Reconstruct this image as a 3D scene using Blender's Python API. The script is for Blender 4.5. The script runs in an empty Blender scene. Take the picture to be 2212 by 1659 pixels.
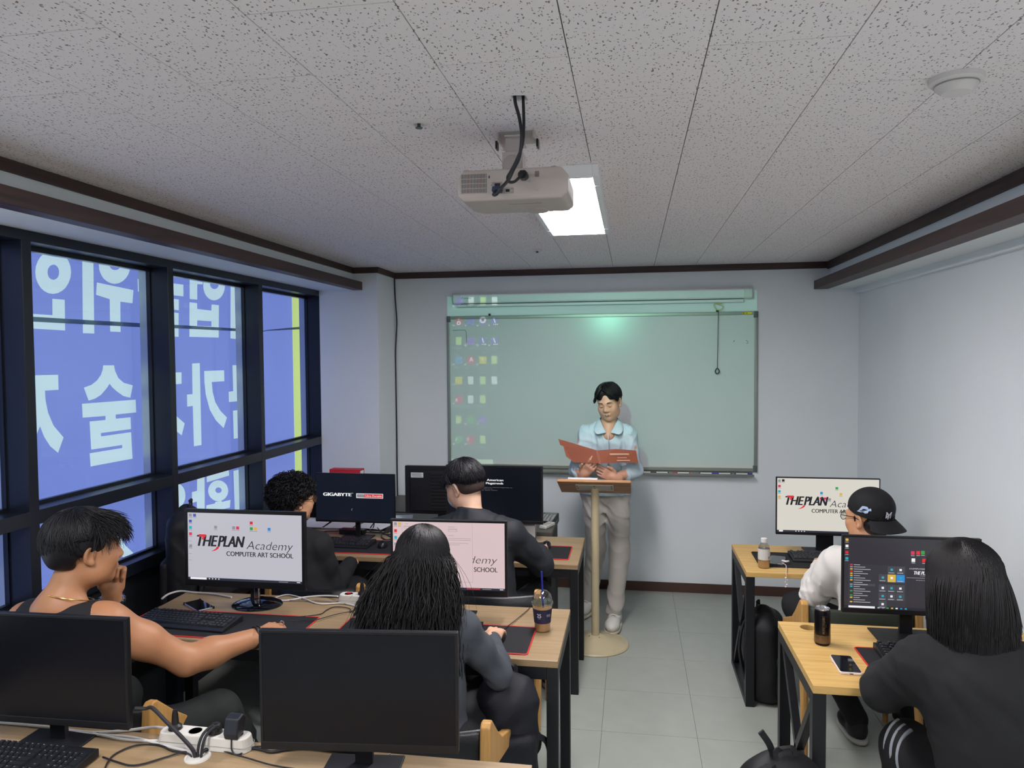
import bpy, bmesh, math, random
import numpy as np
from mathutils import Vector, Matrix, Euler

S = bpy.context.scene
COL = S.collection

# ------------------------------------------------------------------ camera
FPX, CXP, CYP, CAMH = 1585.0, 1106.0, 829.5, 1.88
_y = np.array([259, 61.5, 1585.0]); _y /= np.linalg.norm(_y)
_x = np.array([9706, 12.5, -1585.0]); _x -= _x.dot(_y) * _y; _x /= np.linalg.norm(_x)
_z = np.cross(_x, _y)
if _z[1] < 0: _z = -_z
CR = np.stack([_x, _y, _z])
cam_d = bpy.data.cameras.new('camera'); cam = bpy.data.objects.new('camera', cam_d); COL.objects.link(cam)
cam_d.sensor_width = 36.0; cam_d.lens = FPX / 2212.0 * 36.0; cam_d.clip_start = 0.05
_r, _u, _f = CR[:, 0], CR[:, 1], CR[:, 2]
cam.matrix_world = Matrix(((_r[0], _u[0], -_f[0], 0), (_r[1], _u[1], -_f[1], 0), (_r[2], _u[2], -_f[2], CAMH), (0, 0, 0, 1)))
S.camera = cam

def at(px, py, X=None, Y=None, Z=None):
    """room position of a point of the photograph that lies at a known X, Y or Z"""
    d = CR @ np.array([(px - CXP) / FPX, -(py - CYP) / FPX, 1.0])
    o = (0, 0, CAMH)
    for i, v in enumerate((X, Y, Z)):
        if v is not None:
            t = (v - o[i]) / d[i]
            return Vector((d[0] * t, d[1] * t, CAMH + d[2] * t))

# ------------------------------------------------------------------ sky, exposure
W = bpy.data.worlds.new('sky'); S.world = W; W.use_nodes = True
_bg = W.node_tree.nodes['Background']
_bg.inputs[0].default_value = (0.86, 0.93, 1.0, 1); _bg.inputs[1].default_value = 1.6
S.view_settings.view_transform = 'Standard'; S.view_settings.look = 'None'
S.view_settings.exposure = 0.0; S.view_settings.gamma = 1.0; S.view_settings.use_curve_mapping = False

try: S.cycles.use_adaptive_sampling = True; S.cycles.adaptive_threshold = 0.03; S.cycles.diffuse_bounces = 4; S.cycles.max_bounces = 7; S.cycles.glossy_bounces = 3; S.cycles.transmission_bounces = 4
except Exception: pass

# ------------------------------------------------------------------ materials
def lin(c):
    if isinstance(c, str):
        c = tuple(int(c[i:i + 2], 16) / 255 for i in (0, 2, 4))
    return tuple(((v + 0.055) / 1.055) ** 2.4 if v > 0.04045 else v / 12.92 for v in c)

MATS = {}
def mat(name, col, rough=0.5, metal=0.0, noise=0.0, nscale=20.0, bump=0.0, bscale=60.0, emit=None, estr=1.0,
        stretch=(1, 1, 1), spec=None, trans=0.0, ior=1.45, coat=0.0, alpha=1.0, sheen=0.0):
    if name in MATS: return MATS[name]
    m = bpy.data.materials.new(name); m.use_nodes = True
    nt = m.node_tree; b = nt.nodes['Principled BSDF']
    c = lin(col) if not (isinstance(col, tuple) and len(col) == 4) else col[:3]
    b.inputs['Base Color'].default_value = (*c, 1)
    b.inputs['Roughness'].default_value = rough; b.inputs['Metallic'].default_value = metal
    b.inputs['IOR'].default_value = ior
    if spec is not None: b.inputs['Specular IOR Level'].default_value = spec
    if trans: b.inputs['Transmission Weight'].default_value = trans
    if coat: b.inputs['Coat Weight'].default_value = coat; b.inputs['Coat Roughness'].default_value = 0.08
    if sheen: b.inputs['Sheen Weight'].default_value = sheen
    if alpha < 1: b.inputs['Alpha'].default_value = alpha
    if emit is not None:
        b.inputs['Emission Color'].default_value = (*lin(emit), 1); b.inputs['Emission Strength'].default_value = estr
    tc = nt.nodes.new('ShaderNodeTexCoord'); mp = nt.nodes.new('ShaderNodeMapping')
    mp.inputs['Scale'].default_value = stretch
    nt.links.new(tc.outputs['Object'], mp.inputs[0])
    n = nt.nodes.new('ShaderNodeTexNoise'); n.inputs['Scale'].default_value = nscale; n.inputs['Detail'].default_value = 3
    nt.links.new(mp.outputs[0], n.inputs['Vector'])
    mx = nt.nodes.new('ShaderNodeMix'); mx.data_type = 'RGBA'
    a = max(noise, 0.03)
    mx.inputs[6].default_value = (*[v * (1 - a) for v in c], 1); mx.inputs[7].default_value = (*[min(1, v * (1 + a)) for v in c], 1)
    nt.links.new(n.outputs['Fac'], mx.inputs[0]); nt.links.new(mx.outputs[2], b.inputs['Base Color'])
    if bump:
        n2 = nt.nodes.new('ShaderNodeTexNoise'); n2.inputs['Scale'].default_value = bscale; n2.inputs['Detail'].default_value = 4
        nt.links.new(mp.outputs[0], n2.inputs['Vector'])
        bp = nt.nodes.new('ShaderNodeBump'); bp.inputs['Strength'].default_value = bump; bp.inputs['Distance'].default_value = 0.01
        nt.links.new(n2.outputs['Fac'], bp.inputs['Height']); nt.links.new(bp.outputs[0], b.inputs['Normal'])
    MATS[name] = m
    return m

def emat(name, col, strength=1.0):
    """a lit screen or lamp surface"""
    if name in MATS: return MATS[name]
    m = bpy.data.materials.new(name); m.use_nodes = True; nt = m.node_tree
    for n in list(nt.nodes): nt.nodes.remove(n)
    o = nt.nodes.new('ShaderNodeOutputMaterial'); e = nt.nodes.new('ShaderNodeEmission')
    e.inputs[0].default_value = (*lin(col), 1); e.inputs[1].default_value = strength
    g = nt.nodes.new('ShaderNodeBsdfGlossy'); g.inputs[0].default_value = (0.03, 0.03, 0.03, 1); g.inputs['Roughness'].default_value = 0.25
    ad = nt.nodes.new('ShaderNodeAddShader')
    nt.links.new(e.outputs[0], ad.inputs[0]); nt.links.new(g.outputs[0], ad.inputs[1]); nt.links.new(ad.outputs[0], o.inputs[0])
    if strength < 5: m.cycles.emission_sampling = 'NONE'     # dim panels: found by the paths themselves
    MATS[name] = m
    return m

def wood(name, base, dark, scale=6.0, axis=0, rough=0.45):
    m = bpy.data.materials.new(name); m.use_nodes = True; nt = m.node_tree; b = nt.nodes['Principled BSDF']
    tc = nt.nodes.new('ShaderNodeTexCoord'); mp = nt.nodes.new('ShaderNodeMapping')
    sc = [scale * 6] * 3; sc[axis] = scale * 0.35
    mp.inputs['Scale'].default_value = sc
    nt.links.new(tc.outputs['Object'], mp.inputs[0])
    n = nt.nodes.new('ShaderNodeTexNoise'); n.inputs['Scale'].default_value = 1.6; n.inputs['Detail'].default_value = 6; n.inputs['Distortion'].default_value = 0.6
    nt.links.new(mp.outputs[0], n.inputs['Vector'])
    r = nt.nodes.new('ShaderNodeValToRGB')
    r.color_ramp.elements[0].position = 0.32; r.color_ramp.elements[0].color = (*lin(dark), 1)
    r.color_ramp.elements[1].position = 0.62; r.color_ramp.elements[1].color = (*lin(base), 1)
    nt.links.new(n.outputs['Fac'], r.inputs[0]); nt.links.new(r.outputs[0], b.inputs['Base Color'])
    bp = nt.nodes.new('ShaderNodeBump'); bp.inputs['Strength'].default_value = 0.05; bp.inputs['Distance'].default_value = 0.002
    nt.links.new(n.outputs['Fac'], bp.inputs['Height']); nt.links.new(bp.outputs[0], b.inputs['Normal'])
    b.inputs['Roughness'].default_value = rough
    MATS[name] = m
    return m

# ------------------------------------------------------------------ mesh builder
class MB:
    def __init__(s): s.v = []; s.f = []; s.m = []; s.mats = []
    def mi(s, m):
        if m is None: return 0
        if m not in s.mats: s.mats.append(m)
        return s.mats.index(m)
    def add(s, vs, fs, m=None):
        o = len(s.v); k = s.mi(m)
        s.v += [tuple(v) for v in vs]; s.f += [tuple(o + i for i in f) for f in fs]; s.m += [k] * len(fs)
        return s
    def box(s, x0, x1, y0, y1, z0, z1, m=None, M=None):
        vs = [Vector((x, y, z)) for z in (z0, z1) for y in (y0, y1) for x in (x0, x1)]
        if M is not None: vs = [M @ v for v in vs]
        return s.add(vs, [(0, 2, 3, 1), (4, 5, 7, 6), (0, 1, 5, 4), (2, 6, 7, 3), (0, 4, 6, 2), (1, 3, 7, 5)], m)
    def bar(s, a, b, w, d, up=(0, 0, 1), m=None):
        a = Vector(a); b = Vector(b); z = (b - a); L = z.length; z.normalize()
        u = Vector(up)
        if abs(u.dot(z)) > .99: u = Vector((1, 0, 0))
        x = u.cross(z).normalized(); y = z.cross(x)
        vs = [a + z * (L * k) + x * (i * w / 2) + y * (j * d / 2) for k in (0, 1) for j in (-1, 1) for i in (-1, 1)]
        return s.add(vs, [(0, 2, 3, 1), (4, 5, 7, 6), (0, 1, 5, 4), (2, 6, 7, 3), (0, 4, 6, 2), (1, 3, 7, 5)], m)
    def tube(s, pts, r, n=8, m=None, cap=True, closed=False):
        P = [Vector(p) for p in pts]; R = r if isinstance(r, (list, tuple)) else [r] * len(P)
        vs = []; nrm = None
        for i, p in enumerate(P):
            if closed: t = P[(i + 1) % len(P)] - P[i - 1]
            else: t = P[min(i + 1, len(P) - 1)] - P[max(i - 1, 0)]
            if t.length < 1e-9: t = Vector((0, 0, 1))
            t.normalize()
            if nrm is None:
                nrm = Vector((0, 0, 1)) if abs(t.z) < .9 else Vector((1, 0, 0))
            nrm = (nrm - t * nrm.dot(t))
            if nrm.length < 1e-6: nrm = t.orthogonal()
            nrm.normalize(); bn = t.cross(nrm)
            for k in range(n):
                a = 2 * math.pi * k / n
                vs.append(p + (nrm * math.cos(a) + bn * math.sin(a)) * R[i])
        fs = []
        K = len(P)
        for i in range(K if closed else K - 1):
            j = (i + 1) % K
            for k in range(n):
                fs.append((i * n + k, i * n + (k + 1) % n, j * n + (k + 1) % n, j * n + k))
        if cap and not closed:
            fs.append(tuple(reversed(range(n)))); fs.append(tuple((K - 1) * n + k for k in range(n)))
        return s.add(vs, fs, m)
    def lathe(s, prof, n=24, m=None, c=(0, 0, 0), M=None):
        vs = []
        for r, z in prof:
            for k in range(n):
                a = 2 * math.pi * k / n
                v = Vector((r * math.cos(a), r * math.sin(a), z))
                if M is not None: v = M @ v
                vs.append(v + Vector(c))
        fs = [(i * n + k, i * n + (k + 1) % n, (i + 1) * n + (k + 1) % n, (i + 1) * n + k) for i in range(len(prof) - 1) for k in range(n)]
        if prof[0][0] > 1e-6: fs.append(tuple(reversed(range(n))))
        if prof[-1][0] > 1e-6: fs.append(tuple((len(prof) - 1) * n + k for k in range(n)))
        return s.add(vs, fs, m)
    def prism(s, poly, t0, t1, f, m=None):
        """poly: 2-D points, f(u, v, t) -> 3-D"""
        n = len(poly)
        vs = [f(u, v, t0) for u, v in poly] + [f(u, v, t1) for u, v in poly]
        fs = [tuple(range(n)), tuple(reversed(range(n, 2 * n)))] + [(i, i + n, (i + 1) % n + n, (i + 1) % n) for i in range(n)]
        return s.add(vs, fs, m)
    def build(s, name, m=None, parent=None, smooth=False, bevel=0.0, seg=2, sharp=35, loc=None):
        me = bpy.data.meshes.new(name); me.from_pydata([tuple(v) for v in s.v], [], s.f)
        if s.mats:
            for x in s.mats: me.materials.append(x)
            me.polygons.foreach_set('material_index', s.m)
        elif m is not None: me.materials.append(m)
        bm = bmesh.new(); bm.from_mesh(me); bmesh.ops.recalc_face_normals(bm, faces=bm.faces); bm.to_mesh(me); bm.free()
        if smooth:
            me.polygons.foreach_set('use_smooth', [True] * len(me.polygons))
            try: me.set_sharp_from_angle(angle=math.radians(sharp))
            except Exception: pass
        me.update()
        o = bpy.data.objects.new(name, me); COL.objects.link(o)
        if parent is not None: o.parent = parent
        if loc is not None: o.location = loc
        if bevel:
            b = o.modifiers.new('bevel', 'BEVEL'); b.width = bevel; b.segments = seg; b.limit_method = 'ANGLE'; b.angle_limit = math.radians(40)
        return o

def root(name, label, cat, loc=(0, 0, 0), rz=0.0, group=None):
    o = bpy.data.objects.new(name, None); COL.objects.link(o); o.empty_display_size = 0.1
    o.location = loc; o.rotation_euler = (0, 0, rz); o['label'] = label; o['category'] = cat
    if group: o['group'] = group
    return o
def tag(o, label, cat, group=None):
    o['label'] = label; o['category'] = cat
    if group: o['group'] = group
    return o
def struct(o): o['kind'] = 'structure'; return o

def part(name, m, parent, fn, **k):
    b = MB(); fn(b); return b.build(name, m, parent, **k)

def spline(pts, n=8):
    """Catmull-Rom through points"""
    P = [Vector(p) for p in pts]; out = []
    P = [P[0] * 2 - P[1]] + P + [P[-1] * 2 - P[-2]]
    for i in range(1, len(P) - 2):
        for k in range(n):
            t = k / n; a, b, c, d = P[i - 1], P[i], P[i + 1], P[i + 2]
            out.append(0.5 * ((2 * b) + (c - a) * t + (2 * a - 5 * b + 4 * c - d) * t * t + (3 * b - a - 3 * c + d) * t ** 3))
    out.append(P[-2]); return out

# ------------------------------------------------------------------ lettering
_TC = {}
def text2d(s, size=1.0, shear=0.0, bold=0.0, spacing=1.0, align='LEFT', xs=1.0):
    key = (s, shear, bold, spacing)
    if key not in _TC:
        c = bpy.data.curves.new('lettering', 'FONT'); c.body = s; c.size = 1.0; c.shear = shear; c.offset = bold
        c.space_character = spacing; c.resolution_u = 4; c.fill_mode = 'FRONT'
        o = bpy.data.objects.new('lettering', c); COL.objects.link(o)
        dg = bpy.context.evaluated_depsgraph_get()
        me = bpy.data.meshes.new_from_object(o.evaluated_get(dg))
        V = [(v.co.x, v.co.y) for v in me.vertices]; F = [tuple(p.vertices) for p in me.polygons]
        bpy.data.objects.remove(o); bpy.data.curves.remove(c); bpy.data.meshes.remove(me)
        _TC[key] = (V, F)
    V, F = _TC[key]
    if not V: return [], []
    x0 = min(v[0] for v in V); x1 = max(v[0] for v in V)
    off = {'LEFT': x0, 'CENTER': (x0 + x1) / 2, 'RIGHT': x1}[align]
    return [((x - off) * size * xs, y * size) for x, y in V], F
def fit_text(s, x0, x1, y0, h, **k):
    """letters between x0 and x1 with cap height h standing on y0"""
    V, F = text2d(s, 1.0, **k)
    a = min(v[0] for v in V); b = max(v[0] for v in V); cap = 0.729
    return [(x0 + (x - a) / (b - a) * (x1 - x0), y0 + y / cap * h) for x, y in V], F
# ------------------------------------------------------------------ blended-volume modelling (bodies, clothes, bags)
V3 = lambda *a: np.array(a, dtype=np.float64)
class Field:
    def __init__(s): s.p = []; s.post = []
    def _add(s, fn, lo, hi, k, op): s.p.append((fn, np.minimum(lo, hi), np.maximum(lo, hi), k, op)); return s
    def rc(s, a, b, ra, rb, k=.03, op='u'):
        a = np.array(a, float); b = np.array(b, float); ba = b - a; L2 = max(ba.dot(ba), 1e-9)
        def fn(P):
            t = np.clip(((P - a) @ ba) / L2, 0, 1)
            return np.linalg.norm(P - a - t[..., None] * ba, axis=-1) - (ra + (rb - ra) * t)
        r = max(ra, rb); return s._add(fn, np.minimum(a, b) - r, np.maximum(a, b) + r, k, op)
    def chain(s, pts, rs, k=.03):
        for i in range(len(pts) - 1): s.rc(pts[i], pts[i + 1], rs[i], rs[i + 1], k)
        return s
    def el(s, c, r, R=None, k=.03, op='u'):
        c = np.array(c, float); r = np.array(r, float); R = np.eye(3) if R is None else np.array(R)
        def fn(P):
            q = (P - c) @ R; k0 = np.linalg.norm(q / r, axis=-1); k1 = np.linalg.norm(q / (r * r), axis=-1)
            return k0 * (k0 - 1) / np.maximum(k1, 1e-6)
        e = np.abs(R) @ r; return s._add(fn, c - e, c + e, k, op)
    def bx(s, c, h, R=None, rd=.01, k=.02, op='u'):
        c = np.array(c, float); h = np.array(h, float); R = np.eye(3) if R is None else np.array(R)
        def fn(P):
            q = np.abs((P - c) @ R) - (h - rd)
            return np.linalg.norm(np.maximum(q, 0), axis=-1) + np.minimum(q.max(-1), 0) - rd
        e = np.abs(R) @ h; return s._add(fn, c - e, c + e, k, op)
    def plane(s, p, n, k=.004):
        """keep the side the normal points away from"""
        p = np.array(p, float); n = np.array(n, float); n /= np.linalg.norm(n); s.post.append((p, n, k)); return s
    def mesh(s, h, disp=None, box=None):
        lo = np.min([q[1] for q in s.p if q[4] == 'u'], axis=0) - 3 * h; hi = np.max([q[2] for q in s.p if q[4] == 'u'], axis=0) + 3 * h
        if box is not None: lo = np.maximum(lo, np.array(box[0]) - h); hi = np.minimum(hi, np.array(box[1]) + h)
        n = np.maximum(np.ceil((hi - lo) / h).astype(int) + 1, 4)
        ax = [lo[i] + h * np.arange(n[i]) for i in range(3)]
        D = np.full(n, 1.0)
        for fn, a, b, k, op in s.p:
            mg = k * 1.2 + 4 * h
            i0 = np.clip(np.floor((a - mg - lo) / h).astype(int), 0, n); i1 = np.clip(np.ceil((b + mg - lo) / h).astype(int) + 1, 0, n)
            if (i1 <= i0).any(): continue
            sl = tuple(slice(i0[j], i1[j]) for j in range(3))
            P = np.stack(np.meshgrid(*[ax[j][sl[j]] for j in range(3)], indexing='ij'), -1)
            d = fn(P); e = D[sl]
            if op == 'u':
                t = np.maximum(k - np.abs(e - d), 0) / k; D[sl] = np.minimum(e, d) - t * t * k * .25
            else:
                t = np.maximum(k - np.abs(-e - d), 0) / k; D[sl] = -(np.minimum(-e, d) - t * t * k * .25)
        if s.post or disp is not None:
            P = np.stack(np.meshgrid(*ax, indexing='ij'), -1)
            if disp is not None:
                m = np.abs(D) < .06; D[m] += disp(P[m])
            for p, nn, k in s.post:
                d = (P - p) @ nn; t = np.maximum(k - np.abs(D - d), 0) / k; D = np.maximum(D, d) + t * t * k * .25
        if box is None:
            pass
        return surface_nets(D, lo, h)

def surface_nets(D, lo, h):
    n = np.array(D.shape); ins = D < 0
    c = np.zeros(n - 1, int)
    corners = [(i, j, k) for i in (0, 1) for j in (0, 1) for k in (0, 1)]
    for i, j, k in corners: c += ins[i:n[0] - 1 + i, j:n[1] - 1 + j, k:n[2] - 1 + k]
    act = np.argwhere((c > 0) & (c < 8))
    if len(act) == 0: return np.zeros((0, 3)), []
    idx = np.full(n - 1, -1, int); idx[tuple(act.T)] = np.arange(len(act))
    acc = np.zeros((len(act), 3)); cnt = np.zeros(len(act))
    for a in corners:
        for ax in range(3):
            if a[ax]: continue
            b = list(a); b[ax] = 1
            da = D[tuple((act + a).T)]; db = D[tuple((act + b).T)]
            m = (da < 0) != (db < 0)
            t = np.where(m, da / np.where(m, da - db, 1), 0)
            p = np.tile(np.array(a, float), (len(act), 1)); p[:, ax] = t
            acc[m] += p[m]; cnt[m] += 1
    V = lo + h * (act + acc / cnt[:, None])
    F = []
    for ax in range(3):
        u, v = (ax + 1) % 3, (ax + 2) % 3
        sl0 = [slice(None)] * 3; sl1 = [slice(None)] * 3; sl0[ax] = slice(0, n[ax] - 1); sl1[ax] = slice(1, n[ax])
        s0, s1 = ins[tuple(sl0)], ins[tuple(sl1)]
        e = np.argwhere(s0 != s1)
        e = e[(e[:, u] > 0) & (e[:, v] > 0) & (e[:, u] < n[u] - 1) & (e[:, v] < n[v] - 1)]
        fl = s0[tuple(e.T)]
        du = np.zeros(3, int); dv = np.zeros(3, int); du[u] = 1; dv[v] = 1
        q = [idx[tuple((e - du * i - dv * j).T)] for i, j in ((1, 1), (0, 1), (0, 0), (1, 0))]
        Q = np.stack(q, 1); Q[~fl] = Q[~fl][:, ::-1]
        F.append(Q)
    F = np.concatenate(F); F = F[(F >= 0).all(1)]
    return V, F

def np_obj(name, parts, m, parent=None, origin=(0, 0, 0), smooth=True):
    """parts: list of (verts, quads) joined into one mesh object"""
    VS, FS, o = [], [], 0
    for V, F in parts:
        if len(V) == 0: continue
        VS.append(np.asarray(V) - np.array(origin)); FS.append(np.asarray(F) + o); o += len(V)
    V = np.concatenate(VS); F = np.concatenate(FS)
    me = bpy.data.meshes.new(name)
    me.vertices.add(len(V)); me.vertices.foreach_set('co', V.astype(np.float32).ravel())
    k = F.shape[1]
    me.loops.add(F.size); me.loops.foreach_set('vertex_index', F.astype(np.int32).ravel())
    me.polygons.add(len(F)); me.polygons.foreach_set('loop_start', np.arange(0, F.size, k, dtype=np.int32))
    me.polygons.foreach_set('loop_total', np.full(len(F), k, dtype=np.int32))
    if smooth: me.polygons.foreach_set('use_smooth', np.ones(len(F), dtype=bool))
    me.update(calc_edges=True); me.validate()
    if m is not None: me.materials.append(m)
    ob = bpy.data.objects.new(name, me); COL.objects.link(ob)
    if parent is not None: ob.parent = parent
    return ob

def folds(amp, f=1.0, seed=0.0, warp=1.0):
    """creases: sharp ridges bent along a slowly turning direction, plus soft swells"""
    def d(P):
        x, y, z = P[..., 0] * f + seed, P[..., 1] * f + seed * .7, P[..., 2] * f - seed * .3
        u = 26 * z + 14 * x + 2.2 * warp * np.sin(9 * x + 6 * y + 4 * z) + 1.3 * np.sin(17 * y - 11 * z)
        v = 30 * x - 22 * y + 12 * z + 2.0 * warp * np.sin(11 * z - 7 * y) + 1.2 * np.sin(19 * x)
        m = .5 + .5 * np.sin(7 * x + 5 * z + 2 * np.sin(6 * y)); n = .5 + .5 * np.sin(6 * y - 8 * z + 1.7)
        a = (np.abs(np.sin(u)) ** .7 - .6) * m + (np.abs(np.sin(v)) ** .7 - .6) * n
        return amp * (a + .35 * np.sin(.5 * u + v))
    return d

def ribbons(strands, w0, w1, sides=3):
    """strands: array (n, segs, 3) -> tapered thin tubes"""
    S_ = np.asarray(strands); n, m, _ = S_.shape
    T = np.gradient(S_, axis=1); T /= np.linalg.norm(T, axis=-1, keepdims=True) + 1e-9
    ref = np.zeros_like(T); ref[..., 0] = .3; ref[..., 1] = .9; ref[..., 2] = .2
    A = np.cross(T, ref); A /= np.linalg.norm(A, axis=-1, keepdims=True) + 1e-9; B = np.cross(T, A)
    w = (w0 + (w1 - w0) * np.linspace(0, 1, m) ** 1.5)[None, :, None]
    V = np.stack([S_ + w * (A * math.cos(2 * math.pi * k / sides) + B * math.sin(2 * math.pi * k / sides)) for k in range(sides)], 2)
    base = np.arange(n * m * sides).reshape(n, m, sides)
    F = [np.stack([base[:, :-1, k], base[:, :-1, (k + 1) % sides], base[:, 1:, (k + 1) % sides], base[:, 1:, k]], -1).reshape(-1, 4) for k in range(sides)]
    return V.reshape(-1, 3), np.concatenate(F)
# ================================================================== THE ROOM
XL, XR, YB, YF, ZC = -2.54, 1.69, 5.90, -2.6, 2.58     # window plane, right wall, back wall, wall behind, ceiling
wall_m = mat('painted wall', 'e1e8ea', 0.75, noise=0.03, nscale=3, bump=0.04, bscale=180)
dark_trim = wood('dark stained trim', '4a3532', '352523', 4, 1, 0.5)
dark_trim_x = wood('dark stained trim across', '4a3532', '352523', 4, 0, 0.5)
black_steel = mat('black painted steel', '161b24', 0.32, noise=0.15, nscale=8, bump=0.02, bscale=40)

# floor with separate vinyl tiles
def floor_tile_mat():
    m = mat('grey vinyl tile', '9ca29a', 0.42, noise=0.10, nscale=9, bump=0.03, bscale=90)
    nt = m.node_tree; oi = nt.nodes.new('ShaderNodeObjectInfo'); mp = [n for n in nt.nodes if n.type == 'MAPPING'][0]
    cb = nt.nodes.new('ShaderNodeVectorMath'); cb.operation = 'SCALE'; cb.inputs[0].default_value = (7, 5, 3)
    nt.links.new(oi.outputs['Random'], cb.inputs['Scale']); nt.links.new(cb.outputs[0], mp.inputs['Location'])
    return m
floor = struct(part('floor', mat('floor joint', '4c4e50', 0.8), None, lambda b: b.box(XL - .1, XR + .1, YF - .1, YB + .1, -.10, -.004)))
ft = floor_tile_mat(); TS = 0.467
def slab(name, w, d, z0, z1, m, bev):
    b = MB(); b.box(-w / 2, w / 2, -d / 2, d / 2, z0, z1); o = b.build(name, m); 
    return o
_tile_mesh = {}
def tile(name, parent, x0, x1, y0, y1, z0, z1, m, gap):
    w, d = round(x1 - x0 - gap, 4), round(y1 - y0 - gap, 4)
    if w < .01 or d < .01: return None
    k = (name, w, d)
    if k not in _tile_mesh:
        b = MB(); c = 0.0012
        vs = [(sx * (w / 2 - i), sy * (d / 2 - i), z) for z, i in ((z0, 0 if z0 > 1 else 0), (z1, 0)) for sx, sy in ((-1, -1), (1, -1), (1, 1), (-1, 1))]
        b.add(vs, [(3, 2, 1, 0), (4, 5, 6, 7), (0, 1, 5, 4), (1, 2, 6, 5), (2, 3, 7, 6), (3, 0, 4, 7)])
        me = bpy.data.meshes.new(name); me.from_pydata(b.v, [], b.f); me.materials.append(m); _tile_mesh[k] = me
    o = bpy.data.objects.new(name, _tile_mesh[k]); COL.objects.link(o); o.parent = parent
    o.location = ((x0 + x1) / 2, (y0 + y1) / 2, 0)
    return o
nx0 = math.floor((XL - 0.315) / TS) ; ny0 = math.floor((YF - 4.10) / TS)
for i in range(nx0, 5):
    for j in range(ny0, 5):
        x0, x1 = max(XL, 0.315 + i * TS), min(XR, 0.315 + (i + 1) * TS)
        y0, y1 = max(YF, 4.10 + j * TS), min(YB, 4.10 + (j + 1) * TS)
        if x1 - x0 > .02 and y1 - y0 > .02: tile('floor_tile', floor, x0, x1, y0, y1, -.004, 0.0, ft, 0.0016)

# ceiling of fissured tiles laid half-bond
def ceil_mat():
    m = bpy.data.materials.new('fissured ceiling tile'); m.use_nodes = True; nt = m.node_tree; b = nt.nodes['Principled BSDF']
    b.inputs['Roughness'].default_value = 0.9
    N = nt.nodes.new; L = nt.links.new
    tc = N('ShaderNodeTexCoord'); oi = N('ShaderNodeObjectInfo')
    of = N('ShaderNodeVectorMath'); of.operation = 'SCALE'; of.inputs[0].default_value = (3.1, 7.7, 0); L(oi.outputs['Random'], of.inputs['Scale'])
    ad = N('ShaderNodeVectorMath'); ad.operation = 'ADD'; L(tc.outputs['Object'], ad.inputs[0]); L(of.outputs[0], ad.inputs[1])
    nz = N('ShaderNodeTexNoise'); nz.inputs['Scale'].default_value = 45; nz.inputs['Detail'].default_value = 2; L(ad.outputs[0], nz.inputs['Vector'])
    ds = N('ShaderNodeVectorMath'); ds.operation = 'MULTIPLY_ADD'; ds.inputs[1].default_value = (0.016, 0.016, 0.0)
    L(nz.outputs['Color'], ds.inputs[0]); L(ad.outputs[0], ds.inputs[2])
    def layer(scale, rot, thr, rnd):
        mp = N('ShaderNodeMapping'); mp.inputs['Scale'].default_value = scale; mp.inputs['Rotation'].default_value = (0, 0, rot)
        L(ds.outputs[0], mp.inputs[0])
        v = N('ShaderNodeTexVoronoi'); v.voronoi_dimensions = '2D'; v.inputs['Scale'].default_value = 1.0; v.inputs['Randomness'].default_value = rnd
        L(mp.outputs[0], v.inputs['Vector'])
        sp = N('ShaderNodeSeparateColor'); L(v.outputs['Color'], sp.inputs[0])
        # every pit has its own size
        t = N('ShaderNodeMath'); t.operation = 'MULTIPLY'; t.inputs[1].default_value = thr; L(sp.outputs[0], t.inputs[0])
        c = N('ShaderNodeMath'); c.operation = 'LESS_THAN'; L(v.outputs['Distance'], c.inputs[0]); L(t.outputs[0], c.inputs[1])
        return c
    a = layer((60, 60, 1), 0.0, 0.17, 1.0); c = layer((66, 20, 1), 0.45, 0.115, 1.0); d = layer((62, 24, 1), -0.35, 0.10, 1.0)
    m1 = N('ShaderNodeMath'); m1.operation = 'MAXIMUM'; L(a.outputs[0], m1.inputs[0]); L(c.outputs[0], m1.inputs[1])
    m2 = N('ShaderNodeMath'); m2.operation = 'MAXIMUM'; L(m1.outputs[0], m2.inputs[0]); L(d.outputs[0], m2.inputs[1])
    mx = N('ShaderNodeMix'); mx.data_type = 'RGBA'; mx.inputs[6].default_value = (*lin('eae4e5'), 1); mx.inputs[7].default_value = (*lin('807c79'), 1)  # darker grey in the pits: their shade is painted into the colour
    L(m2.outputs[0], mx.inputs[0]); L(mx.outputs[2], b.inputs['Base Color'])
    bp = N('ShaderNodeBump'); bp.inputs['Strength'].default_value = 0.5; bp.inputs['Distance'].default_value = 0.003; bp.invert = True
    L(m2.outputs[0], bp.inputs['Height']); L(bp.outputs[0], b.inputs['Normal'])
    return m
cm = ceil_mat()
ceiling = struct(part('ceiling', mat('ceiling void', '4a4644', 0.9), None, lambda b: b.box(XL - .2, XR + .2, YF - .1, YB + .1, ZC + .012, ZC + .12)))
CW, CL = 0.3165, 0.628
HX0, HX1, HY0, HY1 = -0.322, -0.283, 1.972, 2.020          # ragged hole for the projector cables
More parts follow.
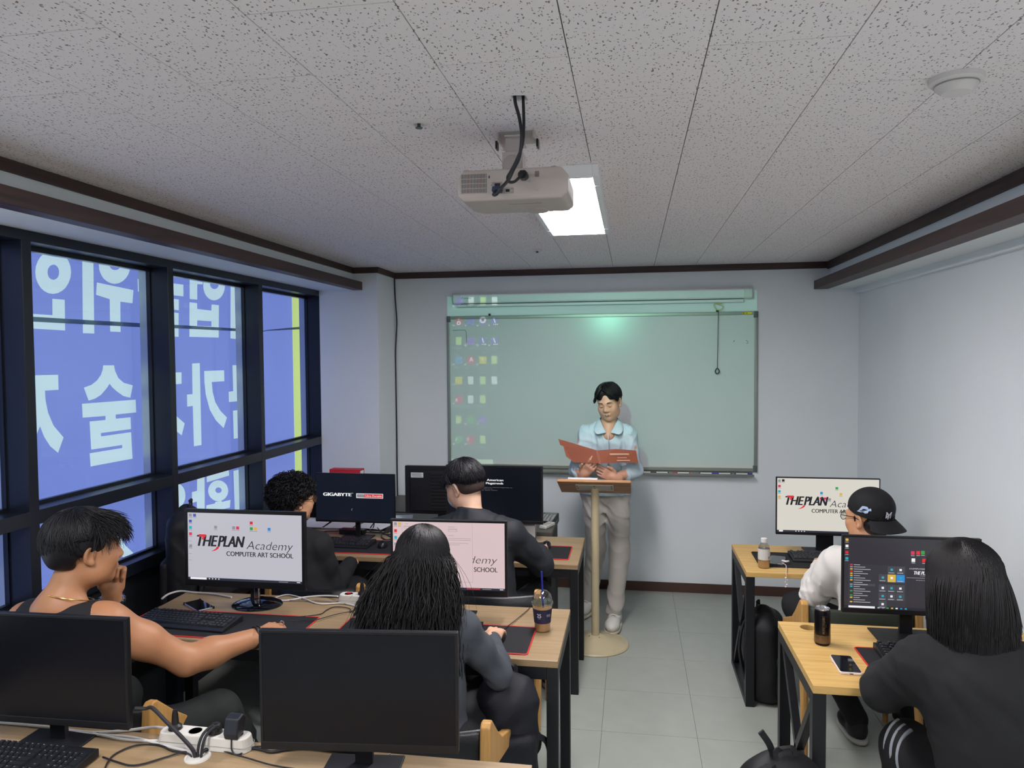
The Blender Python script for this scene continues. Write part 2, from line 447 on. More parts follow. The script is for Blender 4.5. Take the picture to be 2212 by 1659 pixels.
for i in range(-7, 6):
    x0 = -0.145 + i * CW; x1 = x0 + CW
    x0, x1 = max(x0, -2.15), min(x1, 1.47)
    if x1 - x0 < .02: continue
    base = 1.742 if i % 2 else 2.045
    for j in range(-8, 8):
        y0, y1 = max(YF, base + j * CL), min(YB, base + (j + 1) * CL)
        if y1 - y0 < .02: continue
        if x0 < HX0 < x1 and y0 < HY0 < y1:
            b = MB(); cx, cy = (x0 + x1) / 2, (y0 + y1) / 2
            hole = [(HX0 - cx, HY0 - cy), (HX1 - cx, HY0 + .006 - cy), (HX1 + .004 - cx, HY1 - cy), (HX0 + .012 - cx, HY1 - .008 - cy)]
            w, d = x1 - x0 - .0018, y1 - y0 - .0018
            rect = [(-w / 2, -d / 2), (w / 2, -d / 2), (w / 2, d / 2), (-w / 2, d / 2)]
            for a in range(4):
                c = (a + 1) % 4
                b.prism([rect[a], rect[c], hole[c], hole[a]], ZC, ZC + .012, lambda u, v, t: (u, v, t))
            o = b.build('ceiling_tile', cm, ceiling); o.location = (cx, cy, 0)
        else:
            tile('ceiling_tile', ceiling, x0, x1, y0, y1, ZC, ZC + .012, cm, 0.0028)

# walls
struct(part('wall_back', wall_m, None, lambda b: b.box(-2.0, XR + .1, YB, YB + .12, 0, ZC + .05)))
struct(part('wall_right', wall_m, None, lambda b: (b.box(XR, XR + .12, YF, YB, 0, ZC + .05), b.box(1.655, XR, YF, YB, 2.334, 2.376))))
struct(part('wall_behind', wall_m, None, lambda b: b.box(XL - .2, XR + .1, YF - .12, YF, 0, ZC + .05)))
struct(part('wall_pilaster', wall_m, None, lambda b: b.box(-2.545, -1.95, 5.48, YB + .12, 0, ZC + .05), bevel=.002))
struct(part('wall_left_bulkhead', wall_m, None, lambda b: b.box(-2.62, -2.15, YF, 5.48, 2.408, ZC + .05)))
struct(part('wall_right_bulkhead', wall_m, None, lambda b: b.box(1.47, XR, YF, YB, 2.376, ZC + .05)))
struct(part('wall_left', wall_m, None, lambda b: b.box(-2.75, -2.43, YF, -1.2, 0, ZC + .05)))
# dark wooden trims
T_ = dark_trim
struct(part('trim_1', T_, None, lambda b: b.box(-2.15, -2.138, YF, 5.48, 2.535, ZC), bevel=.001))
struct(part('trim_2', T_, None, lambda b: b.box(-2.15, -2.072, YF, 5.479, 2.405, 2.468), bevel=.002))
struct(part('trim_3', dark_trim_x, None, lambda b: b.box(-2.15, -1.938, 5.468, 5.48, 2.535, ZC), bevel=.001))
struct(part('trim_4', T_, None, lambda b: b.box(-1.95, -1.938, 5.48, YB - .012, 2.535, ZC), bevel=.001))
struct(part('trim_5', dark_trim_x, None, lambda b: b.box(-1.95, 1.47, YB - .012, YB, 2.530, ZC), bevel=.001))
struct(part('trim_6', T_, None, lambda b: b.box(1.458, 1.47, YF, YB - .012, 2.522, ZC), bevel=.001))
struct(part('trim_7', T_, None, lambda b: b.box(1.366, 1.47, YF, YB, 2.373, 2.438), bevel=.002))
brown_base = mat('brown skirting', '4b342c', 0.5, noise=.12, nscale=5)
struct(part('baseboard_back', brown_base, None, lambda b: b.box(-1.95, XR, YB - .01, YB, 0, .075), bevel=.001))
struct(part('baseboard_right', brown_base, None, lambda b: b.box(XR - .01, XR, YF, YB - .01, 0, .075), bevel=.001))

# ------------------------------------------------------------------ steel window wall
MY = [-1.19, -0.238, 0.714, 1.668, 2.620, 3.565, 4.528, 5.478]      # near faces of the uprights
alu = mat('outer aluminium', 'b9c0c6', 0.35, metal=0.6)
def thin_glass():
    m = bpy.data.materials.new('window glass'); m.use_nodes = True; nt = m.node_tree
    for n in list(nt.nodes): nt.nodes.remove(n)
    o = nt.nodes.new('ShaderNodeOutputMaterial'); t = nt.nodes.new('ShaderNodeBsdfTransparent'); g = nt.nodes.new('ShaderNodeBsdfGlossy')
    t.inputs[0].default_value = (.94, .96, .96, 1); g.inputs['Roughness'].default_value = .02
    mx = nt.nodes.new('ShaderNodeMixShader'); mx.inputs[0].default_value = .04
    nt.links.new(t.outputs[0], mx.inputs[1]); nt.links.new(g.outputs[0], mx.inputs[2]); nt.links.new(mx.outputs[0], o.inputs[0])
    return m
glass = thin_glass()
frame = struct(part('wall_left_window_frame', black_steel, None, lambda b: (
    b.box(-2.545, -2.43, -1.2, 5.48, 2.365, 2.412),
    b.box(-2.545, -2.43, -1.2, 5.48, 1.198, 1.258)), bevel=.002))
for y in MY:
    part('upright', black_steel, frame, lambda b: b.box(-2.545, -2.4295, y, y + .05, 0.0, 2.366), bevel=.002)
    part('outer_strip', alu, frame, lambda b: b.box(-2.60, -2.546, y, y + .05, 0.3, 2.5))
part('lower_rail', black_steel, frame, lambda b: b.box(-2.545, -2.46, -1.2, 5.48, 0.80, .862), bevel=.002)
part('kick_panel', mat('dark kick panel', '1a1d22', .5), frame, lambda b: b.box(-2.545, -2.50, -1.2, 5.48, 0.0, .80))
part('outer_head', alu, frame, lambda b: b.box(-2.60, -2.546, -1.2, 5.48, 2.35, 2.5))
for k in range(len(MY) - 1):
    y0, y1 = MY[k] + .05, MY[k + 1]
    w = struct(part('window_%d' % (k + 1), black_steel, None, lambda b: [b.box(-2.552, -2.530, *q) for q in (
        (y0, y0 + .008, 1.258, 2.365), (y1 - .008, y1, 1.258, 2.365), (y0 + .008, y1 - .008, 2.345, 2.365), (y0 + .008, y1 - .008, 1.258, 1.272),
        (y0, y0 + .008, .862, 1.198), (y1 - .008, y1, .862, 1.198), (y0 + .008, y1 - .008, 1.186, 1.198), (y0 + .008, y1 - .008, .862, .874))]))
    part('pane', glass, w, lambda b: b.box(-2.543, -2.540, y0 + .008, y1 - .008, 1.272, 2.345))
    part('pane', glass, w, lambda b: b.box(-2.543, -2.540, y0 + .008, y1 - .008, .874, 1.186))
struct(part('window_ledge', mat('brown grey ledge', '6b5f58', .5, noise=.15, nscale=6), None, lambda b: b.box(-2.50, -2.24, 0.5, 5.48, .50, .56), bevel=.004))

# ------------------------------------------------------------------ banner hung outside (seen from its back, so mirrored)
def banner_mat(name, col):
    m = bpy.data.materials.new(name); m.use_nodes = True; nt = m.node_tree
    for n in list(nt.nodes): nt.nodes.remove(n)
    o = nt.nodes.new('ShaderNodeOutputMaterial'); t = nt.nodes.new('ShaderNodeBsdfTranslucent'); d = nt.nodes.new('ShaderNodeBsdfDiffuse')
    c = lin(col)
    tc = nt.nodes.new('ShaderNodeTexCoord'); n = nt.nodes.new('ShaderNodeTexNoise'); n.inputs['Scale'].default_value = 1.2; n.inputs['Detail'].default_value = 3
    nt.links.new(tc.outputs['Object'], n.inputs['Vector'])
    mx = nt.nodes.new('ShaderNodeMix'); mx.data_type = 'RGBA'
    mx.inputs[6].default_value = (*[v * .9 for v in c], 1); mx.inputs[7].default_value = (*[min(1, v * 1.1) for v in c], 1)
    nt.links.new(n.outputs['Fac'], mx.inputs[0]); nt.links.new(mx.outputs[2], t.inputs[0]); nt.links.new(mx.outputs[2], d.inputs[0])
    ms = nt.nodes.new('ShaderNodeMixShader'); ms.inputs[0].default_value = .35
    nt.links.new(t.outputs[0], ms.inputs[1]); nt.links.new(d.outputs[0], ms.inputs[2]); nt.links.new(ms.outputs[0], o.inputs[0])
    return m
b_blue, b_white, b_yel = banner_mat('banner blue', '7c8ad0'), banner_mat('banner white', 'c8dbe2'), banner_mat('banner yellow', 'c9d68a')
LET = [
 ([(3.181,2.304),(3.176,2.276),(3.163,2.25),(3.144,2.226),(3.12,2.208),(3.093,2.195),(3.065,2.189),(3.037,2.19),(3.012,2.198),(2.991,2.212),(2.976,2.231),(2.966,2.254),(2.964,2.28),(2.968,2.306),(2.98,2.331),(2.997,2.354),(3.019,2.372),(3.045,2.386),(3.073,2.393),(3.101,2.394),(3.127,2.387),(3.15,2.374),(3.167,2.355),(3.178,2.331)], [[(3.106,2.295),(3.103,2.281),(3.095,2.268),(3.083,2.26),(3.069,2.255),(3.055,2.257),(3.044,2.263),(3.037,2.274),(3.035,2.287),(3.038,2.301),(3.046,2.313),(3.058,2.322),(3.072,2.327),(3.085,2.326),(3.097,2.319),(3.104,2.308)]]),
 ([(3.059,2.166),(3.135,2.167),(3.132,2.02),(2.951,2.022),(2.852,2.022),(2.854,2.091),(2.952,2.089),(3.057,2.089)], []),
 ([(3.259,2.439),(3.335,2.444),(3.325,2.011),(3.247,2.011)], []),
 ([(3.61,2.388),(3.605,2.362),(3.591,2.336),(3.571,2.314),(3.544,2.295),(3.515,2.283),(3.483,2.276),(3.453,2.277),(3.425,2.284),(3.402,2.296),(3.385,2.314),(3.374,2.335),(3.371,2.359),(3.376,2.384),(3.388,2.408),(3.407,2.43),(3.432,2.448),(3.46,2.462),(3.491,2.47),(3.522,2.471),(3.551,2.465),(3.576,2.453),(3.595,2.435),(3.607,2.413)], [[(3.537,2.385),(3.533,2.373),(3.523,2.362),(3.508,2.353),(3.49,2.349),(3.473,2.349),(3.459,2.354),(3.45,2.363),(3.447,2.374),(3.451,2.386),(3.461,2.397),(3.476,2.405),(3.493,2.41),(3.51,2.41),(3.525,2.405),(3.534,2.396)]]),
 ([(3.353,2.271),(3.63,2.256),(3.619,2.184),(3.523,2.186),(3.519,2.025),(3.44,2.025),(3.443,2.193),(3.345,2.208)], []),
 ([(3.667,2.321),(4.084,2.329),(4.082,2.258),(3.667,2.252)], []),
 ([(3.7,2.236),(4.035,2.236),(4.033,2.171),(3.767,2.176),(3.767,2.163),(4.03,2.154),(4.024,2.012),(3.691,2.013),(3.692,2.047),(3.939,2.039),(3.941,2.092),(3.695,2.106)], []),
 ([(3.382,1.85),(3.462,1.849),(3.468,1.82),(3.492,1.781),(3.534,1.754),(3.604,1.738),(3.581,1.672),(3.527,1.684),(3.476,1.712),(3.443,1.735),(3.425,1.754),(3.406,1.734),(3.36,1.699),(3.316,1.682),(3.272,1.675),(3.243,1.741),(3.295,1.753),(3.335,1.774),(3.364,1.802),(3.377,1.827)], []),
 ([(3.227,1.662),(3.624,1.659),(3.626,1.589),(3.464,1.59),(3.464,1.568),(3.579,1.566),(3.58,1.502),(3.351,1.504),(3.352,1.487),(3.58,1.485),(3.586,1.34),(3.273,1.344),(3.269,1.411),(3.507,1.408),(3.507,1.424),(3.28,1.428),(3.275,1.57),(3.387,1.568),(3.388,1.589),(3.229,1.593)], []),
 ([(2.873,1.811),(3.08,1.809),(3.08,1.738),(2.998,1.738),(3,1.694),(3.012,1.636),(3.043,1.571),(3.102,1.509),(3.065,1.44),(3.019,1.477),(2.985,1.525),(2.963,1.576),(2.937,1.53),(2.898,1.499),(2.863,1.553),(2.916,1.634),(2.937,1.688),(2.942,1.738),(2.871,1.741)], []),
 ([(3.684,1.852),(3.784,1.854),(3.783,1.339),(3.69,1.341)], []),
 ([(4.152,2.454),(4.234,2.458),(4.232,2.407),(4.292,2.408),(4.289,2.35),(4.229,2.346),(4.225,2.249),(4.146,2.247)], []),
 ([(4.546,2.365),(4.54,2.339),(4.526,2.315),(4.504,2.293),(4.477,2.276),(4.445,2.264),(4.412,2.258),(4.38,2.259),(4.351,2.266),(4.326,2.279),(4.308,2.296),(4.296,2.318),(4.293,2.341),(4.298,2.366),(4.311,2.389),(4.331,2.41),(4.357,2.428),(4.388,2.44),(4.42,2.447),(4.453,2.448),(4.483,2.442),(4.51,2.429),(4.53,2.412),(4.542,2.389)], [[(4.471,2.368),(4.467,2.355),(4.455,2.344),(4.438,2.336),(4.419,2.332),(4.4,2.333),(4.384,2.338),(4.374,2.347),(4.37,2.358),(4.375,2.37),(4.386,2.381),(4.402,2.389),(4.421,2.394),(4.441,2.393),(4.457,2.388),(4.468,2.379)]]),
 ([(4.143,2.227),(4.222,2.227),(4.223,2.191),(4.378,2.19),(4.382,2.23),(4.468,2.231),(4.457,2.018),(4.133,2.015)], [[(4.22,2.12),(4.376,2.121),(4.374,2.088),(4.217,2.086)]]),
 ([(4.62,2.45),(4.73,2.451),(4.712,2.012),(4.599,2.016)], []),
 ([(3.92,1.8),(4.044,1.799),(4.042,1.73),(3.917,1.729)], []),
 ([(3.949,1.571),(3.991,1.535),(4.064,1.488),(4.031,1.419),(3.954,1.464)], []),
 ([(4.154,1.851),(4.236,1.853),(4.234,1.336),(4.153,1.338),(4.151,1.589),(4.094,1.588),(4.094,1.662),(4.151,1.662)], []),
 ([(4.282,1.802),(4.513,1.802),(4.513,1.729),(4.364,1.729),(4.372,1.665),(4.401,1.595),(4.458,1.535),(4.535,1.485),(4.492,1.418),(4.402,1.477),(4.336,1.55),(4.294,1.65),(4.282,1.733)], []),
 ([(4.618,1.834),(4.769,1.836),(4.758,1.585),(4.564,1.587),(4.563,1.656),(4.62,1.658)], []),
 ([(4.612,1.525),(4.756,1.525),(4.748,1.329),(4.614,1.333)], []),
 ([(4.054,1.049),(4.05,1.03),(4.04,1.014),(4.024,1.001),(4.005,0.993),(3.983,0.99),(3.96,0.992),(3.937,0.999),(3.916,1.011),(3.898,1.026),(3.885,1.044),(3.877,1.064),(3.875,1.083),(3.879,1.102),(3.888,1.118),(3.902,1.13),(3.921,1.139),(3.943,1.143),(3.966,1.141),(3.989,1.135),(4.01,1.123),(4.029,1.108),(4.043,1.09),(4.051,1.07)], [[(3.972,1.065),(3.97,1.055),(3.964,1.047),(3.956,1.043),(3.947,1.043),(3.938,1.046),(3.93,1.054),(3.926,1.063),(3.924,1.074),(3.926,1.084),(3.932,1.091),(3.94,1.096),(3.949,1.096),(3.958,1.092),(3.966,1.085),(3.971,1.075)]]),
 ([(4.179,1.139),(4.26,1.139),(4.249,0.8),(4.167,0.807),(4.169,0.99),(4.118,0.99),(4.121,1.058),(4.174,1.057)], []),
 ([(4.283,1.135),(4.543,1.132),(4.546,1.092),(4.283,1.091)], []),
 ([(4.531,0.992),(4.526,0.974),(4.513,0.96),(4.493,0.949),(4.467,0.943),(4.438,0.941),(4.408,0.945),(4.377,0.953),(4.35,0.966),(4.327,0.981),(4.309,0.998),(4.299,1.017),(4.295,1.035),(4.3,1.051),(4.312,1.065),(4.33,1.076),(4.355,1.083),(4.383,1.085),(4.413,1.082),(4.444,1.075),(4.472,1.063),(4.497,1.047),(4.516,1.03),(4.527,1.01)], [[(4.452,1.009),(4.449,1.003),(4.44,0.998),(4.428,0.997),(4.413,0.998),(4.399,1.002),(4.387,1.008),(4.379,1.016),(4.377,1.023),(4.38,1.03),(4.388,1.034),(4.4,1.036),(4.415,1.035),(4.429,1.031),(4.441,1.024),(4.449,1.017)]]),
 ([(4.272,0.945),(4.368,0.938),(4.375,0.947),(4.446,0.94),(4.451,0.932),(4.556,0.925),(4.547,0.874),(4.267,0.898)], []),
 ([(4.601,1.114),(4.726,1.113),(4.726,0.795),(4.608,0.806)], []),
 ([(3.377,1.018),(3.443,0.997),(3.471,0.943),(3.508,0.886),(3.57,0.828),(3.544,0.785),(3.48,0.833),(3.414,0.898),(3.375,0.961)], []),
]

from mathutils.geometry import tessellate_polygon
XB = -2.68
def fill(polys):
    pts = [p for q in polys for p in q]
    tri = tessellate_polygon([[Vector((p[0], p[1], 0)) for p in q] for q in polys])
    return pts, tri
banner = root('banner', 'translucent blue and yellow banner with mirrored white Korean lettering outside windows', 'banner', (XB, 3.0, .4))
def cloth(name, m, sets):
    b = MB()
    for polys in sets:
        pts, tri = fill(polys)
        b.add([(0.0, p[0] - 3.0, p[1] - .4) for p in pts], tri)
    return b.build(name, m, banner)
rect = [(2.2, .45), (5.522, .45), (5.522, 2.62), (2.2, 2.62)]
cloth('blue_field', b_blue, [[rect] + [o for o, h in LET]] + [[x] for o, h in LET for x in h])
for o_, h_ in LET: cloth('letter', b_white, [[o_] + h_])
cloth('yellow_edge', b_yel, [[[(5.5225, .45), (6.6, .45), (6.6, 2.62), (5.5225, 2.62)]]])
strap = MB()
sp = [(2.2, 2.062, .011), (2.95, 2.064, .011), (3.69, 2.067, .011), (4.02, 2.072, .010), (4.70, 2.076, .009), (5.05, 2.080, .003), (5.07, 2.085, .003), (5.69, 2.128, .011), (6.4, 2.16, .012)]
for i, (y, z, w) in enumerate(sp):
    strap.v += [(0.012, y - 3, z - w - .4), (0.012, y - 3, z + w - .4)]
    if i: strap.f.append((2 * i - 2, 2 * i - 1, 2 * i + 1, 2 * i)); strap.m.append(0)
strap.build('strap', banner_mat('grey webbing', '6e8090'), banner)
# ================================================================== CEILING FIXTURES
plastic_w = mat('white plastic', 'd8d4d2', 0.45, noise=.03)
led_on = emat('lit diffuser', 'fdf7fa', 47.0)
def led_panel(label, x0, x1, y0, y1):
    r = root('ceiling_light', label, 'light', ((x0 + x1) / 2, (y0 + y1) / 2, ZC))
    w, d = (x1 - x0) / 2, (y1 - y0) / 2
    part('frame', mat('light frame', 'e6e8ea', .4), r, lambda b: (b.box(-w - .022, -w, -d - .022, d + .022, -.046, 0), b.box(w, w + .022, -d - .022, d + .022, -.046, 0),
        b.box(-w, w, -d - .022, -d, -.046, 0), b.box(-w, w, d, d + .022, -.046, 0)), bevel=.002)
    part('diffuser', led_on, r, lambda b: b.box(-w, w, -d, d, -.043, -.02))
    for sx in (-1, 1):
        for y in (-d * .8, d * .75):
            part('clip', mat('clip metal', 'c8ccd0', .3, metal=.7), r, lambda b: b.box(sx * (w + .011) - .012, sx * (w + .011) + .012, y - .004, y + .004, -.049, -.0455))
    return r
led_panel('glowing rectangular ceiling light panel in front of the hanging projector', -0.42, -0.142, 2.74, 4.00)
for lb, x, y in (('added out-of-view fill light panel above and left of the photographer', -1.35, -.05), ('added out-of-view fill light panel above and right of the photographer', .75, -.05)): led_panel(lb, x - .139, x + .139, y, y + 1.26)  # unseen panels, added to raise and even out the room light

def disc(name, label, cat, x, y, prof, m, extra=None):
    r = root(name, label, cat, (x, y, ZC)); 
    part('housing', m, r, lambda b: b.lathe(prof, 32), smooth=True)
    return r
sd = disc('smoke_detector', 'round off-white smoke detector on the ceiling at upper right', 'detector', 0.815, 2.05,
     [(.062, 0), (.062, -.012), (.058, -.016), (.050, -.018), (.050, -.022), (.046, -.030), (.034, -.040), (.0, -.042)], mat('detector plastic', 'd6d2d0', .4))
part('vent_ring', mat('detector slots', '9a9794', .5), sd, lambda b: b.lathe([(.051, -.0185), (.0515, -.020), (.051, -.0215)], 32), smooth=True)
for x, y, l in ((-0.625, 2.14, 'round white sprinkler rosette on ceiling left of the projector'), (-0.615, 4.83, 'small sprinkler head on ceiling near the whiteboard wall')):
    r = disc('sprinkler', l, 'sprinkler', x, y, [(.034, 0), (.034, -.002), (.024, -.008), (.016, -.009), (.014, -.004), (0, -.004)], plastic_w)
    part('nozzle', mat('dark chrome', '55585c', .3, metal=.8), r, lambda b: (b.lathe([(.005, -.004), (.005, -.016), (.011, -.017), (.011, -.019), (0, -.019)], 12)))

# ------------------------------------------------------------------ projector
pj_m = mat('projector shell', 'aca39e', .45, noise=.03)
pj = root('projector', 'white ceiling projector seen from behind with ports and vent grille', 'projector', (-0.343, 2.12, 2.335))
def shell(b):
    w, d, h, c = .163, .215, .090, .016
    o = [(-w, 0), (-w, d), (w, d), (w, 0)]
    rings = []
    for z, i in ((0, .018), (.012, .003), (.02, 0), (.066, 0), (h, .020)):
        rings.append([(-w + i, 0 if z > .01 else .004), (w - i, 0 if z > .01 else .004), (w - i * .8, d - i), (-w + i * .8 + (.03 if z < .01 else 0), d - i)])
    vs = [(x, y, z) for (z, _), r in zip(((0, 0), (.012, 0), (.02, 0), (.066, 0), (h, 0)), rings) for x, y in r]
    fs = [(3, 2, 1, 0), (16, 17, 18, 19)]
    for k in range(4):
        for a in range(4): fs.append((k * 4 + a, k * 4 + (a + 1) % 4, k * 4 + 4 + (a + 1) % 4, k * 4 + 4 + a))
    b.add(vs, fs)
part('shell', pj_m, pj, shell, bevel=.006, seg=3)
gr = part('grille', mat('vent void', '3b3f46', .6), pj, lambda b: b.box(-.150, -.075, -.0012, .004, .022, .078))
for k in range(17): part('slat', pj_m, gr, lambda b: b.box(-.1485 + k * .0044, -.1465 + k * .0044, -.0022, 0, .022, .078))
for k in range(5): part('slat', pj_m, gr, lambda b: b.box(-.150, -.075, -.0026, 0, .0215 + k * .0140, .0228 + k * .0140))
blk = mat('black plastic', '17181b', .4, noise=.1); blk_cable = mat('black cable', '1b1d22', .5); steel = mat('bright steel', 'b5b5b5', .3, metal=.9)
part('socket', mat('recess grey', '8e8885', .5), pj, lambda b: (b.box(-.058, -.028, -.0015, .002, .036, .052), b.box(-.055, .005, -.0015, .002, .018, .034)))
part('power_plug', blk, pj, lambda b: b.prism([(.022, .060), (.030, .052), (.042, .052), (.050, .060), (.050, .068), (.043, .076), (.029, .076), (.022, .068)], -.030, .001, lambda u, v, t: (u, t, v)), bevel=.002)
part('video_port', blk, pj, lambda b: (b.box(-.050, -.034, -.003, .001, .040, .048), b.box(-.018, -.006, -.003, .001, .022, .030)))
part('port_frame', steel, pj, lambda b: (b.box(-.020, -.004, -.0022, .001, .0205, .0315),))
part('video_plug', mat('blue plug', '1d2b4d', .4), pj, lambda b: b.prism([(-.055, .020), (-.053, .034), (-.026, .034), (-.028, .020)], -.028, 0, lambda u, v, t: (u, t, v)), bevel=.002)
for x, z in ((.052, .050), (-.078 + .016, .044), (-.026, .044), (.0, .026), (.075, .024)):
    part('screw', steel, pj, lambda b: b.lathe([(.0022, 0), (.0018, .0016), (0, .002)], 10, M=Matrix.Rotation(math.radians(90), 4, 'X'), c=(x, 0, z)))
part('lock_slot', blk, pj, lambda b: b.box(-.068, -.065, -.0012, .001, .064, .071))
part('cable_notch', mat('notch shade', '756d6a', .6), pj, lambda b: b.box(.068, .080, -.0012, .001, .062, .078))
part('lens', mat('lens glass', '20242c', .05, coat=1), pj, lambda b: b.lathe([(.030, 0), (.030, .012), (.026, .014), (.022, .010), (0, .006)], 24, M=Matrix.Rotation(math.radians(-90), 4, 'X'), c=(.055, .212, .042)), smooth=True)
part('lens_hood', pj_m, pj, lambda b: b.lathe([(.036, -.002), (.034, .006), (.030, .008)], 24, M=Matrix.Rotation(math.radians(180), 4, 'X'), c=(.055, .165, .002)), smooth=True)
for x in (-.14, .12): part('foot', mat('foot grey', 'a9a09c', .5), pj, lambda b: b.lathe([(.010, 0), (.010, .010), (0, .012)], 12, c=(x, .03, .086)))
part('nameplate', mat('print grey', '9d9694', .6), pj, lambda b: b.box(-.02, .08, .06, .068, -.0006, .001))
# mount
mt = part('mount', mat('mount white', 'b9b0ad', .4, noise=.03), pj, lambda b: (
    b.box(-.075, .045, .07, .20, .092, .097), b.box(-.045, .018, .10, .165, .097, .165), b.box(-.038, .010, .12, .15, .165, .215),
    b.box(-.070, .045, .16, .30, .2435, .2445), b.box(-.072, -.066, .16, .30, .222, .245), b.box(.040, .046, .16, .30, .222, .245), b.box(-.038, .010, .10, .24, .212, .216)), bevel=.002)
part('knuckle', mat('mount disc', 'aea5a2', .4), mt, lambda b: b.lathe([(.028, 0), (.028, .003), (.024, .005), (0, .005)], 24, M=Matrix.Rotation(math.radians(90), 4, 'X'), c=(-.0135, .1, .128)), smooth=True)
for x in (-.078, .052): part('wing_bolt', blk, mt, lambda b: b.box(x - .003, x + .003, .18, .21, .200, .224))
# cables of the projector: hang from the ceiling hole
c0 = Vector((-0.343, 2.12, 2.335))
part('power_cable', blk_cable, pj, lambda b: b.tube([p - c0 for p in spline([(-.292, 2.005, 2.60), (-.290, 2.0, 2.56), (-.288, 1.99, 2.50), (-.292, 1.985, 2.45), (-.310, 2.0, 2.415), (-.333, 2.05, 2.40), (-.345, 2.06, 2.385), (-.340, 2.05, 2.370), (-.325, 2.06, 2.372), (-.308, 2.085, 2.396), (-.305, 2.10, 2.400)])], .0042, 8), smooth=True)
part('video_cable', blk_cable, pj, lambda b: b.tube([p - c0 for p in spline([(-.312, 1.99, 2.60), (-.310, 1.985, 2.565), (-.298, 1.98, 2.52), (-.292, 1.975, 2.47), (-.300, 1.985, 2.42), (-.322, 2.02, 2.395), (-.338, 2.03, 2.37), (-.358, 2.02, 2.345), (-.372, 2.03, 2.332), (-.386, 2.06, 2.338), (-.384, 2.09, 2.355)])], .0046, 8), smooth=True)

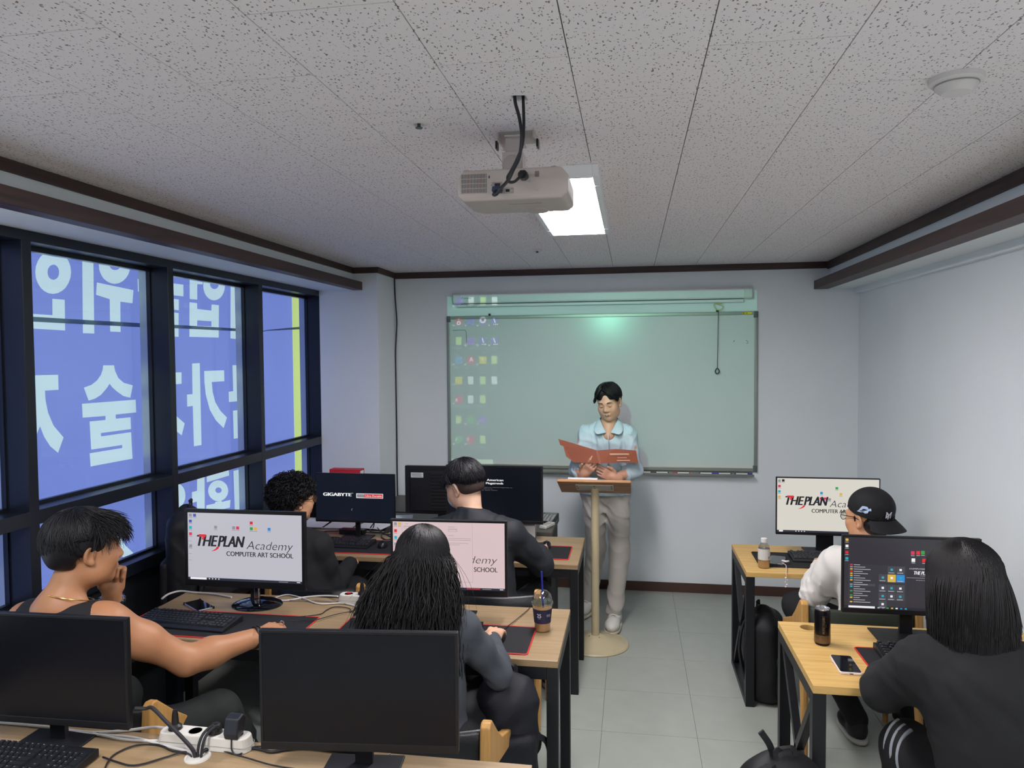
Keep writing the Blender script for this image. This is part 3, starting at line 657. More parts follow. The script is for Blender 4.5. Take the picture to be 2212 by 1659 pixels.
# the beam of the projector: desktop picture thrown on the board
PL = Vector((-0.288, 2.352, 2.377))
ld = bpy.data.lights.new('projector_beam', 'SPOT'); lo = bpy.data.objects.new('projector_beam', ld); COL.objects.link(lo)
lo.location = PL; lo.rotation_euler = (math.radians(90), 0, 0); ld.spot_size = math.radians(75); ld.spot_blend = 0.0; ld.shadow_soft_size = .0015
ld.energy = 1.0; ld.use_nodes = True
def beam_nodes():
    nt = ld.node_tree; N = nt.nodes.new; L = nt.links.new
    for n in list(nt.nodes): nt.nodes.remove(n)
    out = N('ShaderNodeOutputLight'); em = N('ShaderNodeEmission'); L(em.outputs[0], out.inputs[0])
    tc = N('ShaderNodeTexCoord'); sx = N('ShaderNodeSeparateXYZ'); L(tc.outputs['Normal'], sx.inputs[0])
    def M(op, a, b=None, c=None):
        n = N('ShaderNodeMath'); n.operation = op
        for i, v in enumerate((a, b, c)):
            if v is None: continue
            if isinstance(v, (int, float)): n.inputs[i].default_value = v
            else: L(v, n.inputs[i])
        return n.outputs[0]
    az = M('ABSOLUTE', sx.outputs[2]); D = YB - .02 - PL.y
    X = M('MULTIPLY_ADD', M('DIVIDE', sx.outputs[0], az), BEAM_SX * D, PL.x); Z = M('MULTIPLY_ADD', M('DIVIDE', sx.outputs[1], az), BEAM_SZ * D, PL.z)
    def boxm(x0, x1, z0, z1):
        return M('MULTIPLY', M('COMPARE', X, (x0 + x1) / 2, (x1 - x0) / 2), M('COMPARE', Z, (z0 + z1) / 2, (z1 - z0) / 2))
    cur = None
    def mixc(mask, col):
        nonlocal cur
        m = N('ShaderNodeMix'); m.data_type = 'RGBA'; L(mask, m.inputs[0])
        if cur is None: m.inputs[6].default_value = (0, 0, 0, 1)
        else: L(cur, m.inputs[6])
        m.inputs[7].default_value = (*col, 1); cur = m.outputs[2]
    base = (.040, .175, .115)
    mixc(boxm(-1.494, .944, .945, 2.375), base)
    cols = [991, 1017, 1043, 1068]; rows = [652, 694, 737, 778, 822, 863, 907, 950]
    K = {'w': (.42, .58, .50), 'g': (.28, .52, .16), 'y': (.36, .44, .02), 'r': (.34, .09, .10), 'v': (.12, .13, .36), 'c': (.03, .25, .36), 'b': (.06, .14, .36), 'd': (.03, .32, .10), 'k': (.01, .06, .05)}
    grid = ['vwgw', 'rbvb', 'gvbb', 'cryg', 'ywgw', 'rwg', 'gdv', 'drg']
    for r, row in enumerate(grid):
        for c, k in enumerate(row):
            p = at(cols[c], rows[r], Y=YB - .02); h = .030
            if k in 'gw': mixc(boxm(p.x - .024, p.x + .022, p.z - .030, p.z + .034), K[k])
            else: mixc(boxm(p.x - h, p.x + h, p.z - h, p.z + h), K[k])
            mixc(boxm(p.x - .045, p.x + .035, p.z - .062, p.z - .054), (.09, .25, .19))
            if k not in 'gw' : mixc(boxm(p.x - .052, p.x - .036, p.z - .040, p.z - .026), (.30, .42, .38))
    W_ = (.60, .70, .68)
    def letter(ch, px, py, s):
        p = at(px, py, Y=YB - .02); ax = M('ABSOLUTE', M('SUBTRACT', X, p.x)); dz = M('SUBTRACT', Z, p.z)
        inz = M('COMPARE', dz, 0.0, s)
        if ch == 'A':
            leg = M('COMPARE', ax, M('MULTIPLY_ADD', dz, -.36, .36 * s), s * .17)
            barm = M('MULTIPLY', M('COMPARE', dz, -.35 * s, s * .14), M('LESS_THAN', ax, s * .45))
            mixc(M('MULTIPLY', M('MAXIMUM', leg, barm), inz), W_)
        elif ch == 'X': mixc(M('MULTIPLY', M('COMPARE', ax, M('MULTIPLY', M('ABSOLUTE', dz), .7), s * .17), inz), W_)
        elif ch == 'I':
            mixc(M('MULTIPLY', M('LESS_THAN', ax, s * .15), inz), W_); mixc(M('MULTIPLY', M('COMPARE', M('ABSOLUTE', dz), s * .88, s * .12), M('LESS_THAN', ax, s * .4)), W_)
        elif ch == 'P':
            mixc(boxm(p.x - s * .55, p.x - s * .25, p.z - s, p.z + s), W_); mixc(boxm(p.x - s * .55, p.x + s * .5, p.z - s * .1, p.z + s), W_); mixc(boxm(p.x - s * .25, p.x + s * .2, p.z + s * .2, p.z + s * .7), K['r'])
        elif ch == 'Z':   # lightning flash of an archive icon with its plate
            mixc(M('MULTIPLY', M('COMPARE', M('SUBTRACT', X, p.x), M('MULTIPLY', dz, -.3), s * .25), inz), W_)
            mixc(boxm(p.x - .012, p.x + .034, p.z - .042, p.z - .022), K['k']); 
            for q in (-.004, .010, .024): mixc(boxm(p.x + q - .004, p.x + q + .004, p.z - .038, p.z - .026), W_)
        elif ch == 'o':
            rr = M('SQRT', M('ADD', M('MULTIPLY', ax, ax), M('MULTIPLY', dz, dz))); mixc(M('COMPARE', rr, s * .75, s * .28), W_)
    for a in (('A', 1018, 776, .017), ('A', 986, 864, .013), ('I', 1043, 776, .014), ('X', 986, 949, .013), ('P', 1011, 949, .013), ('Z', 1068, 692, .020), ('Z', 1043, 735, .020), ('Z', 1068, 735, .020),
              ('o', 991, 698, .016), ('o', 991, 689, .008), ('o', 1043, 691, .026)): letter(*a)
    # pale start bar of the desktop
    p = at(975, 991, Y=YB - .02); q = at(1065, 1003, Y=YB - .02); mixc(boxm(p.x, q.x, .955, p.z), (.35, .55, .36))
    p = at(1066, 991, Y=YB - .02); mixc(boxm(p.x, .944, .945, p.z), (.12, .17, .13))
    L(cur, em.inputs[0]); em.inputs[1].default_value = BEAM
BEAM_SX, BEAM_SZ, BEAM = 1.0, 1.0, 560.0
beam_nodes()

# ------------------------------------------------------------------ whiteboard
wb_alu = mat('dull aluminium', '8d8f8a', .38, metal=.55); wb_cap = mat('grey corner plastic', '55595a', .5)
WX0, WX1, WZ0, WZ1, WY = -1.500, .955, .972, 2.213, YB
wb = root('whiteboard', 'large wall whiteboard in aluminium frame lit by a projected desktop', 'whiteboard', ((WX0 + WX1) / 2, WY, WZ0))
ww, wh = (WX1 - WX0) / 2, WZ1 - WZ0
part('panel', mat('whiteboard enamel', 'c2c6c6', .22, noise=.02, nscale=2, spec=.4), wb, lambda b: b.box(-ww + .02, ww - .02, -.016, -.002, .02, wh - .02))
fr = part('frame', wb_alu, wb, lambda b: (b.box(-ww, ww, -.024, -.001, wh - .026, wh), b.box(-ww, ww, -.024, -.001, 0, .028), b.box(-ww, -ww + .024, -.024, -.001, .028, wh - .026), b.box(ww - .024, ww, -.024, -.001, .028, wh - .026)), bevel=.003)
for sx in (-1, 1):
    for z0, z1 in ((0, .05), (wh - .05, wh)): part('corner_cap', wb_cap, fr, lambda b: (b.box(min(sx * ww, sx * (ww - .03)) - .001, max(sx * ww, sx * (ww - .03)) + .001, -.0255, -.001, z0 if z0 else -.001, z1 + .001)), bevel=.004)
part('pen_tray', wb_alu, wb, lambda b: (b.box(-ww + .03, ww - .03, -.075, -.001, -.030, -.024), b.box(-ww + .03, ww - .03, -.078, -.073, -.030, -.012), b.box(-ww + .03, ww - .03, -.004, -.001, -.03, 0)), bevel=.001)
for x in (-1.144, .654):
    part('hanger', blk, wb, lambda b: b.lathe([(.010, 0), (.010, .012), (.004, .014), (0, .014)], 14, M=Matrix.Rotation(math.radians(90), 4, 'X'), c=(x - (WX0 + WX1) / 2, -.002, wh + .008)), smooth=True)
part('maker_sticker', mat('yellow sticker', 'd8c81e', .5), wb, lambda b: b.box(ww - .115, ww - .045, -.0252, -.024, wh - .022, wh - .005))
part('sticker_print', mat('red print', 'b5382a', .5), wb, lambda b: (b.box(ww - .112, ww - .100, -.0256, -.025, wh - .019, wh - .008), b.box(ww - .095, ww - .075, -.0256, -.025, wh - .016, wh - .011)))
ink = mat('marker ink', '30383a', .6)
def stroke(pts): 
    q = [at(px, py, Y=WY - .0165) - wb.location for px, py in pts]
    return lambda b: b.tube(q, .0016, 5)
part('ink_stroke', ink, wb, stroke([(978, 714), (992, 713), (1005, 713), (1007, 718), (1008, 740)]))
part('ink_stroke', ink, wb, stroke([(1611, 735), (1615, 737), (1616, 741), (1612, 742)]))
part('ink_stroke', ink, wb, stroke([(1587, 735), (1584, 739)]))

# markers on the tray
def marker(label, x, white_len, cap, flip, dz=0.0, dy=0.0):
    r = root('marker_pen', label, 'marker', (x, WY - .048 + dy, WZ0 - .0155 + dz), 0, 'marker pens on the whiteboard tray')
    s = -1 if flip else 1
    Mx = Matrix.Rotation(math.radians(90), 4, 'Y')
    part('barrel', mat('marker white', 'd2d4d4', .4), r, lambda b: b.lathe([(.0085, -.045), (.0085, .045)], 12, M=Mx), smooth=True)
    part('cap', mat('marker cap ' + cap, cap, .4), r, lambda b: b.lathe([(.0, .082), (.0075, .080), (.0092, .05), (.0092, .043)], 12, M=Mx @ Matrix.Scale(s, 4, (0, 0, 1))), smooth=True)
    part('end_plug', mat('marker cap ' + cap, cap, .4), r, lambda b: b.lathe([(.0087, -.043), (.0087, -.052), (0, -.053)], 12, M=Mx @ Matrix.Scale(s, 4, (0, 0, 1))), smooth=True)
for lb, px, cp, fl in (('black-capped marker on the tray, nearest to the presenter', 1393, '15171a', False), ('black-capped marker, second along the tray from the presenter', 1430, '15171a', True),
                       ('red-capped marker pen on the whiteboard tray', 1476, 'b3202a', True), ('blue-capped marker lying left among the three blue ones', 1525, '2030a0', False),
                       ('blue-capped marker lying in the middle of the three blue ones', 1565, '2030a0', True), ('blue-capped marker at the far right end of the tray', 1602, '2030a0', False)):
    p = at(px, 1016, Y=WY - .048); marker(lb, p.x, 1, cp, fl)

# ------------------------------------------------------------------ rolled projection screen over the board
SX0, SX1, SZ, SY = -1.432, .905, 2.352, YB - .055
sc = root('projection_screen', 'rolled-up white projection screen case mounted above the whiteboard', 'screen', ((SX0 + SX1) / 2, YB, SZ))
sw = (SX1 - SX0) / 2
case_w = mat('screen case white', 'd6d8da', .4)
prof = [(-.002, -.040), (-.070, -.040), (-.078, -.030), (-.080, .030), (-.070, .042), (-.002, .042)]
part('case', case_w, sc, lambda b: b.prism(prof, -sw + .03, sw - .03, lambda u, v, t: (t, u, v)))
for sx in (-1, 1):
    part('end_cap', mat('cap white', 'c8ccc8', .45), sc, lambda b: b.prism([(p[0] * 1.05 if p[0] < -.01 else p[0], p[1] * 1.08) for p in prof], min(sx * sw, sx * (sw - .06)), max(sx * sw, sx * (sw - .06)), lambda u, v, t: (t, u, v)), bevel=.004)
part('slot', blk, sc, lambda b: (b.box(-sw + .06, sw - .06, -.050, -.030, -.0425, -.0395)))
part('weight_bar', case_w, sc, lambda b: b.box(-sw + .03, sw - .06, -.048, -.034, -.068, -.046), bevel=.003)
part('maker_print', mat('print dark', '5b6462', .6), sc, (lambda V, F: (lambda b: b.add([(x, -.0805, y) for x, y in V], F)))(*fit_text('Comple', -sw + .07, -sw + .15, -.004, .014)))
part('maker_print', mat('print dark', '5b6462', .6), sc, (lambda V, F: (lambda b: b.add([(x, -.0485, y) for x, y in V], F)))(*fit_text('screen', -sw + .10, -sw + .19, -.062, .010)))
hk = Vector((.655, YB - .045, 2.225)) - sc.location
part('hook', mat('clear yellow hook', 'b9bd7e', .3), sc, lambda b: b.tube([Vector(p) + hk for p in spline([(.03, 0, .052), (-.018, 0, .055), (-.030, 0, .035), (-.012, 0, .006), (.012, 0, .0), (.032, 0, .012), (.034, 0, .032), (-.018, 0, .05)], 6)], .0035, 6), smooth=True)
part('pull_cord', mat('dark cord', '22302e', .6), sc, lambda b: b.tube([hk + Vector((.004, 0, .002)), hk + Vector((-.004, 0, -.445))], .0022, 6))
part('pull_ring', mat('dark cord', '22302e', .6), sc, lambda b: b.tube([hk + Vector((-.004 + .015 * math.sin(a) * (1 - .35 * math.cos(a) if math.cos(a) > 0 else 1), 0, -.470 + .021 * math.cos(a))) for a in [2 * math.pi * k / 20 for k in range(20)]], .0042, 6, closed=True), smooth=True)

# cable stapled down the corner
b = MB(); b.tube(spline([(-1.945, 5.885, 2.55), (-1.942, 5.885, 2.39), (-1.930, 5.885, 2.19), (-1.936, 5.885, 2.05), (-1.944, 5.885, 1.9), (-1.944, 5.885, 1.6), (-1.943, 5.885, 1.2), (-1.944, 5.885, .8), (-1.94, 5.885, .3)]), .0055, 8)
tag(b.build('wall_cable', blk_cable, smooth=True), 'thin black cable running down the wall corner beside the pilaster', 'cable')
# ================================================================== DESKS
oak = wood('light oak laminate', '988263', '897353', 5, 0, .42)
oak_y = wood('yellow oak laminate', 'd0ab68', 'bd9755', 5, 0, .42)
oak_edge = mat('oak edge band', 'c9ae84', .5, noise=.08, nscale=8)
leg_m = mat('black tube steel', '14161b', .42, noise=.1)
DZ = .73
def desk(label, x0, x1, y0, y1, top, brace=None, grommet=None, inset=.006):
    r = root('desk', label, 'desk', ((x0 + x1) / 2, (y0 + y1) / 2, 0)); w, d = (x1 - x0) / 2, (y1 - y0) / 2
    if grommet is None:
        part('desktop', top, r, lambda b: b.box(-w, w, -d, d, DZ - .027, DZ), bevel=.002)
    else:
        gx, gy, gr_ = grommet[0] - r.location.x, grommet[1] - r.location.y, .032
        def topmesh(b):
            n = 24; ring = [(gx + gr_ * math.cos(2 * math.pi * k / n), gy + gr_ * math.sin(2 * math.pi * k / n)) for k in range(n)]
            rect = [(-w, -d), (w, -d), (w, d), (-w, d)]
            pts = rect + ring; tri = tessellate_polygon([[Vector((*p, 0)) for p in rect], [Vector((*p, 0)) for p in ring]])
            b.add([(*p, DZ) for p in pts], tri); b.add([(*p, DZ - .027) for p in pts], [t[::-1] for t in tri])
            o = len(b.v) - 2 * len(pts)
            N_ = len(pts)
            for k in range(4): b.f.append((o + k, o + (k + 1) % 4, o + N_ + (k + 1) % 4, o + N_ + k)); b.m.append(0)
            for k in range(n): b.f.append((o + 4 + k, o + 4 + (k + 1) % n, o + N_ + 4 + (k + 1) % n, o + N_ + 4 + k)); b.m.append(0)
        part('desktop', top, r, topmesh)
    t = .045
    for sx in (-1, 1):
        for sy in (-1, 1):
            part('leg', leg_m, r, lambda b: b.box(sx * w - (t if sx > 0 else 0), sx * w + (0 if sx > 0 else t), sy * (d - (inset if sy > 0 else .006)) - (t if sy > 0 else 0), sy * (d - (inset if sy > 0 else .006)) + (0 if sy > 0 else t), 0, DZ - .027), bevel=.002)
        part('side_rail', leg_m, r, lambda b: b.box(sx * w - (t if sx > 0 else 0), sx * w + (0 if sx > 0 else t), -d + .05, d - .05, DZ - .072, DZ - .0275), bevel=.002)
        if brace:
            part('side_rail', leg_m, r, lambda b: b.box(sx * w - (t if sx > 0 else 0), sx * w + (0 if sx > 0 else t), -d + .05, d - .05, 0.0, .03), bevel=.002)
            xx = sx * (w - t / 2)
            part('cross_brace', leg_m, r, lambda b: b.bar((xx, -d + .05, .03), (xx, d - .05, DZ - .07), .03, .03), bevel=.001)
            part('cross_brace', leg_m, r, lambda b: b.bar((xx, -d + .05, DZ - .07), (xx, d - .05, .03), .03, .03), bevel=.001)
    for sy in ((1,) if brace else (-1, 1)):
        part('apron_rail', leg_m, r, lambda b: b.box(-w + t, w - t, sy * (d - .006) - (.045 if sy > 0 else 0), sy * (d - .006) + (0 if sy > 0 else .045), DZ - .077, DZ - .0275), bevel=.002)
    return r
desk('light oak desk in the foreground with two switched-off monitors', -2.17, -.279, 1.40, 2.005, oak, grommet=(-1.239, 1.902))
desk('light oak desk of the second row with the iced coffee cup', -2.17, -.277, 2.715, 3.290, oak)
desk('light oak desk in front, beside the lectern, with start-up screen monitors', -2.12, -.295, 4.00, 4.62, oak, inset=.10)
desk('yellow oak desk with crossed steel side frame by the far right wall', .597, 1.685, 3.995, 4.58, oak_y, brace=True)
desk('yellow oak desk with drink can and phone at lower right', .620, 1.685, 2.640, 3.268, oak_y, brace=True, grommet=(.730, 3.209))
# instructor's dark desk and the low cabinet behind it
grey_top = mat('dark grey laminate', '4b4744', .45, noise=.08, nscale=12)
r = root('instructor_desk', 'dark grey office desk behind the front row of oak desks', 'desk', (-1.2, 4.95, 0))
part('desktop', grey_top, r, lambda b: b.box(-.74, .685, -.22, .24, DZ - .028, DZ), bevel=.003)
for x in (-.72, .645): part('side_panel', mat('desk side dark', '2c2c2e', .5), r, lambda b: b.box(x, x + .03, -.20, .22, 0, DZ - .028), bevel=.002)
part('modesty_panel', mat('desk side dark', '2c2c2e', .5), r, lambda b: b.box(-.69, .645, .17, .19, .2, DZ - .028), bevel=.002)
r = root('low_cabinet', 'dark grey low cabinet standing against the wall under the corner cable', 'cabinet', (-1.62, 5.52, 0))
part('body', mat('desk side dark', '2c2c2e', .5), r, lambda b: b.box(-.30, .28, -.29, .33, 0, DZ - .02), bevel=.003)
part('top_board', grey_top, r, lambda b: b.box(-.31, .29, -.30, .34, DZ - .02, DZ), bevel=.002)
for s in (-1, 1): 
    dr = part('door', mat('desk side dark', '2c2c2e', .5), r, lambda b: b.box(-.005 + s * .145 - .137, -.005 + s * .145 + .137, -.305, -.291, .05, DZ - .03), bevel=.002)
    part('handle', steel, dr, lambda b: b.box(s * .03 - .005, s * .03 + .005, -.315, -.305, .45, .55))

# ================================================================== CHAIRS
chair_wood = wood('beech chair wood', 'c79a5b', 'b58747', 6, 2, .45)
def chair(label, x, y, rz, pad):
    """beech armchair: wedge-shaped side frames, padded seat and wrap-round back; faces +Y"""
    r = root('wooden_chair', label, 'chair', (x, y, 0), rz, 'beech chairs at the desks')
    for sx in (-1, 1):
        X = sx * .245
        part('leg', chair_wood, r, lambda b: b.tube([(X, .20, 0), (X, .19, .25), (X, .17, .50)], [.013, .018, .020], 10), smooth=True)
        part('leg', chair_wood, r, lambda b: b.tube([(X * 1.02, -.27, 0), (X, -.235, .25), (X, -.20, .46)], [.013, .018, .020], 10), smooth=True)
        # wedge plate: wide foot split by an opening, rising to a rounded top that carries the back pad
        out = [(.19, .485), (.19, .52), (-.02, .60), (-.10, .66), (-.19, .738), (-.215, .742), (-.232, .73), (-.245, .60), (-.235, .44), (-.185, .44), (-.19, .53), (-.165, .57), (-.10, .545), (.10, .49)]
        part('side_frame', chair_wood, r, lambda b: b.prism(out, X - .0165, X + .0165, lambda u, v, t: (t, u, v)), bevel=.006, seg=3)
    part('seat', pad, r, lambda b: b.box(-.225, .225, -.19, .22, .415, .465), bevel=.018, seg=3)
    part('stretcher', chair_wood, r, lambda b: (b.box(-.235, .235, -.20, -.17, .385, .415), b.box(-.235, .235, .16, .19, .385, .415)))
    def back(b):
        n = 14; R = []
        for k in range(n + 1):
            t = -1 + 2 * k / n; R.append((t * .228, -.205 - .055 * (1 - t * t)))
        for z0, z1, g in ((.535, .715, .016),):
            vs = []
            for px_, py_ in R: vs += [(px_, py_ + g, z0 + .01), (px_, py_ + g, z1 - .01), (px_, py_ + g * .3, z1), (px_, py_ - g * .3, z1), (px_, py_ - g, z1 - .01), (px_, py_ - g, z0 + .01), (px_, py_ - g * .3, z0), (px_, py_ + g * .3, z0)]
            fs = [(i * 8 + a, i * 8 + (a + 1) % 8, i * 8 + 8 + (a + 1) % 8, i * 8 + 8 + a) for i in range(n) for a in range(8)]
            fs += [tuple(range(8)), tuple(reversed(range(n * 8, n * 8 + 8)))]
            b.add(vs, fs)
    part('backrest', pad, r, back, smooth=True, sharp=50)
    return r
pad_blk = mat('black leatherette', '17191c', .35, noise=.1, bump=.1, bscale=300); pad_olive = mat('olive green upholstery', '2c3326', .6, noise=.12)
chair('beech chair with black pad under the man in the sleeveless top', -1.83, 2.385, 0, pad_blk)
chair('beech chair with black pad under the long-haired student', -.695, 2.415, 0, pad_blk)
chair('beech chair under the curly-haired student with glasses', -1.60, 3.70, 0, pad_blk)
chair('beech chair with a dark bag on its back under the masked student', -.700, 3.72, 0, pad_blk)
chair('beech chair with olive green back under the student in the cap', 1.03, 3.74, 0, pad_olive)
chair('beech chair at lower right under the student dressed in black', 1.135, 2.30, 0, pad_blk)

# ================================================================== MONITORS
bez = mat('monitor black', '15161a', .35, noise=.06); bez_soft = mat('monitor back black', '121419', .5, noise=.08)
scr_off = mat('dark screen', '101218', .22, noise=.05, spec=.35)
chrome = mat('chrome', 'd0d0d2', .08, metal=1.0); gloss_blk = mat('gloss black', '0a0c12', .06, coat=.6)
def monitor(label, x, y, w, h, zb, rz=0.0, tilt=0.0, stand='plate', bezel=.008, chin=.018, screen=None, neck_dx=0.0, base_dy=.035, baseW=.22, baseD=.17, off=False, neck_w=.05):
    """screen faces -Y; (x, y) is the middle of the screen face, zb its lower edge over the floor"""
    r = root('monitor', label, 'monitor', (x, y, DZ), rz); z0 = zb - DZ; z1 = z0 + h
    T = Matrix.Translation((0, 0, z0)) @ Matrix.Rotation(tilt, 4, 'X') @ Matrix.Translation((0, 0, -z0))
    part('housing', bez, r, lambda b: (b.box(-w / 2, w / 2, 0.0, .018, z0, z1, M=T), b.box(-w * .42, w * .42, .0175, .038, z0 + h * .12, z0 + h * .8, M=T)), bevel=.0025)
    fr = part('bezel', bez, r, lambda b: (b.box(-w / 2, w / 2, -.003, .0005, z0, z0 + chin, M=T), b.box(-w / 2, w / 2, -.003, .0005, z1 - bezel, z1, M=T),
        b.box(-w / 2, -w / 2 + bezel, -.003, .0005, z0 + chin, z1 - bezel, M=T), b.box(w / 2 - bezel, w / 2, -.003, .0005, z0 + chin, z1 - bezel, M=T)), bevel=.0012)
    s = part('screen', scr_off if off else screen[0], r, lambda b: b.box(-w / 2 + bezel, w / 2 - bezel, -.0012, .0, z0 + chin, z1 - bezel, M=T))
    if stand == 'plate':
        part('neck', bez, r, lambda b: b.box(neck_dx - neck_w / 2, neck_dx + neck_w / 2, base_dy, base_dy + .018, .006, z0 + h * .45), bevel=.002)
        part('foot_plate', bez_soft, r, lambda b: b.box(neck_dx - baseW / 2, neck_dx + baseW / 2, base_dy + .05 - baseD, base_dy + .05, 0, .007), bevel=.002)
    elif stand == 'round':
        part('foot_plate', gloss_blk, r, lambda b: b.lathe([(.0, .026), (.03, .025), (.075, .019), (.105, .010), (.112, .004), (.112, 0), (0, 0)][::-1], 48, M=Matrix.Diagonal((1.06, .88, 1, 1)), c=(neck_dx, base_dy, 0)), smooth=True)
        part('neck', bez, r, lambda b: b.box(neck_dx - .030, neck_dx + .006, base_dy - .01, base_dy + .02, .02, z0 + .06), bevel=.004)
        part('neck_trim', chrome, r, lambda b: b.box(neck_dx - .008, neck_dx + .016, base_dy - .016, base_dy - .004, .022, z0 + .04), bevel=.003)
    if screen:
        b = MB(); iw, ih = w - 2 * bezel, h - chin - bezel
        screen[1](b, iw, ih)
        b.v = [tuple(T @ Vector((-iw / 2 + u, -.0014 - e, z0 + chin + v))) for u, v, e in b.v]
        b.build('screen_image', None, s)
    return r

# --- what the lit screens show; coordinates u right, v up, in metres on the panel
def q2(b, u0, u1, v0, v1, m, e=.0002): b.add([(u0, v0, e), (u1, v0, e), (u1, v1, e), (u0, v1, e)], [(0, 1, 2, 3)], m)
def t2(b, VF, m, e=.0003, heavy=0.0):
    for dx in ((0,) if not heavy else (-heavy, 0, heavy)): b.add([(x + dx, y, e) for x, y in VF[0]], VF[1], m)
S_dark = emat('screen ink', '2a2a30'); S_red = emat('screen red', 'd8323c'); S_bar = emat('screen taskbar', '303441'); S_white = emat('screen white', 'f0eef2')
S_blue = emat('screen blue', '3a8ad0'); S_green = emat('screen green', '3f9a4a'); S_grey = emat('screen grey', '8f8f96'); S_pink = emat('screen pink red', 'd23a5a'); S_yel = emat('screen yellow', 'd8b04a'); S_cyan = emat('screen cyan', '2fa9c0')
S_navy = emat('screen navy', '4a55b0')
def logo(b, iw, ih, ink, clip=0.0, ghost=False):
    U = lambda f: f * iw; Vv = lambda f: f * ih
    # THE PLAN: slanted heavy letters, red crossbar on the T and red tail under the P
    h = Vv(.170); y0 = Vv(.505)
    t2(b, fit_text('THE', U(.085), U(.268), y0, h, shear=.28, bold=.006, spacing=.95), ink, heavy=.0042 * iw)
    t2(b, fit_text('PLAN', U(.270), U(.505), y0, h, shear=.28, bold=.006, spacing=.95), ink, heavy=.0042 * iw)
    b.add([(U(.103), y0 + h * .80, .0004), (U(.160), y0 + h * .80, .0004), (U(.166), y0 + h * 1.02, .0004), (U(.098), y0 + h * 1.02, .0004)], [(0, 1, 2, 3)], S_red)
    b.add([(U(.125), y0 + h * .55, .0004), (U(.143), y0 + h * .55, .0004), (U(.152), y0 + h * .82, .0004), (U(.132), y0 + h * .82, .0004)], [(0, 1, 2, 3)], S_red)
    arc = [(.270, -.02), (.258, -.22), (.235, -.36), (.215, -.42)]
    vs = [(U(a) + d, y0 + h * q, .0004) for a, q in arc for d in (-U(.010), U(.012))]
    b.add(vs, [(2 * i, 2 * i + 1, 2 * i + 3, 2 * i + 2) for i in range(3)], S_red)
    t2(b, fit_text('Academy', U(.520), U(.925), Vv(.480), Vv(.130), shear=.25, bold=-.012), ink)
    t2(b, fit_text('COMPUTER ART SCHOOL', U(.345), U(.925), Vv(.370), Vv(.072)), ink, heavy=.0013 * iw)
def icons(b, iw, ih, lst, s=.026):
    for u, v, m in lst:
        q2(b, u * iw - s * .5 * iw, u * iw + s * .5 * iw, v * ih - s * .85 * ih, v * ih + s * .85 * ih, m)
        q2(b, u * iw - s * .6 * iw, u * iw + s * .6 * iw, v * ih - s * 1.55 * ih, v * ih - s * 1.25 * ih, S_grey)
def taskbar(b, iw, ih, white=(.02, .165), m=None):
    q2(b, 0, iw, 0, .033 * ih, m or S_bar, .0002)
    if white: q2(b, white[0] * iw, white[1] * iw, .002 * ih, .031 * ih, S_white, .0003)
    for k in range(4): q2(b, (.185 + .028 * k) * iw, (.195 + .028 * k) * iw, .010 * ih, .024 * ih, S_white, .0003)
    q2(b, .80 * iw, .88 * iw, .012 * ih, .020 * ih, S_grey, .0003); q2(b, .955 * iw, .985 * iw, .012 * ih, .022 * ih, S_white, .0003)
def scr_plan_a(b, iw, ih):
    logo(b, iw, ih, S_dark); taskbar(b, iw, ih)
    icons(b, iw, ih, [(.025, .96, S_grey), (.063, .96, S_navy), (.025, .87, S_navy), (.025, .775, S_cyan), (.025, .68, S_pink), (.025, .50, S_grey), (.25, .79, S_grey), (.41, .79, S_grey), (.445, .79, S_pink), (.565, .87, S_red), (.565, .785, S_green), (.60, .785, S_yel), (.72, .785, S_blue), (.145, .645, S_navy)])
    for k in range(4): q2(b, .005 * iw, .035 * iw, (.57 - k * .095) * ih, (.576 - k * .095) * ih, S_grey)
def scr_plan_b(b, iw, ih):
    logo(b, iw, ih, S_dark); taskbar(b, iw, ih, (.02, .06))
    icons(b, iw, ih, [(.022, .95, S_grey), (.06, .955, S_dark), (.022, .85, S_pink), (.022, .75, S_cyan), (.022, .65, S_yel), (.44, .735, S_blue), (.59, .83, S_green), (.63, .72, S_yel), (.435, .635, S_pink), (.475, .635, S_pink), (.52, .62, S_grey), (.205, .60, S_yel)])
S_pinkbg = emat('screen rose white', 'd8c0c2'); S_ink2 = emat('screen brown ink', '4a4048'); S_line = emat('screen hairline', 'a89498')
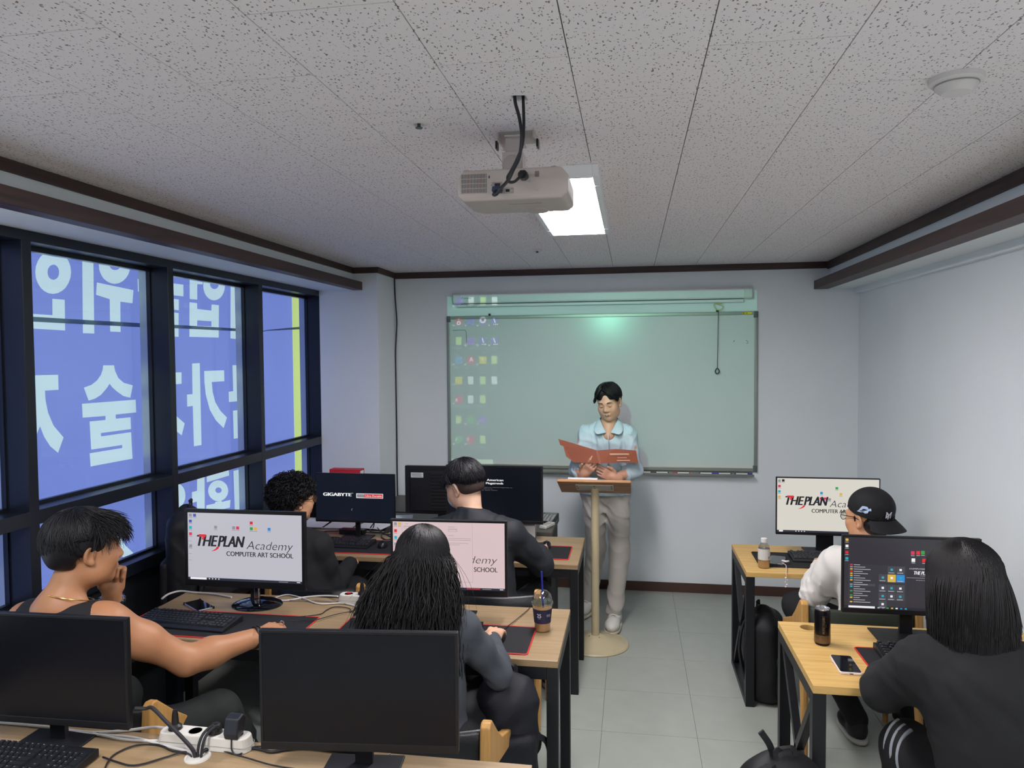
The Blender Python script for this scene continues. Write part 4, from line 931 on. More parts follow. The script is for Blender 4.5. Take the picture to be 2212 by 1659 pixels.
def scr_form(b, iw, ih):
    t2(b, fit_text('Academy', .500 * iw, .935 * iw, .40 * ih, .115 * ih, shear=.25, bold=-.012), S_ink2)
    t2(b, fit_text('COMPUTER ART SCHOOL', .33 * iw, .935 * iw, .275 * ih, .072 * ih), S_ink2, heavy=.0013 * iw)
    q2(b, .085 * iw, .715 * iw, .115 * ih, .995 * ih, S_pinkbg, .0004)          # form window covering the logo's left part
    for u in (.085, .714): q2(b, u * iw, (u + .002) * iw, .115 * ih, .995 * ih, S_line, .0005)
    q2(b, .085 * iw, .716 * iw, .115 * ih, .119 * ih, S_line, .0005)
    for v, u0, u1 in ((.965, .11, .14), (.93, .10, .30), (.86, .11, .16), (.80, .11, .20), (.74, .11, .22), (.68, .11, .20), (.93, .50, .56), (.90, .50, .58), (.80, .50, .55), (.76, .50, .70), (.735, .50, .70), (.69, .50, .68), (.665, .50, .60)):
        q2(b, u0 * iw, u1 * iw, v * ih, (v + .006) * ih, S_line, .0005)
    for u0, u1, v0, v1 in ((.10, .42, .90, .925), (.50, .58, .865, .895)):
        for a in ((u0, u1, v0, v0 + .004), (u0, u1, v1 - .004, v1), (u0, u0 + .003, v0, v1), (u1 - .003, u1, v0, v1)): q2(b, a[0] * iw, a[1] * iw, a[2] * ih, a[3] * ih, S_line, .0005)
    icons(b, iw, ih, [(.025, .965, S_grey), (.062, .965, S_yel), (.025, .86, S_red), (.025, .76, S_cyan), (.025, .66, S_grey)])
    taskbar(b, iw, ih, None); q2(b, .66 * iw, .78 * iw, .012 * ih, .026 * ih, S_red, .0004)
def scr_gigabyte(b, iw, ih):
    t2(b, fit_text('GIGABYTE', .095 * iw, .455 * iw, .525 * ih, .072 * ih), S_white, heavy=.0042 * iw)
    t2(b, fit_text('TM', .458 * iw, .478 * iw, .585 * ih, .014 * ih), S_white)
    q2(b, .520 * iw, .862 * iw, .492 * ih, .592 * ih, S_white); q2(b, .527 * iw, .625 * iw, .503 * ih, .581 * ih, S_grey, .0003); q2(b, .625 * iw, .855 * iw, .503 * ih, .581 * ih, S_red, .0003)
    t2(b, fit_text('Insist on', .535 * iw, .620 * iw, .528 * ih, .026 * ih), S_dark, .0004); t2(b, fit_text('Ultra Durable', .637 * iw, .845 * iw, .522 * ih, .042 * ih), S_white, .0004)
    b.add([(iw * .468 + r * math.cos(a), ih * .235 + r * math.sin(a), .0003) for a in [1.2 + .35 * k for k in range(10)] for r in (.005, .0072)], [(2 * i, 2 * i + 1, 2 * i + 3, 2 * i + 2) for i in range(9)], S_grey)
def scr_ami(b, iw, ih):
    t2(b, fit_text('American', .425 * iw, .600 * iw, .742 * ih, .042 * ih), S_white, heavy=.0015 * iw); t2(b, fit_text('Megatrends', .415 * iw, .600 * iw, .682 * ih, .040 * ih), S_white, heavy=.0015 * iw)
    t2(b, fit_text('Please wait while your American Megatrends, Inc.', .30 * iw, .70 * iw, .615 * ih, .012 * ih), S_grey); t2(b, fit_text('System ROM is loading setup, or press DEL to enter setup.', .24 * iw, .485 * iw, .588 * ih, .012 * ih), S_grey)
    t2(b, fit_text('Press F11 for boot menu.', .24 * iw, .54 * iw, .562 * ih, .012 * ih), S_grey)
S_menu = emat('start menu', '3c3c42'); S_tile = emat('menu tile', '4c4c54'); S_dk = emat('dark wallpaper', '39373d'); S_pale = emat('screen pale text', 'b9b6bc')
def scr_dark(b, iw, ih):
    q2(b, .03 * iw, .47 * iw, .035 * ih, .62 * ih, S_menu)
    rows = [S_pink, S_grey, S_yel, S_red, S_yel, S_yel, S_cyan, S_yel, S_menu, S_grey, S_cyan, S_menu, S_green, S_menu, S_green, S_yel, S_menu, S_yel]
    for k, m in enumerate(rows):
        v = .605 - k * .031; q2(b, .045 * iw, .064 * iw, v * ih, (v + .018) * ih, m, .0003); q2(b, .072 * iw, (.12 + .10 * ((k * 7) % 5) / 5) * iw, (v + .004) * ih, (v + .012) * ih, S_pale, .0003)
    q2(b, .04 * iw, .235 * iw, .315 * ih, .35 * ih, S_tile, .00025)
    for r_ in range(5):
        for c_ in range(3):
            if (r_ == 4 and c_ > 0) or (r_ == 0 and c_ == 0): continue
            u, v = .262 + c_ * .066, .50 - r_ * .115 + (.0 if r_ < 2 else -.03)
            m = {(1, 1): S_yel, (1, 2): S_blue}.get((r_, c_), S_tile)
            q2(b, u * iw, (u + .062) * iw, v * ih, (v + .107) * ih, m, .0003)
            q2(b, (u + .022) * iw, (u + .040) * iw, (v + .045) * ih, (v + .075) * ih, S_cyan if (r_ + c_) % 2 else S_white, .0004); q2(b, (u + .006) * iw, (u + .05) * iw, (v + .012) * ih, (v + .020) * ih, S_pale, .0004)
    for k, m in enumerate((S_yel, S_white, S_red, S_cyan)):
        q2(b, .008 * iw, .030 * iw, (.945 - k * .088) * ih, (.98 - k * .088) * ih, m, .0003); q2(b, .006 * iw, .032 * iw, (.925 - k * .088) * ih, (.932 - k * .088) * ih, S_pale, .0003)
    for u, v, m in ((.50, .78, S_pink), (.54, .785, S_red), (.575, .79, S_green), (.505, .68, S_white), (.585, .68, S_red), (.625, .685, S_pink)):
        q2(b, u * iw, (u + .027) * iw, v * ih, (v + .05) * ih, m, .0003); q2(b, u * iw, (u + .027) * iw, (v - .018) * ih, (v - .010) * ih, S_pale, .0003)
    t2(b, fit_text('COMPUTER ART SCHOOL ACADEMY', .49 * iw, .86 * iw, .575 * ih, .020 * ih, shear=.25), S_pale, heavy=.0006 * iw)
    t2(b, fit_text('THE PLAN', .525 * iw, .645 * iw, .505 * ih, .050 * ih, shear=.28), S_white, heavy=.0012 * iw); t2(b, fit_text('Academy', .65 * iw, .76 * iw, .505 * ih, .034 * ih, shear=.25), S_white)
    t2(b, fit_text('COMPUTER ART SCHOOL', .57 * iw, .76 * iw, .480 * ih, .014 * ih), S_pale)
    q2(b, .47 * iw, .95 * iw, .455 * ih, .459 * ih, S_pale, .0003); t2(b, fit_text('www.theplanacademy.com', .54 * iw, .80 * iw, .42 * ih, .016 * ih, shear=.25), S_pale)
    q2(b, 0, iw, 0, .034 * ih, emat('dark taskbar', '2b2d36'), .0002); q2(b, .035 * iw, .235 * iw, .004 * ih, .032 * ih, S_white, .0003)
    for k, m in enumerate((S_pale, S_grey, S_green, S_yel, S_white, S_blue, S_cyan)): q2(b, (.255 + .034 * k) * iw, (.271 + .034 * k) * iw, .008 * ih, .026 * ih, m, .0003)

S_bg1 = emat('screen lavender white', 'bdbcc6'); S_bg2 = emat('screen warm white', 'd6d2c8'); S_blk1 = emat('boot screen blue black', '151a26'); S_blk2 = emat('boot screen black', '0f121a')
monitor('switched-off black monitor at the lower left edge of the picture', -1.715, 1.880, .545, .328, .803, stand='plate', off=True, rz=.02, chin=.02, base_dy=.045, baseW=.205, baseD=.115)
monitor('switched-off black monitor in the bottom middle, edge-on stand', -.742, 1.885, .552, .335, .797, stand='plate', off=True, rz=.10, chin=.022, base_dy=.045, baseW=.215)
monitor('monitor on round glossy foot showing a logo wallpaper, second row', -1.748, 3.075, .592, .355, .832, stand='round', screen=(S_bg1, scr_plan_a), bezel=.016, chin=.030, base_dy=.075, neck_dx=.02, tilt=-.02)
monitor('monitor with rose-tinted screen behind the long-haired student', -.795, 3.100, .520, .335, .832, stand='plate', screen=(S_pinkbg, scr_form), bezel=.011, chin=.028, rz=.04, base_dy=.045)
monitor('monitor with white board-maker start-up lettering on a dark screen', -1.735, 4.400, .528, .312, .834, stand='plate', screen=(S_blk1, scr_gigabyte), bezel=.005, chin=.012, base_dy=.04, neck_w=.03, neck_dx=.0, baseW=.20)
monitor('monitor with boot text half hidden behind the masked student', -.852, 4.480, .615, .362, .838, stand='plate', screen=(S_blk2, scr_ami), bezel=.012, chin=.020, base_dy=.06, rz=.0)
monitor('monitor with logo wallpaper in front of the student in the cap', 1.112, 4.440, .568, .336, .832, stand='plate', screen=(S_bg2, scr_plan_b), bezel=.006, chin=.016, base_dy=.05, neck_w=.095, baseW=.24)
monitor('monitor with dark desktop and open start menu at right', 1.105, 3.140, .520, .318, .826, stand='plate', screen=(S_dk, scr_dark), bezel=.008, chin=.020, base_dy=.04, baseW=.27)
# monitor of the instructor, seen from behind
r = root('monitor', 'monitor turned backwards with ribbed black rear and white label', 'monitor', (-1.30, 4.98, DZ))
part('housing', bez_soft, r, lambda b: (b.box(-.285, .275, -.012, .02, .045, .385), b.box(-.24, .23, -.03, -.011, .07, .35)), bevel=.004)
for k in range(11): part('rib', bez_soft, r, lambda b: b.box(-.09, .225, -.0335, -.029, .085 + k * .024, .100 + k * .024), bevel=.002)
part('screen', scr_off, r, lambda b: b.box(-.275, .265, .0195, .021, .055, .375))
part('rating_label', mat('white label', 'cfd2d4', .5), r, lambda b: b.box(-.235, -.145, -.0312, -.0298, .305, .340))
def lbl(b):
    for k in range(4): b.box(-.230, -.150 - .01 * (k % 2), -.0316, -.0312, .312 + k * .007, .3145 + k * .007)
part('label_print', mat('label print', '55585c', .6), r, lbl)
part('neck', bez, r, lambda b: b.box(-.05, .04, .0, .02, .006, .1), bevel=.002)
part('foot_plate', bez, r, lambda b: b.box(-.13, .12, -.08, .10, 0, .007), bevel=.002)
# silver stand of the boot-text monitor
_m6 = [o for o in bpy.data.objects if o.get('label', '').startswith('monitor with boot text')][0]
part('stand_block', mat('silver stand', 'a9a7a2', .35, metal=.5), _m6, lambda b: b.prism([(-.06, 0), (.09, 0), (.07, .012), (.05, .115), (.02, .115), (.0, .02), (-.05, .012)], -.02, .252, lambda u, v, t: (t, u + .045, v)), bevel=.004)
# ================================================================== THINGS ON THE DESKS
key_m = mat('key black', '1b1d22', .45, noise=.08); key_print = mat('key legend', '6c7077', .6); kb_body = mat('keyboard body', '17191e', .45, noise=.05)
_key_mesh = {}
def key_mesh(w, d, hgt):
    k = (round(w, 4), round(d, 4), round(hgt, 4))
    if k not in _key_mesh:
        t = .0022
        vs = [(-w / 2, -d / 2, 0), (w / 2, -d / 2, 0), (w / 2, d / 2, 0), (-w / 2, d / 2, 0), (-w / 2 + t, -d / 2 + t, hgt), (w / 2 - t, -d / 2 + t, hgt), (w / 2 - t, d / 2 - t * .6, hgt), (-w / 2 + t, d / 2 - t * .6, hgt)]
        fs = [(3, 2, 1, 0), (4, 5, 6, 7), (0, 1, 5, 4), (1, 2, 6, 5), (2, 3, 7, 6), (3, 0, 4, 7)]
        s = min(w, .018) * .15; z = hgt + .0002; c = -w / 2 + t + s * 1.2; y = d * .12
        vs += [(c - s, y - s * .5, z), (c + s, y - s * .5, z), (c + s, y + s * .5, z), (c - s, y + s * .5, z)]; fs.append((8, 9, 10, 11))
        me = bpy.data.meshes.new('key'); me.from_pydata(vs, [], fs); me.materials.append(key_m); me.materials.append(key_print)
        me.polygons[-1].material_index = 1; _key_mesh[k] = me
    return _key_mesh[k]
def key_layout(full=True):
    U = .019; L = []
    rows = [[('k', 1)] + [('g', 1)] + [('k', 1)] * 4 + [('g', .5)] + [('k', 1)] * 4 + [('g', .5)] + [('k', 1)] * 4,
            [('k', 1)] * 13 + [('k', 2)], [('k', 1.5)] + [('k', 1)] * 12 + [('k', 1.5)], [('k', 1.75)] + [('k', 1)] * 11 + [('k', 2.25)],
            [('k', 2.25)] + [('k', 1)] * 10 + [('k', 2.75)], [('k', 1.25)] * 3 + [('k', 6.25)] + [('k', 1.25)] * 4]
    for r, row in enumerate(rows):
        u = 0; y = -r * 1.0 - (.25 if r else 0)
        for t, w in row:
            if t == 'k': L.append((u + w / 2, y, w, 1))
            u += w
    if full:
        for r in range(3):
            for c in range(3): L.append((15.75 + c, -r - (.25 if r else 0), 1, 1))
        for c in range(3): L.append((15.75 + c, -5.25, 1, 1))
        L.append((16.75, -4.25, 1, 1))
        for r in range(1, 6):
            for c in range(4):
                if c == 3 and r in (3, 5): continue
                if r == 5 and c == 0: L.append((19.5 + .0, -5.25, 2, 1)); continue
                if r == 5 and c == 1: continue
                L.append((19 + c, -r - .25 - (.5 if (c == 3 and r in (2, 4)) else 0), 1, 2 if (c == 3 and r in (2, 4)) else 1))
    return [(u * U, y * U, w * U - .0022, d * U - .0022) for u, y, w, d in L]
def keyboard(label, x, y, rz, single=True, wide=.445, full=True, tall=.006, lip=.012):
    r = root('keyboard', label, 'keyboard', (x, y, DZ + PADT), rz)
    dep = .150; w = wide
    M_ = Matrix.Rotation(math.radians(3.5), 4, 'X')
    part('case', kb_body, r, lambda b: b.prism([(-dep / 2, 0), (dep / 2, 0), (dep / 2, .024), (dep / 2 - .012, .026), (-dep / 2 + .018, .014), (-dep / 2, .008)], -w / 2, w / 2, lambda u, v, t: (t, u, v)), bevel=.002)
    lay = key_layout(full); xs = [k[0] for k in lay]; off = (min(xs) + max(xs)) / 2
    slope = (.026 - .014) / (dep - .030)
    joined = MB()
    for kx, ky, kw, kd in lay:
        yy = ky + .056; px_, pz = kx - off, .014 + slope * (yy + dep / 2 - .018) + .0005
        me = key_mesh(kw, kd, tall)
        if single:
            o = bpy.data.objects.new('key', me); COL.objects.link(o); o.parent = r; o.location = (px_, yy, pz); o.rotation_euler = (math.atan(slope), 0, 0)
        else:
            joined.add([(v.co.x + px_, v.co.y + yy, v.co.z + pz) for v in me.vertices], [tuple(p.vertices) for p in me.polygons if p.material_index == 0], key_m)
            joined.add([(v.co.x + px_, v.co.y + yy, v.co.z + pz) for v in me.vertices], [tuple(p.vertices) for p in me.polygons if p.material_index == 1], key_print)
    if not single:
        o = joined.build('key_field', None, r); o['kind'] = 'stuff'
    return r
PADT = .004
keyboard('black keyboard cut off by the lower left corner of the picture', -1.742, 1.782, .0)
keyboard('black keyboard on the red-edged pad beside the bare arm', -1.905, 2.875, -.07)
keyboard('black keyboard half hidden by the long-haired student', -.845, 2.935, .0, single=False)
keyboard('black keyboard below the start-up logo monitor', -1.785, 4.235, -.03, single=False)
keyboard('black keyboard on plain black pad by the cap wearer', 1.100, 4.285, .0, single=False)
keyboard('black mechanical keyboard with tall keys beside the student in black', 1.145, 2.925, -.03, tall=.011)

def rrect(w, d, r, n=5):
    P = []
    for cx, cy, a0 in ((w / 2 - r, d / 2 - r, 0), (-w / 2 + r, d / 2 - r, 90), (-w / 2 + r, -d / 2 + r, 180), (w / 2 - r, -d / 2 + r, 270)):
        for k in range(n + 1):
            a = math.radians(a0 + 90 * k / n); P.append((cx + r * math.cos(a), cy + r * math.sin(a)))
    return P
pad_m = mat('black cloth pad', '16171b', .85, noise=.08, bump=.1, bscale=800); pad_red = mat('red stitched edge', 'c02a26', .6)
def mousepad(label, x0, x1, y0, y1, red=True):
    r = root('mouse_pad', label, 'mouse pad', ((x0 + x1) / 2, (y0 + y1) / 2, DZ), 0); w, d = x1 - x0, y1 - y0
    P = rrect(w, d, .012)
    part('mat', pad_m, r, lambda b: b.prism(P, 0, .0035, lambda u, v, t: (u, v, t)))
    part('edging', pad_red if red else pad_m, r, lambda b: b.tube([(u, v, .0024) for u, v in P], .0030, 6, closed=True), smooth=True)
mousepad('long red-edged black mouse pad under the bare arm', -2.165, -1.365, 2.735, 3.025)
mousepad('red-edged black mouse pad in front of the rose-tinted screen', -1.224, -.400, 2.755, 3.040)
mousepad('red-edged black pad below the start-up logo monitor', -2.06, -1.26, 4.060, 4.370)
mousepad('red-edged black pad at the aisle end beside the lectern', -1.15, -.356, 4.092, 4.378)
mousepad('plain black mouse pad under the bottle side keyboard', .685, 1.50, 4.105, 4.400, red=False)
mousepad('red-edged black pad beside the phone with pale case', .857, 1.66, 2.72, 3.010)
mouse_m = mat('mouse black', '131418', .28, noise=.05)
def mouse(label, x, y, rz, cable=None):
    r = root('computer_mouse', label, 'mouse', (x, y, DZ + PADT), rz)
    n, m = 20, 9; vs = []
    for i in range(m):
        t = i / (m - 1)
        for k in range(n):
            a = 2 * math.pi * k / n; rr = math.cos(t * math.pi / 2) ** .55 if i < m - 1 else 0
            vs.append((.031 * math.cos(a) * (rr if i else 1) * (1 - .10 * math.cos(2 * a)), .055 * math.sin(a) * rr, .036 * math.sin(t * math.pi / 2) * (1 - .12 * math.sin(a))))
    fs = [(i * n + k, i * n + (k + 1) % n, (i + 1) * n + (k + 1) % n, (i + 1) * n + k) for i in range(m - 1) for k in range(n)] + [tuple(reversed(range(n)))]
    part('shell', mouse_m, r, lambda b: b.add(vs, fs), smooth=True, sharp=70)
    part('wheel', mat('wheel grey', '3a3c40', .5), r, lambda b: b.lathe([(.009, -.003), (.010, 0), (.009, .003)], 14, M=Matrix.Rotation(math.radians(90), 4, 'Y'), c=(0, .024, .026)))
    part('badge', mat('badge grey', '8f949c', .4), r, lambda b: b.lathe([(.004, 0), (.003, .0005), (0, .0006)], 10, c=(0, -.012, .0352)))
    if cable:
        inv = r.matrix_basis.inverted() if False else (Matrix.Translation(r.location) @ Matrix.Rotation(rz, 4, 'Z')).inverted()
        part('cable', blk_cable, r, lambda b: b.tube([inv @ p for p in spline(cable)], .0018, 6), smooth=True)
mouse('black mouse under the hand with the dark bracelet', -1.432, 2.76, -.1, [(-1.46, 2.92, .75), (-1.42, 2.95, .742), (-1.36, 2.97, .741), (-1.30, 3.06, .738), (-1.22, 3.12, .738), (-1.16, 3.14, .736)])
mouse('black mouse on the pad next to the coffee cup', -.535, 2.890, .05, [(-.53, 2.945, .75), (-.525, 3.0, .741), (-.50, 3.1, .737), (-.475, 3.2, .736), (-.46, 3.27, .735)])
mouse('black mouse under the start-up logo monitor', -1.492, 4.225, .2, [(-1.49, 4.28, .745), (-1.48, 4.36, .740), (-1.42, 4.42, .738), (-1.30, 4.45, .736)])
mouse('black mouse at the elbow of the masked student', -.508, 4.345, .05, [(-.508, 4.40, .745), (-.53, 4.43, .739), (-.60, 4.42, .738), (-.66, 4.45, .737)])

# ------------------------------------------------------------------ phones
def phone(label, x, y, rz, case, dark='0b0d14', z=DZ, bumper=False):
    r = root('smartphone', label, 'phone', (x, y, z), rz)
    P = rrect(.078, .158, .012)
    part('case', case, r, lambda b: b.prism(P, 0, .010, lambda u, v, t: (u, v, t)), bevel=.003, seg=3)
    part('display', mat('phone glass', dark, .05, coat=.5), r, lambda b: b.prism(rrect(.072, .151, .009), .0098, .0104, lambda u, v, t: (u, v, t)))
    part('button', case, r, lambda b: b.box(-.041, -.0385, .02, .035, .003, .007))
    if bumper:
        for sx in (-1, 1):
            for sy in (-1, 1): part('corner_bumper', mat('clear dark bumper', '1c1d20', .2), r, lambda b: b.box(sx * .036 - .005, sx * .036 + .005, sy * .076 - .005, sy * .076 + .005, -.0002, .0115), bevel=.003)
    else: part('port', blk, r, lambda b: b.box(-.006, .006, -.0795, -.0785, .0035, .0065))
    return r
phone('chrome-edged smartphone with clear bumper beside the round monitor foot', -1.985, 3.085, .95, chrome, bumper=True)
phone('smartphone in a pale pink case below the drink can', .776, 2.825, -.02, mat('pale pink case', 'd9c9c4', .35))
r = phone('smartphone with a beaded charm strap beside the plastic bottle', .795, 4.215, -.25, mat('grey phone edge', '9a9c9e', .3, metal=.5), z=DZ + PADT)
ch = part('charm_strap', mat('strap pink white', 'd2b8b4', .5), r, lambda b: b.tube(spline([(.03, -.07, .012), (.05, -.11, .012), (.055, -.165, .008), (.058, -.225, .004), (.058, -.235, -.02), (.056, -.238, -.05)]), .0022, 6), smooth=True)
for k in range(5): part('bead', mat('pearl bead', 'd8d4d2', .3), ch, lambda b: b.lathe([(0, -.005), (.005, -.002), (.005, .002), (0, .005)], 8, c=(.057 + .006 * (k % 2), -.238 + .003 * (k % 3), -.02 - k * .012)))
part('earbud', plastic_w, r, lambda b: b.tube(spline([(.028, -.03, .013), (.045, -.05, .016), (.055, -.045, .016), (.06, -.03, .014)]), [.006] * 24 + [.004], 8), smooth=True)

# ------------------------------------------------------------------ drinks
def clear_plastic(name, tint, mixf=.12, rough=.05):
    m = bpy.data.materials.new(name); m.use_nodes = True; nt = m.node_tree
    for n in list(nt.nodes): nt.nodes.remove(n)
    o = nt.nodes.new('ShaderNodeOutputMaterial'); t = nt.nodes.new('ShaderNodeBsdfTransparent'); g = nt.nodes.new('ShaderNodeBsdfGlossy')
    lw = nt.nodes.new('ShaderNodeLayerWeight'); lw.inputs[0].default_value = .35
    ma = nt.nodes.new('ShaderNodeMath'); ma.operation = 'MULTIPLY_ADD'; ma.inputs[1].default_value = .5; ma.inputs[2].default_value = mixf * .5
    t.inputs[0].default_value = (*lin(tint), 1); g.inputs['Roughness'].default_value = rough
    mx = nt.nodes.new('ShaderNodeMixShader'); nt.links.new(lw.outputs['Facing'], ma.inputs[0]); nt.links.new(ma.outputs[0], mx.inputs[0])
    nt.links.new(t.outputs[0], mx.inputs[1]); nt.links.new(g.outputs[0], mx.inputs[2]); nt.links.new(mx.outputs[0], o.inputs[0])
    return m
clr = clear_plastic('clear plastic', 'f0f0ec')
cup = root('iced_coffee_cup', 'clear plastic iced coffee cup with navy sleeve, dome lid and blue straw', 'cup', (-.372, 3.020, DZ))
part('cup_wall', clr, cup, lambda b: b.lathe([(.0, 0), (.030, .0), (.032, .004), (.036, .05), (.042, .115), (.0435, .118)], 32), smooth=True)
part('coffee', mat('milky coffee', 'b98f60', .3, noise=.08), cup, lambda b: b.lathe([(0, .003), (.0295, .003), (.0405, .096), (0, .096)], 32), smooth=True)
part('sleeve', mat('navy sleeve', '23233f', .6), cup, lambda b: b.lathe([(.0345, .038), (.0405, .098), (.0412, .098), (.0352, .038)], 32), smooth=True)
part('lid_rim', clr, cup, lambda b: b.lathe([(.0455, .114), (.047, .118), (.0455, .123), (.042, .124)], 32), smooth=True)
part('dome_lid', clr, cup, lambda b: b.lathe([(.042, .124), (.041, .138), (.035, .155), (.022, .167), (.012, .170)], 32), smooth=True)
part('straw', mat('blue straw', '28309a', .35), cup, lambda b: b.tube([(.004, .006, .05), (.001, .0, .17), (-.002, -.003, .250)], .0038, 10), smooth=True)
def on_cyl(b, VF, R0, R1, z0, z1, a0, m=None):
    out = []
    for x, y in VF[0]:
        R = R0 + (R1 - R0) * (y - z0) / (z1 - z0) + .0004; a = a0 + x / R
        out.append((R * math.sin(a), -R * math.cos(a), y))
    b.add(out, VF[1], m)
wht = mat('white print', 'd6d6d8', .6)
part('sleeve_number', wht, cup, lambda b: on_cyl(b, fit_text('25', -.009, .009, .066, .016, bold=.01), .0352, .0412, .038, .098, -.25))
part('sleeve_print', wht, cup, lambda b: (on_cyl(b, fit_text('COFFEE', -.006, .006, .060, .0025), .0352, .0412, .038, .098, -.25), on_cyl(b, fit_text('BREWED', -.010, .010, .074, .004), .0352, .0412, .038, .098, .85), on_cyl(b, fit_text('COFFEE', -.010, .010, .068, .004), .0352, .0412, .038, .098, .85)))
bt = root('plastic_bottle', 'small plastic bottle of milky coffee with white cap', 'bottle', (.703, 4.095, DZ))
part('bottle_wall', clr, bt, lambda b: b.lathe([(0, 0), (.028, 0), (.031, .005), (.031, .07), (.030, .105), (.026, .120), (.016, .134), (.014, .142)], 28), smooth=True)
part('drink', mat('milky coffee', 'b98f60', .3), bt, lambda b: b.lathe([(0, .003), (.029, .004), (.0298, .048), (0, .048)], 28), smooth=True)
part('label', mat('bottle label', 'c9c7c2', .5, noise=.06), bt, lambda b: b.lathe([(.0314, .046), (.0314, .105), (.0316, .105), (.0316, .046)], 28), smooth=True)
def blabel(b):
    for k in range(5): on_cyl(b, ([(-.016, .098 - k * .007), (.012, .098 - k * .007), (.012, .100 - k * .007), (-.016, .100 - k * .007)], [(0, 1, 2, 3)]), .0316, .0316, 0, 1, .2)
    on_cyl(b, ([(.006, .052), (.018, .052), (.018, .066), (.006, .066)], [(0, 1, 2, 3)]), .0316, .0316, 0, 1, .4)
part('label_print', mat('label print grey', '7b7d80', .6), bt, blabel)
part('cap', plastic_w, bt, lambda b: b.lathe([(.0165, .138), (.0168, .158), (.015, .160), (0, .160)], 24), smooth=True)
can = root('drink_can', 'tall black and bronze drink can on the lower right desk', 'can', (.745, 3.035, DZ))
can_m = mat('black can', '15151a', .25, metal=.5, noise=.2, nscale=30)
part('body', can_m, can, lambda b: b.lathe([(0, .003), (.022, .002), (.027, .0), (.030, .008), (.0305, .128), (.027, .140)], 32), smooth=True)
part('bronze_band', mat('bronze print', '6f5a44', .3, metal=.6, noise=.35, nscale=90), can, lambda b: b.lathe([(.0304, .010), (.0307, .012), (.0307, .040), (.0304, .042)], 32), smooth=True)
part('rim', mat('can aluminium', 'c8c8ca', .2, metal=.9), can, lambda b: b.lathe([(.0268, .138), (.0278, .144), (.0265, .146), (.025, .141), (0, .140)], 32), smooth=True)
part('tab', mat('can aluminium', 'c8c8ca', .2, metal=.9), can, lambda b: b.box(-.006, .006, -.004, .014, .1405, .143), bevel=.001)
def cpr(b):
    rng = random.Random(4)
    for k in range(16): 
        z = .05 + k * .0045; on_cyl(b, ([(-.012, z), (-.012 + rng.uniform(.004, .022), z), (-.002, z + .0016), (-.012, z + .0016)], [(0, 1, 2, 3)]), .0307, .0307, 0, 1, .15)
part('print', mat('bronze text', '8a755c', .3, metal=.5), can, cpr)

# ------------------------------------------------------------------ power strips, adapters, cables
strip_w = mat('power strip white', 'cdcbc4', .4)
def power_strip(label, x, y, rz, n, fill, L=.30):
    r = root('power_strip', label, 'power strip', (x, y, DZ), rz)
    P = rrect(L, .062, .025)
    part('body', strip_w, r, lambda b: b.prism(P, 0, .042, lambda u, v, t: (u * (1 - .06 * (t > .03)), v * (1 - .1 * (t > .03)), t)), bevel=.004, seg=3)
    part('seam', mat('strip seam', 'a9a7a0', .5), r, lambda b: b.tube([(u, v, .018) for u, v in P], .0008, 5, closed=True))
    for k in range(n):
        u = -L / 2 + .05 + k * (L - .10) / max(1, n - 1)
        s = part('socket', mat('socket shade', 'b3b1a6', .5), r, lambda b: b.lathe([(.021, .0418), (.021, .0426), (.019, .0424), (.019, .0420), (0, .0420)], 24, c=(u, 0, 0)), smooth=True)
        if fill[k] == 'p':
            part('plug', blk, r, lambda b: b.lathe([(.020, .042), (.019, .052), (.011, .058), (.009, .085), (.006, .100), (0, .101)], 16, c=(u, 0, 0)), smooth=True)
        elif fill[k] == 'l':
            part('plug', blk, r, lambda b: (b.lathe([(.019, .042), (.018, .060), (.012, .070), (0, .072)], 16, c=(u, 0, 0)), b.box(u - .010, u + .010, -.03, .0, .048, .066)), bevel=.003)
        elif fill[k] == 'a':
            part('charger', mat('charger black', '23262e', .4), r, lambda b: b.prism([(-.030, .040), (.012, .052), (.020, .090), (.004, .106), (-.024, .100), (-.036, .06)], u - .022, u + .022, lambda p, q, t: (t, p, q)), bevel=.005, seg=3)
        elif fill[k] == 's': part('switch', mat('red switch', 'b02020', .4), r, lambda b: b.box(u - .010, u + .010, -.008, .008, .042, .047), bevel=.002)
    return r
power_strip('white power strip with black plugs on the foreground desk', -1.252, 1.965, -.02, 4, 'pxla')
power_strip('white power strip with red switch behind the second row', -1.215, 3.238, -.02, 4, 'spll')
white_cable = mat('white cable', 'c9c6c2', .45)
def cord(label, pts, r, m, cat='cable', name='cable', group=None):
    b = MB(); b.tube(spline(pts), r, 8); o = b.build(name, m, smooth=True); tag(o, label, cat, group); return o
Z1 = DZ + .005
def dk(px, py, z=Z1): return tuple(at(px, py, Z=z))
gh = (-1.239, 1.902)
# foreground desk
gm = root('cable_grommet', 'white ring grommet full of cables in the foreground desk', 'grommet', (gh[0], gh[1], DZ))
part('ring', strip_w, gm, lambda b: b.lathe([(.030, -.015), (.030, .001), (.036, .003), (.037, .001), (.037, -.0)], 28), smooth=True)
cord('thick white cord from the foreground strip to the left', [dk(357, 1573, .752), dk(330, 1571), dk(270, 1578), dk(200, 1582), dk(130, 1574), dk(60, 1566), dk(-60, 1556)], .0045, white_cable)
cord('white cord running left out of the foreground grommet', [(gh[0], gh[1], .71), dk(412, 1626), dk(372, 1615), dk(330, 1603), dk(280, 1592), dk(200, 1586), dk(140, 1578), dk(115, 1580)], .0040, white_cable)
cord('second white cord curling over the foreground grommet', [(gh[0] - .01, gh[1], .71), dk(408, 1620), dk(385, 1607), dk(350, 1600), dk(310, 1600), dk(260, 1596), dk(200, 1584)], .0036, white_cable)
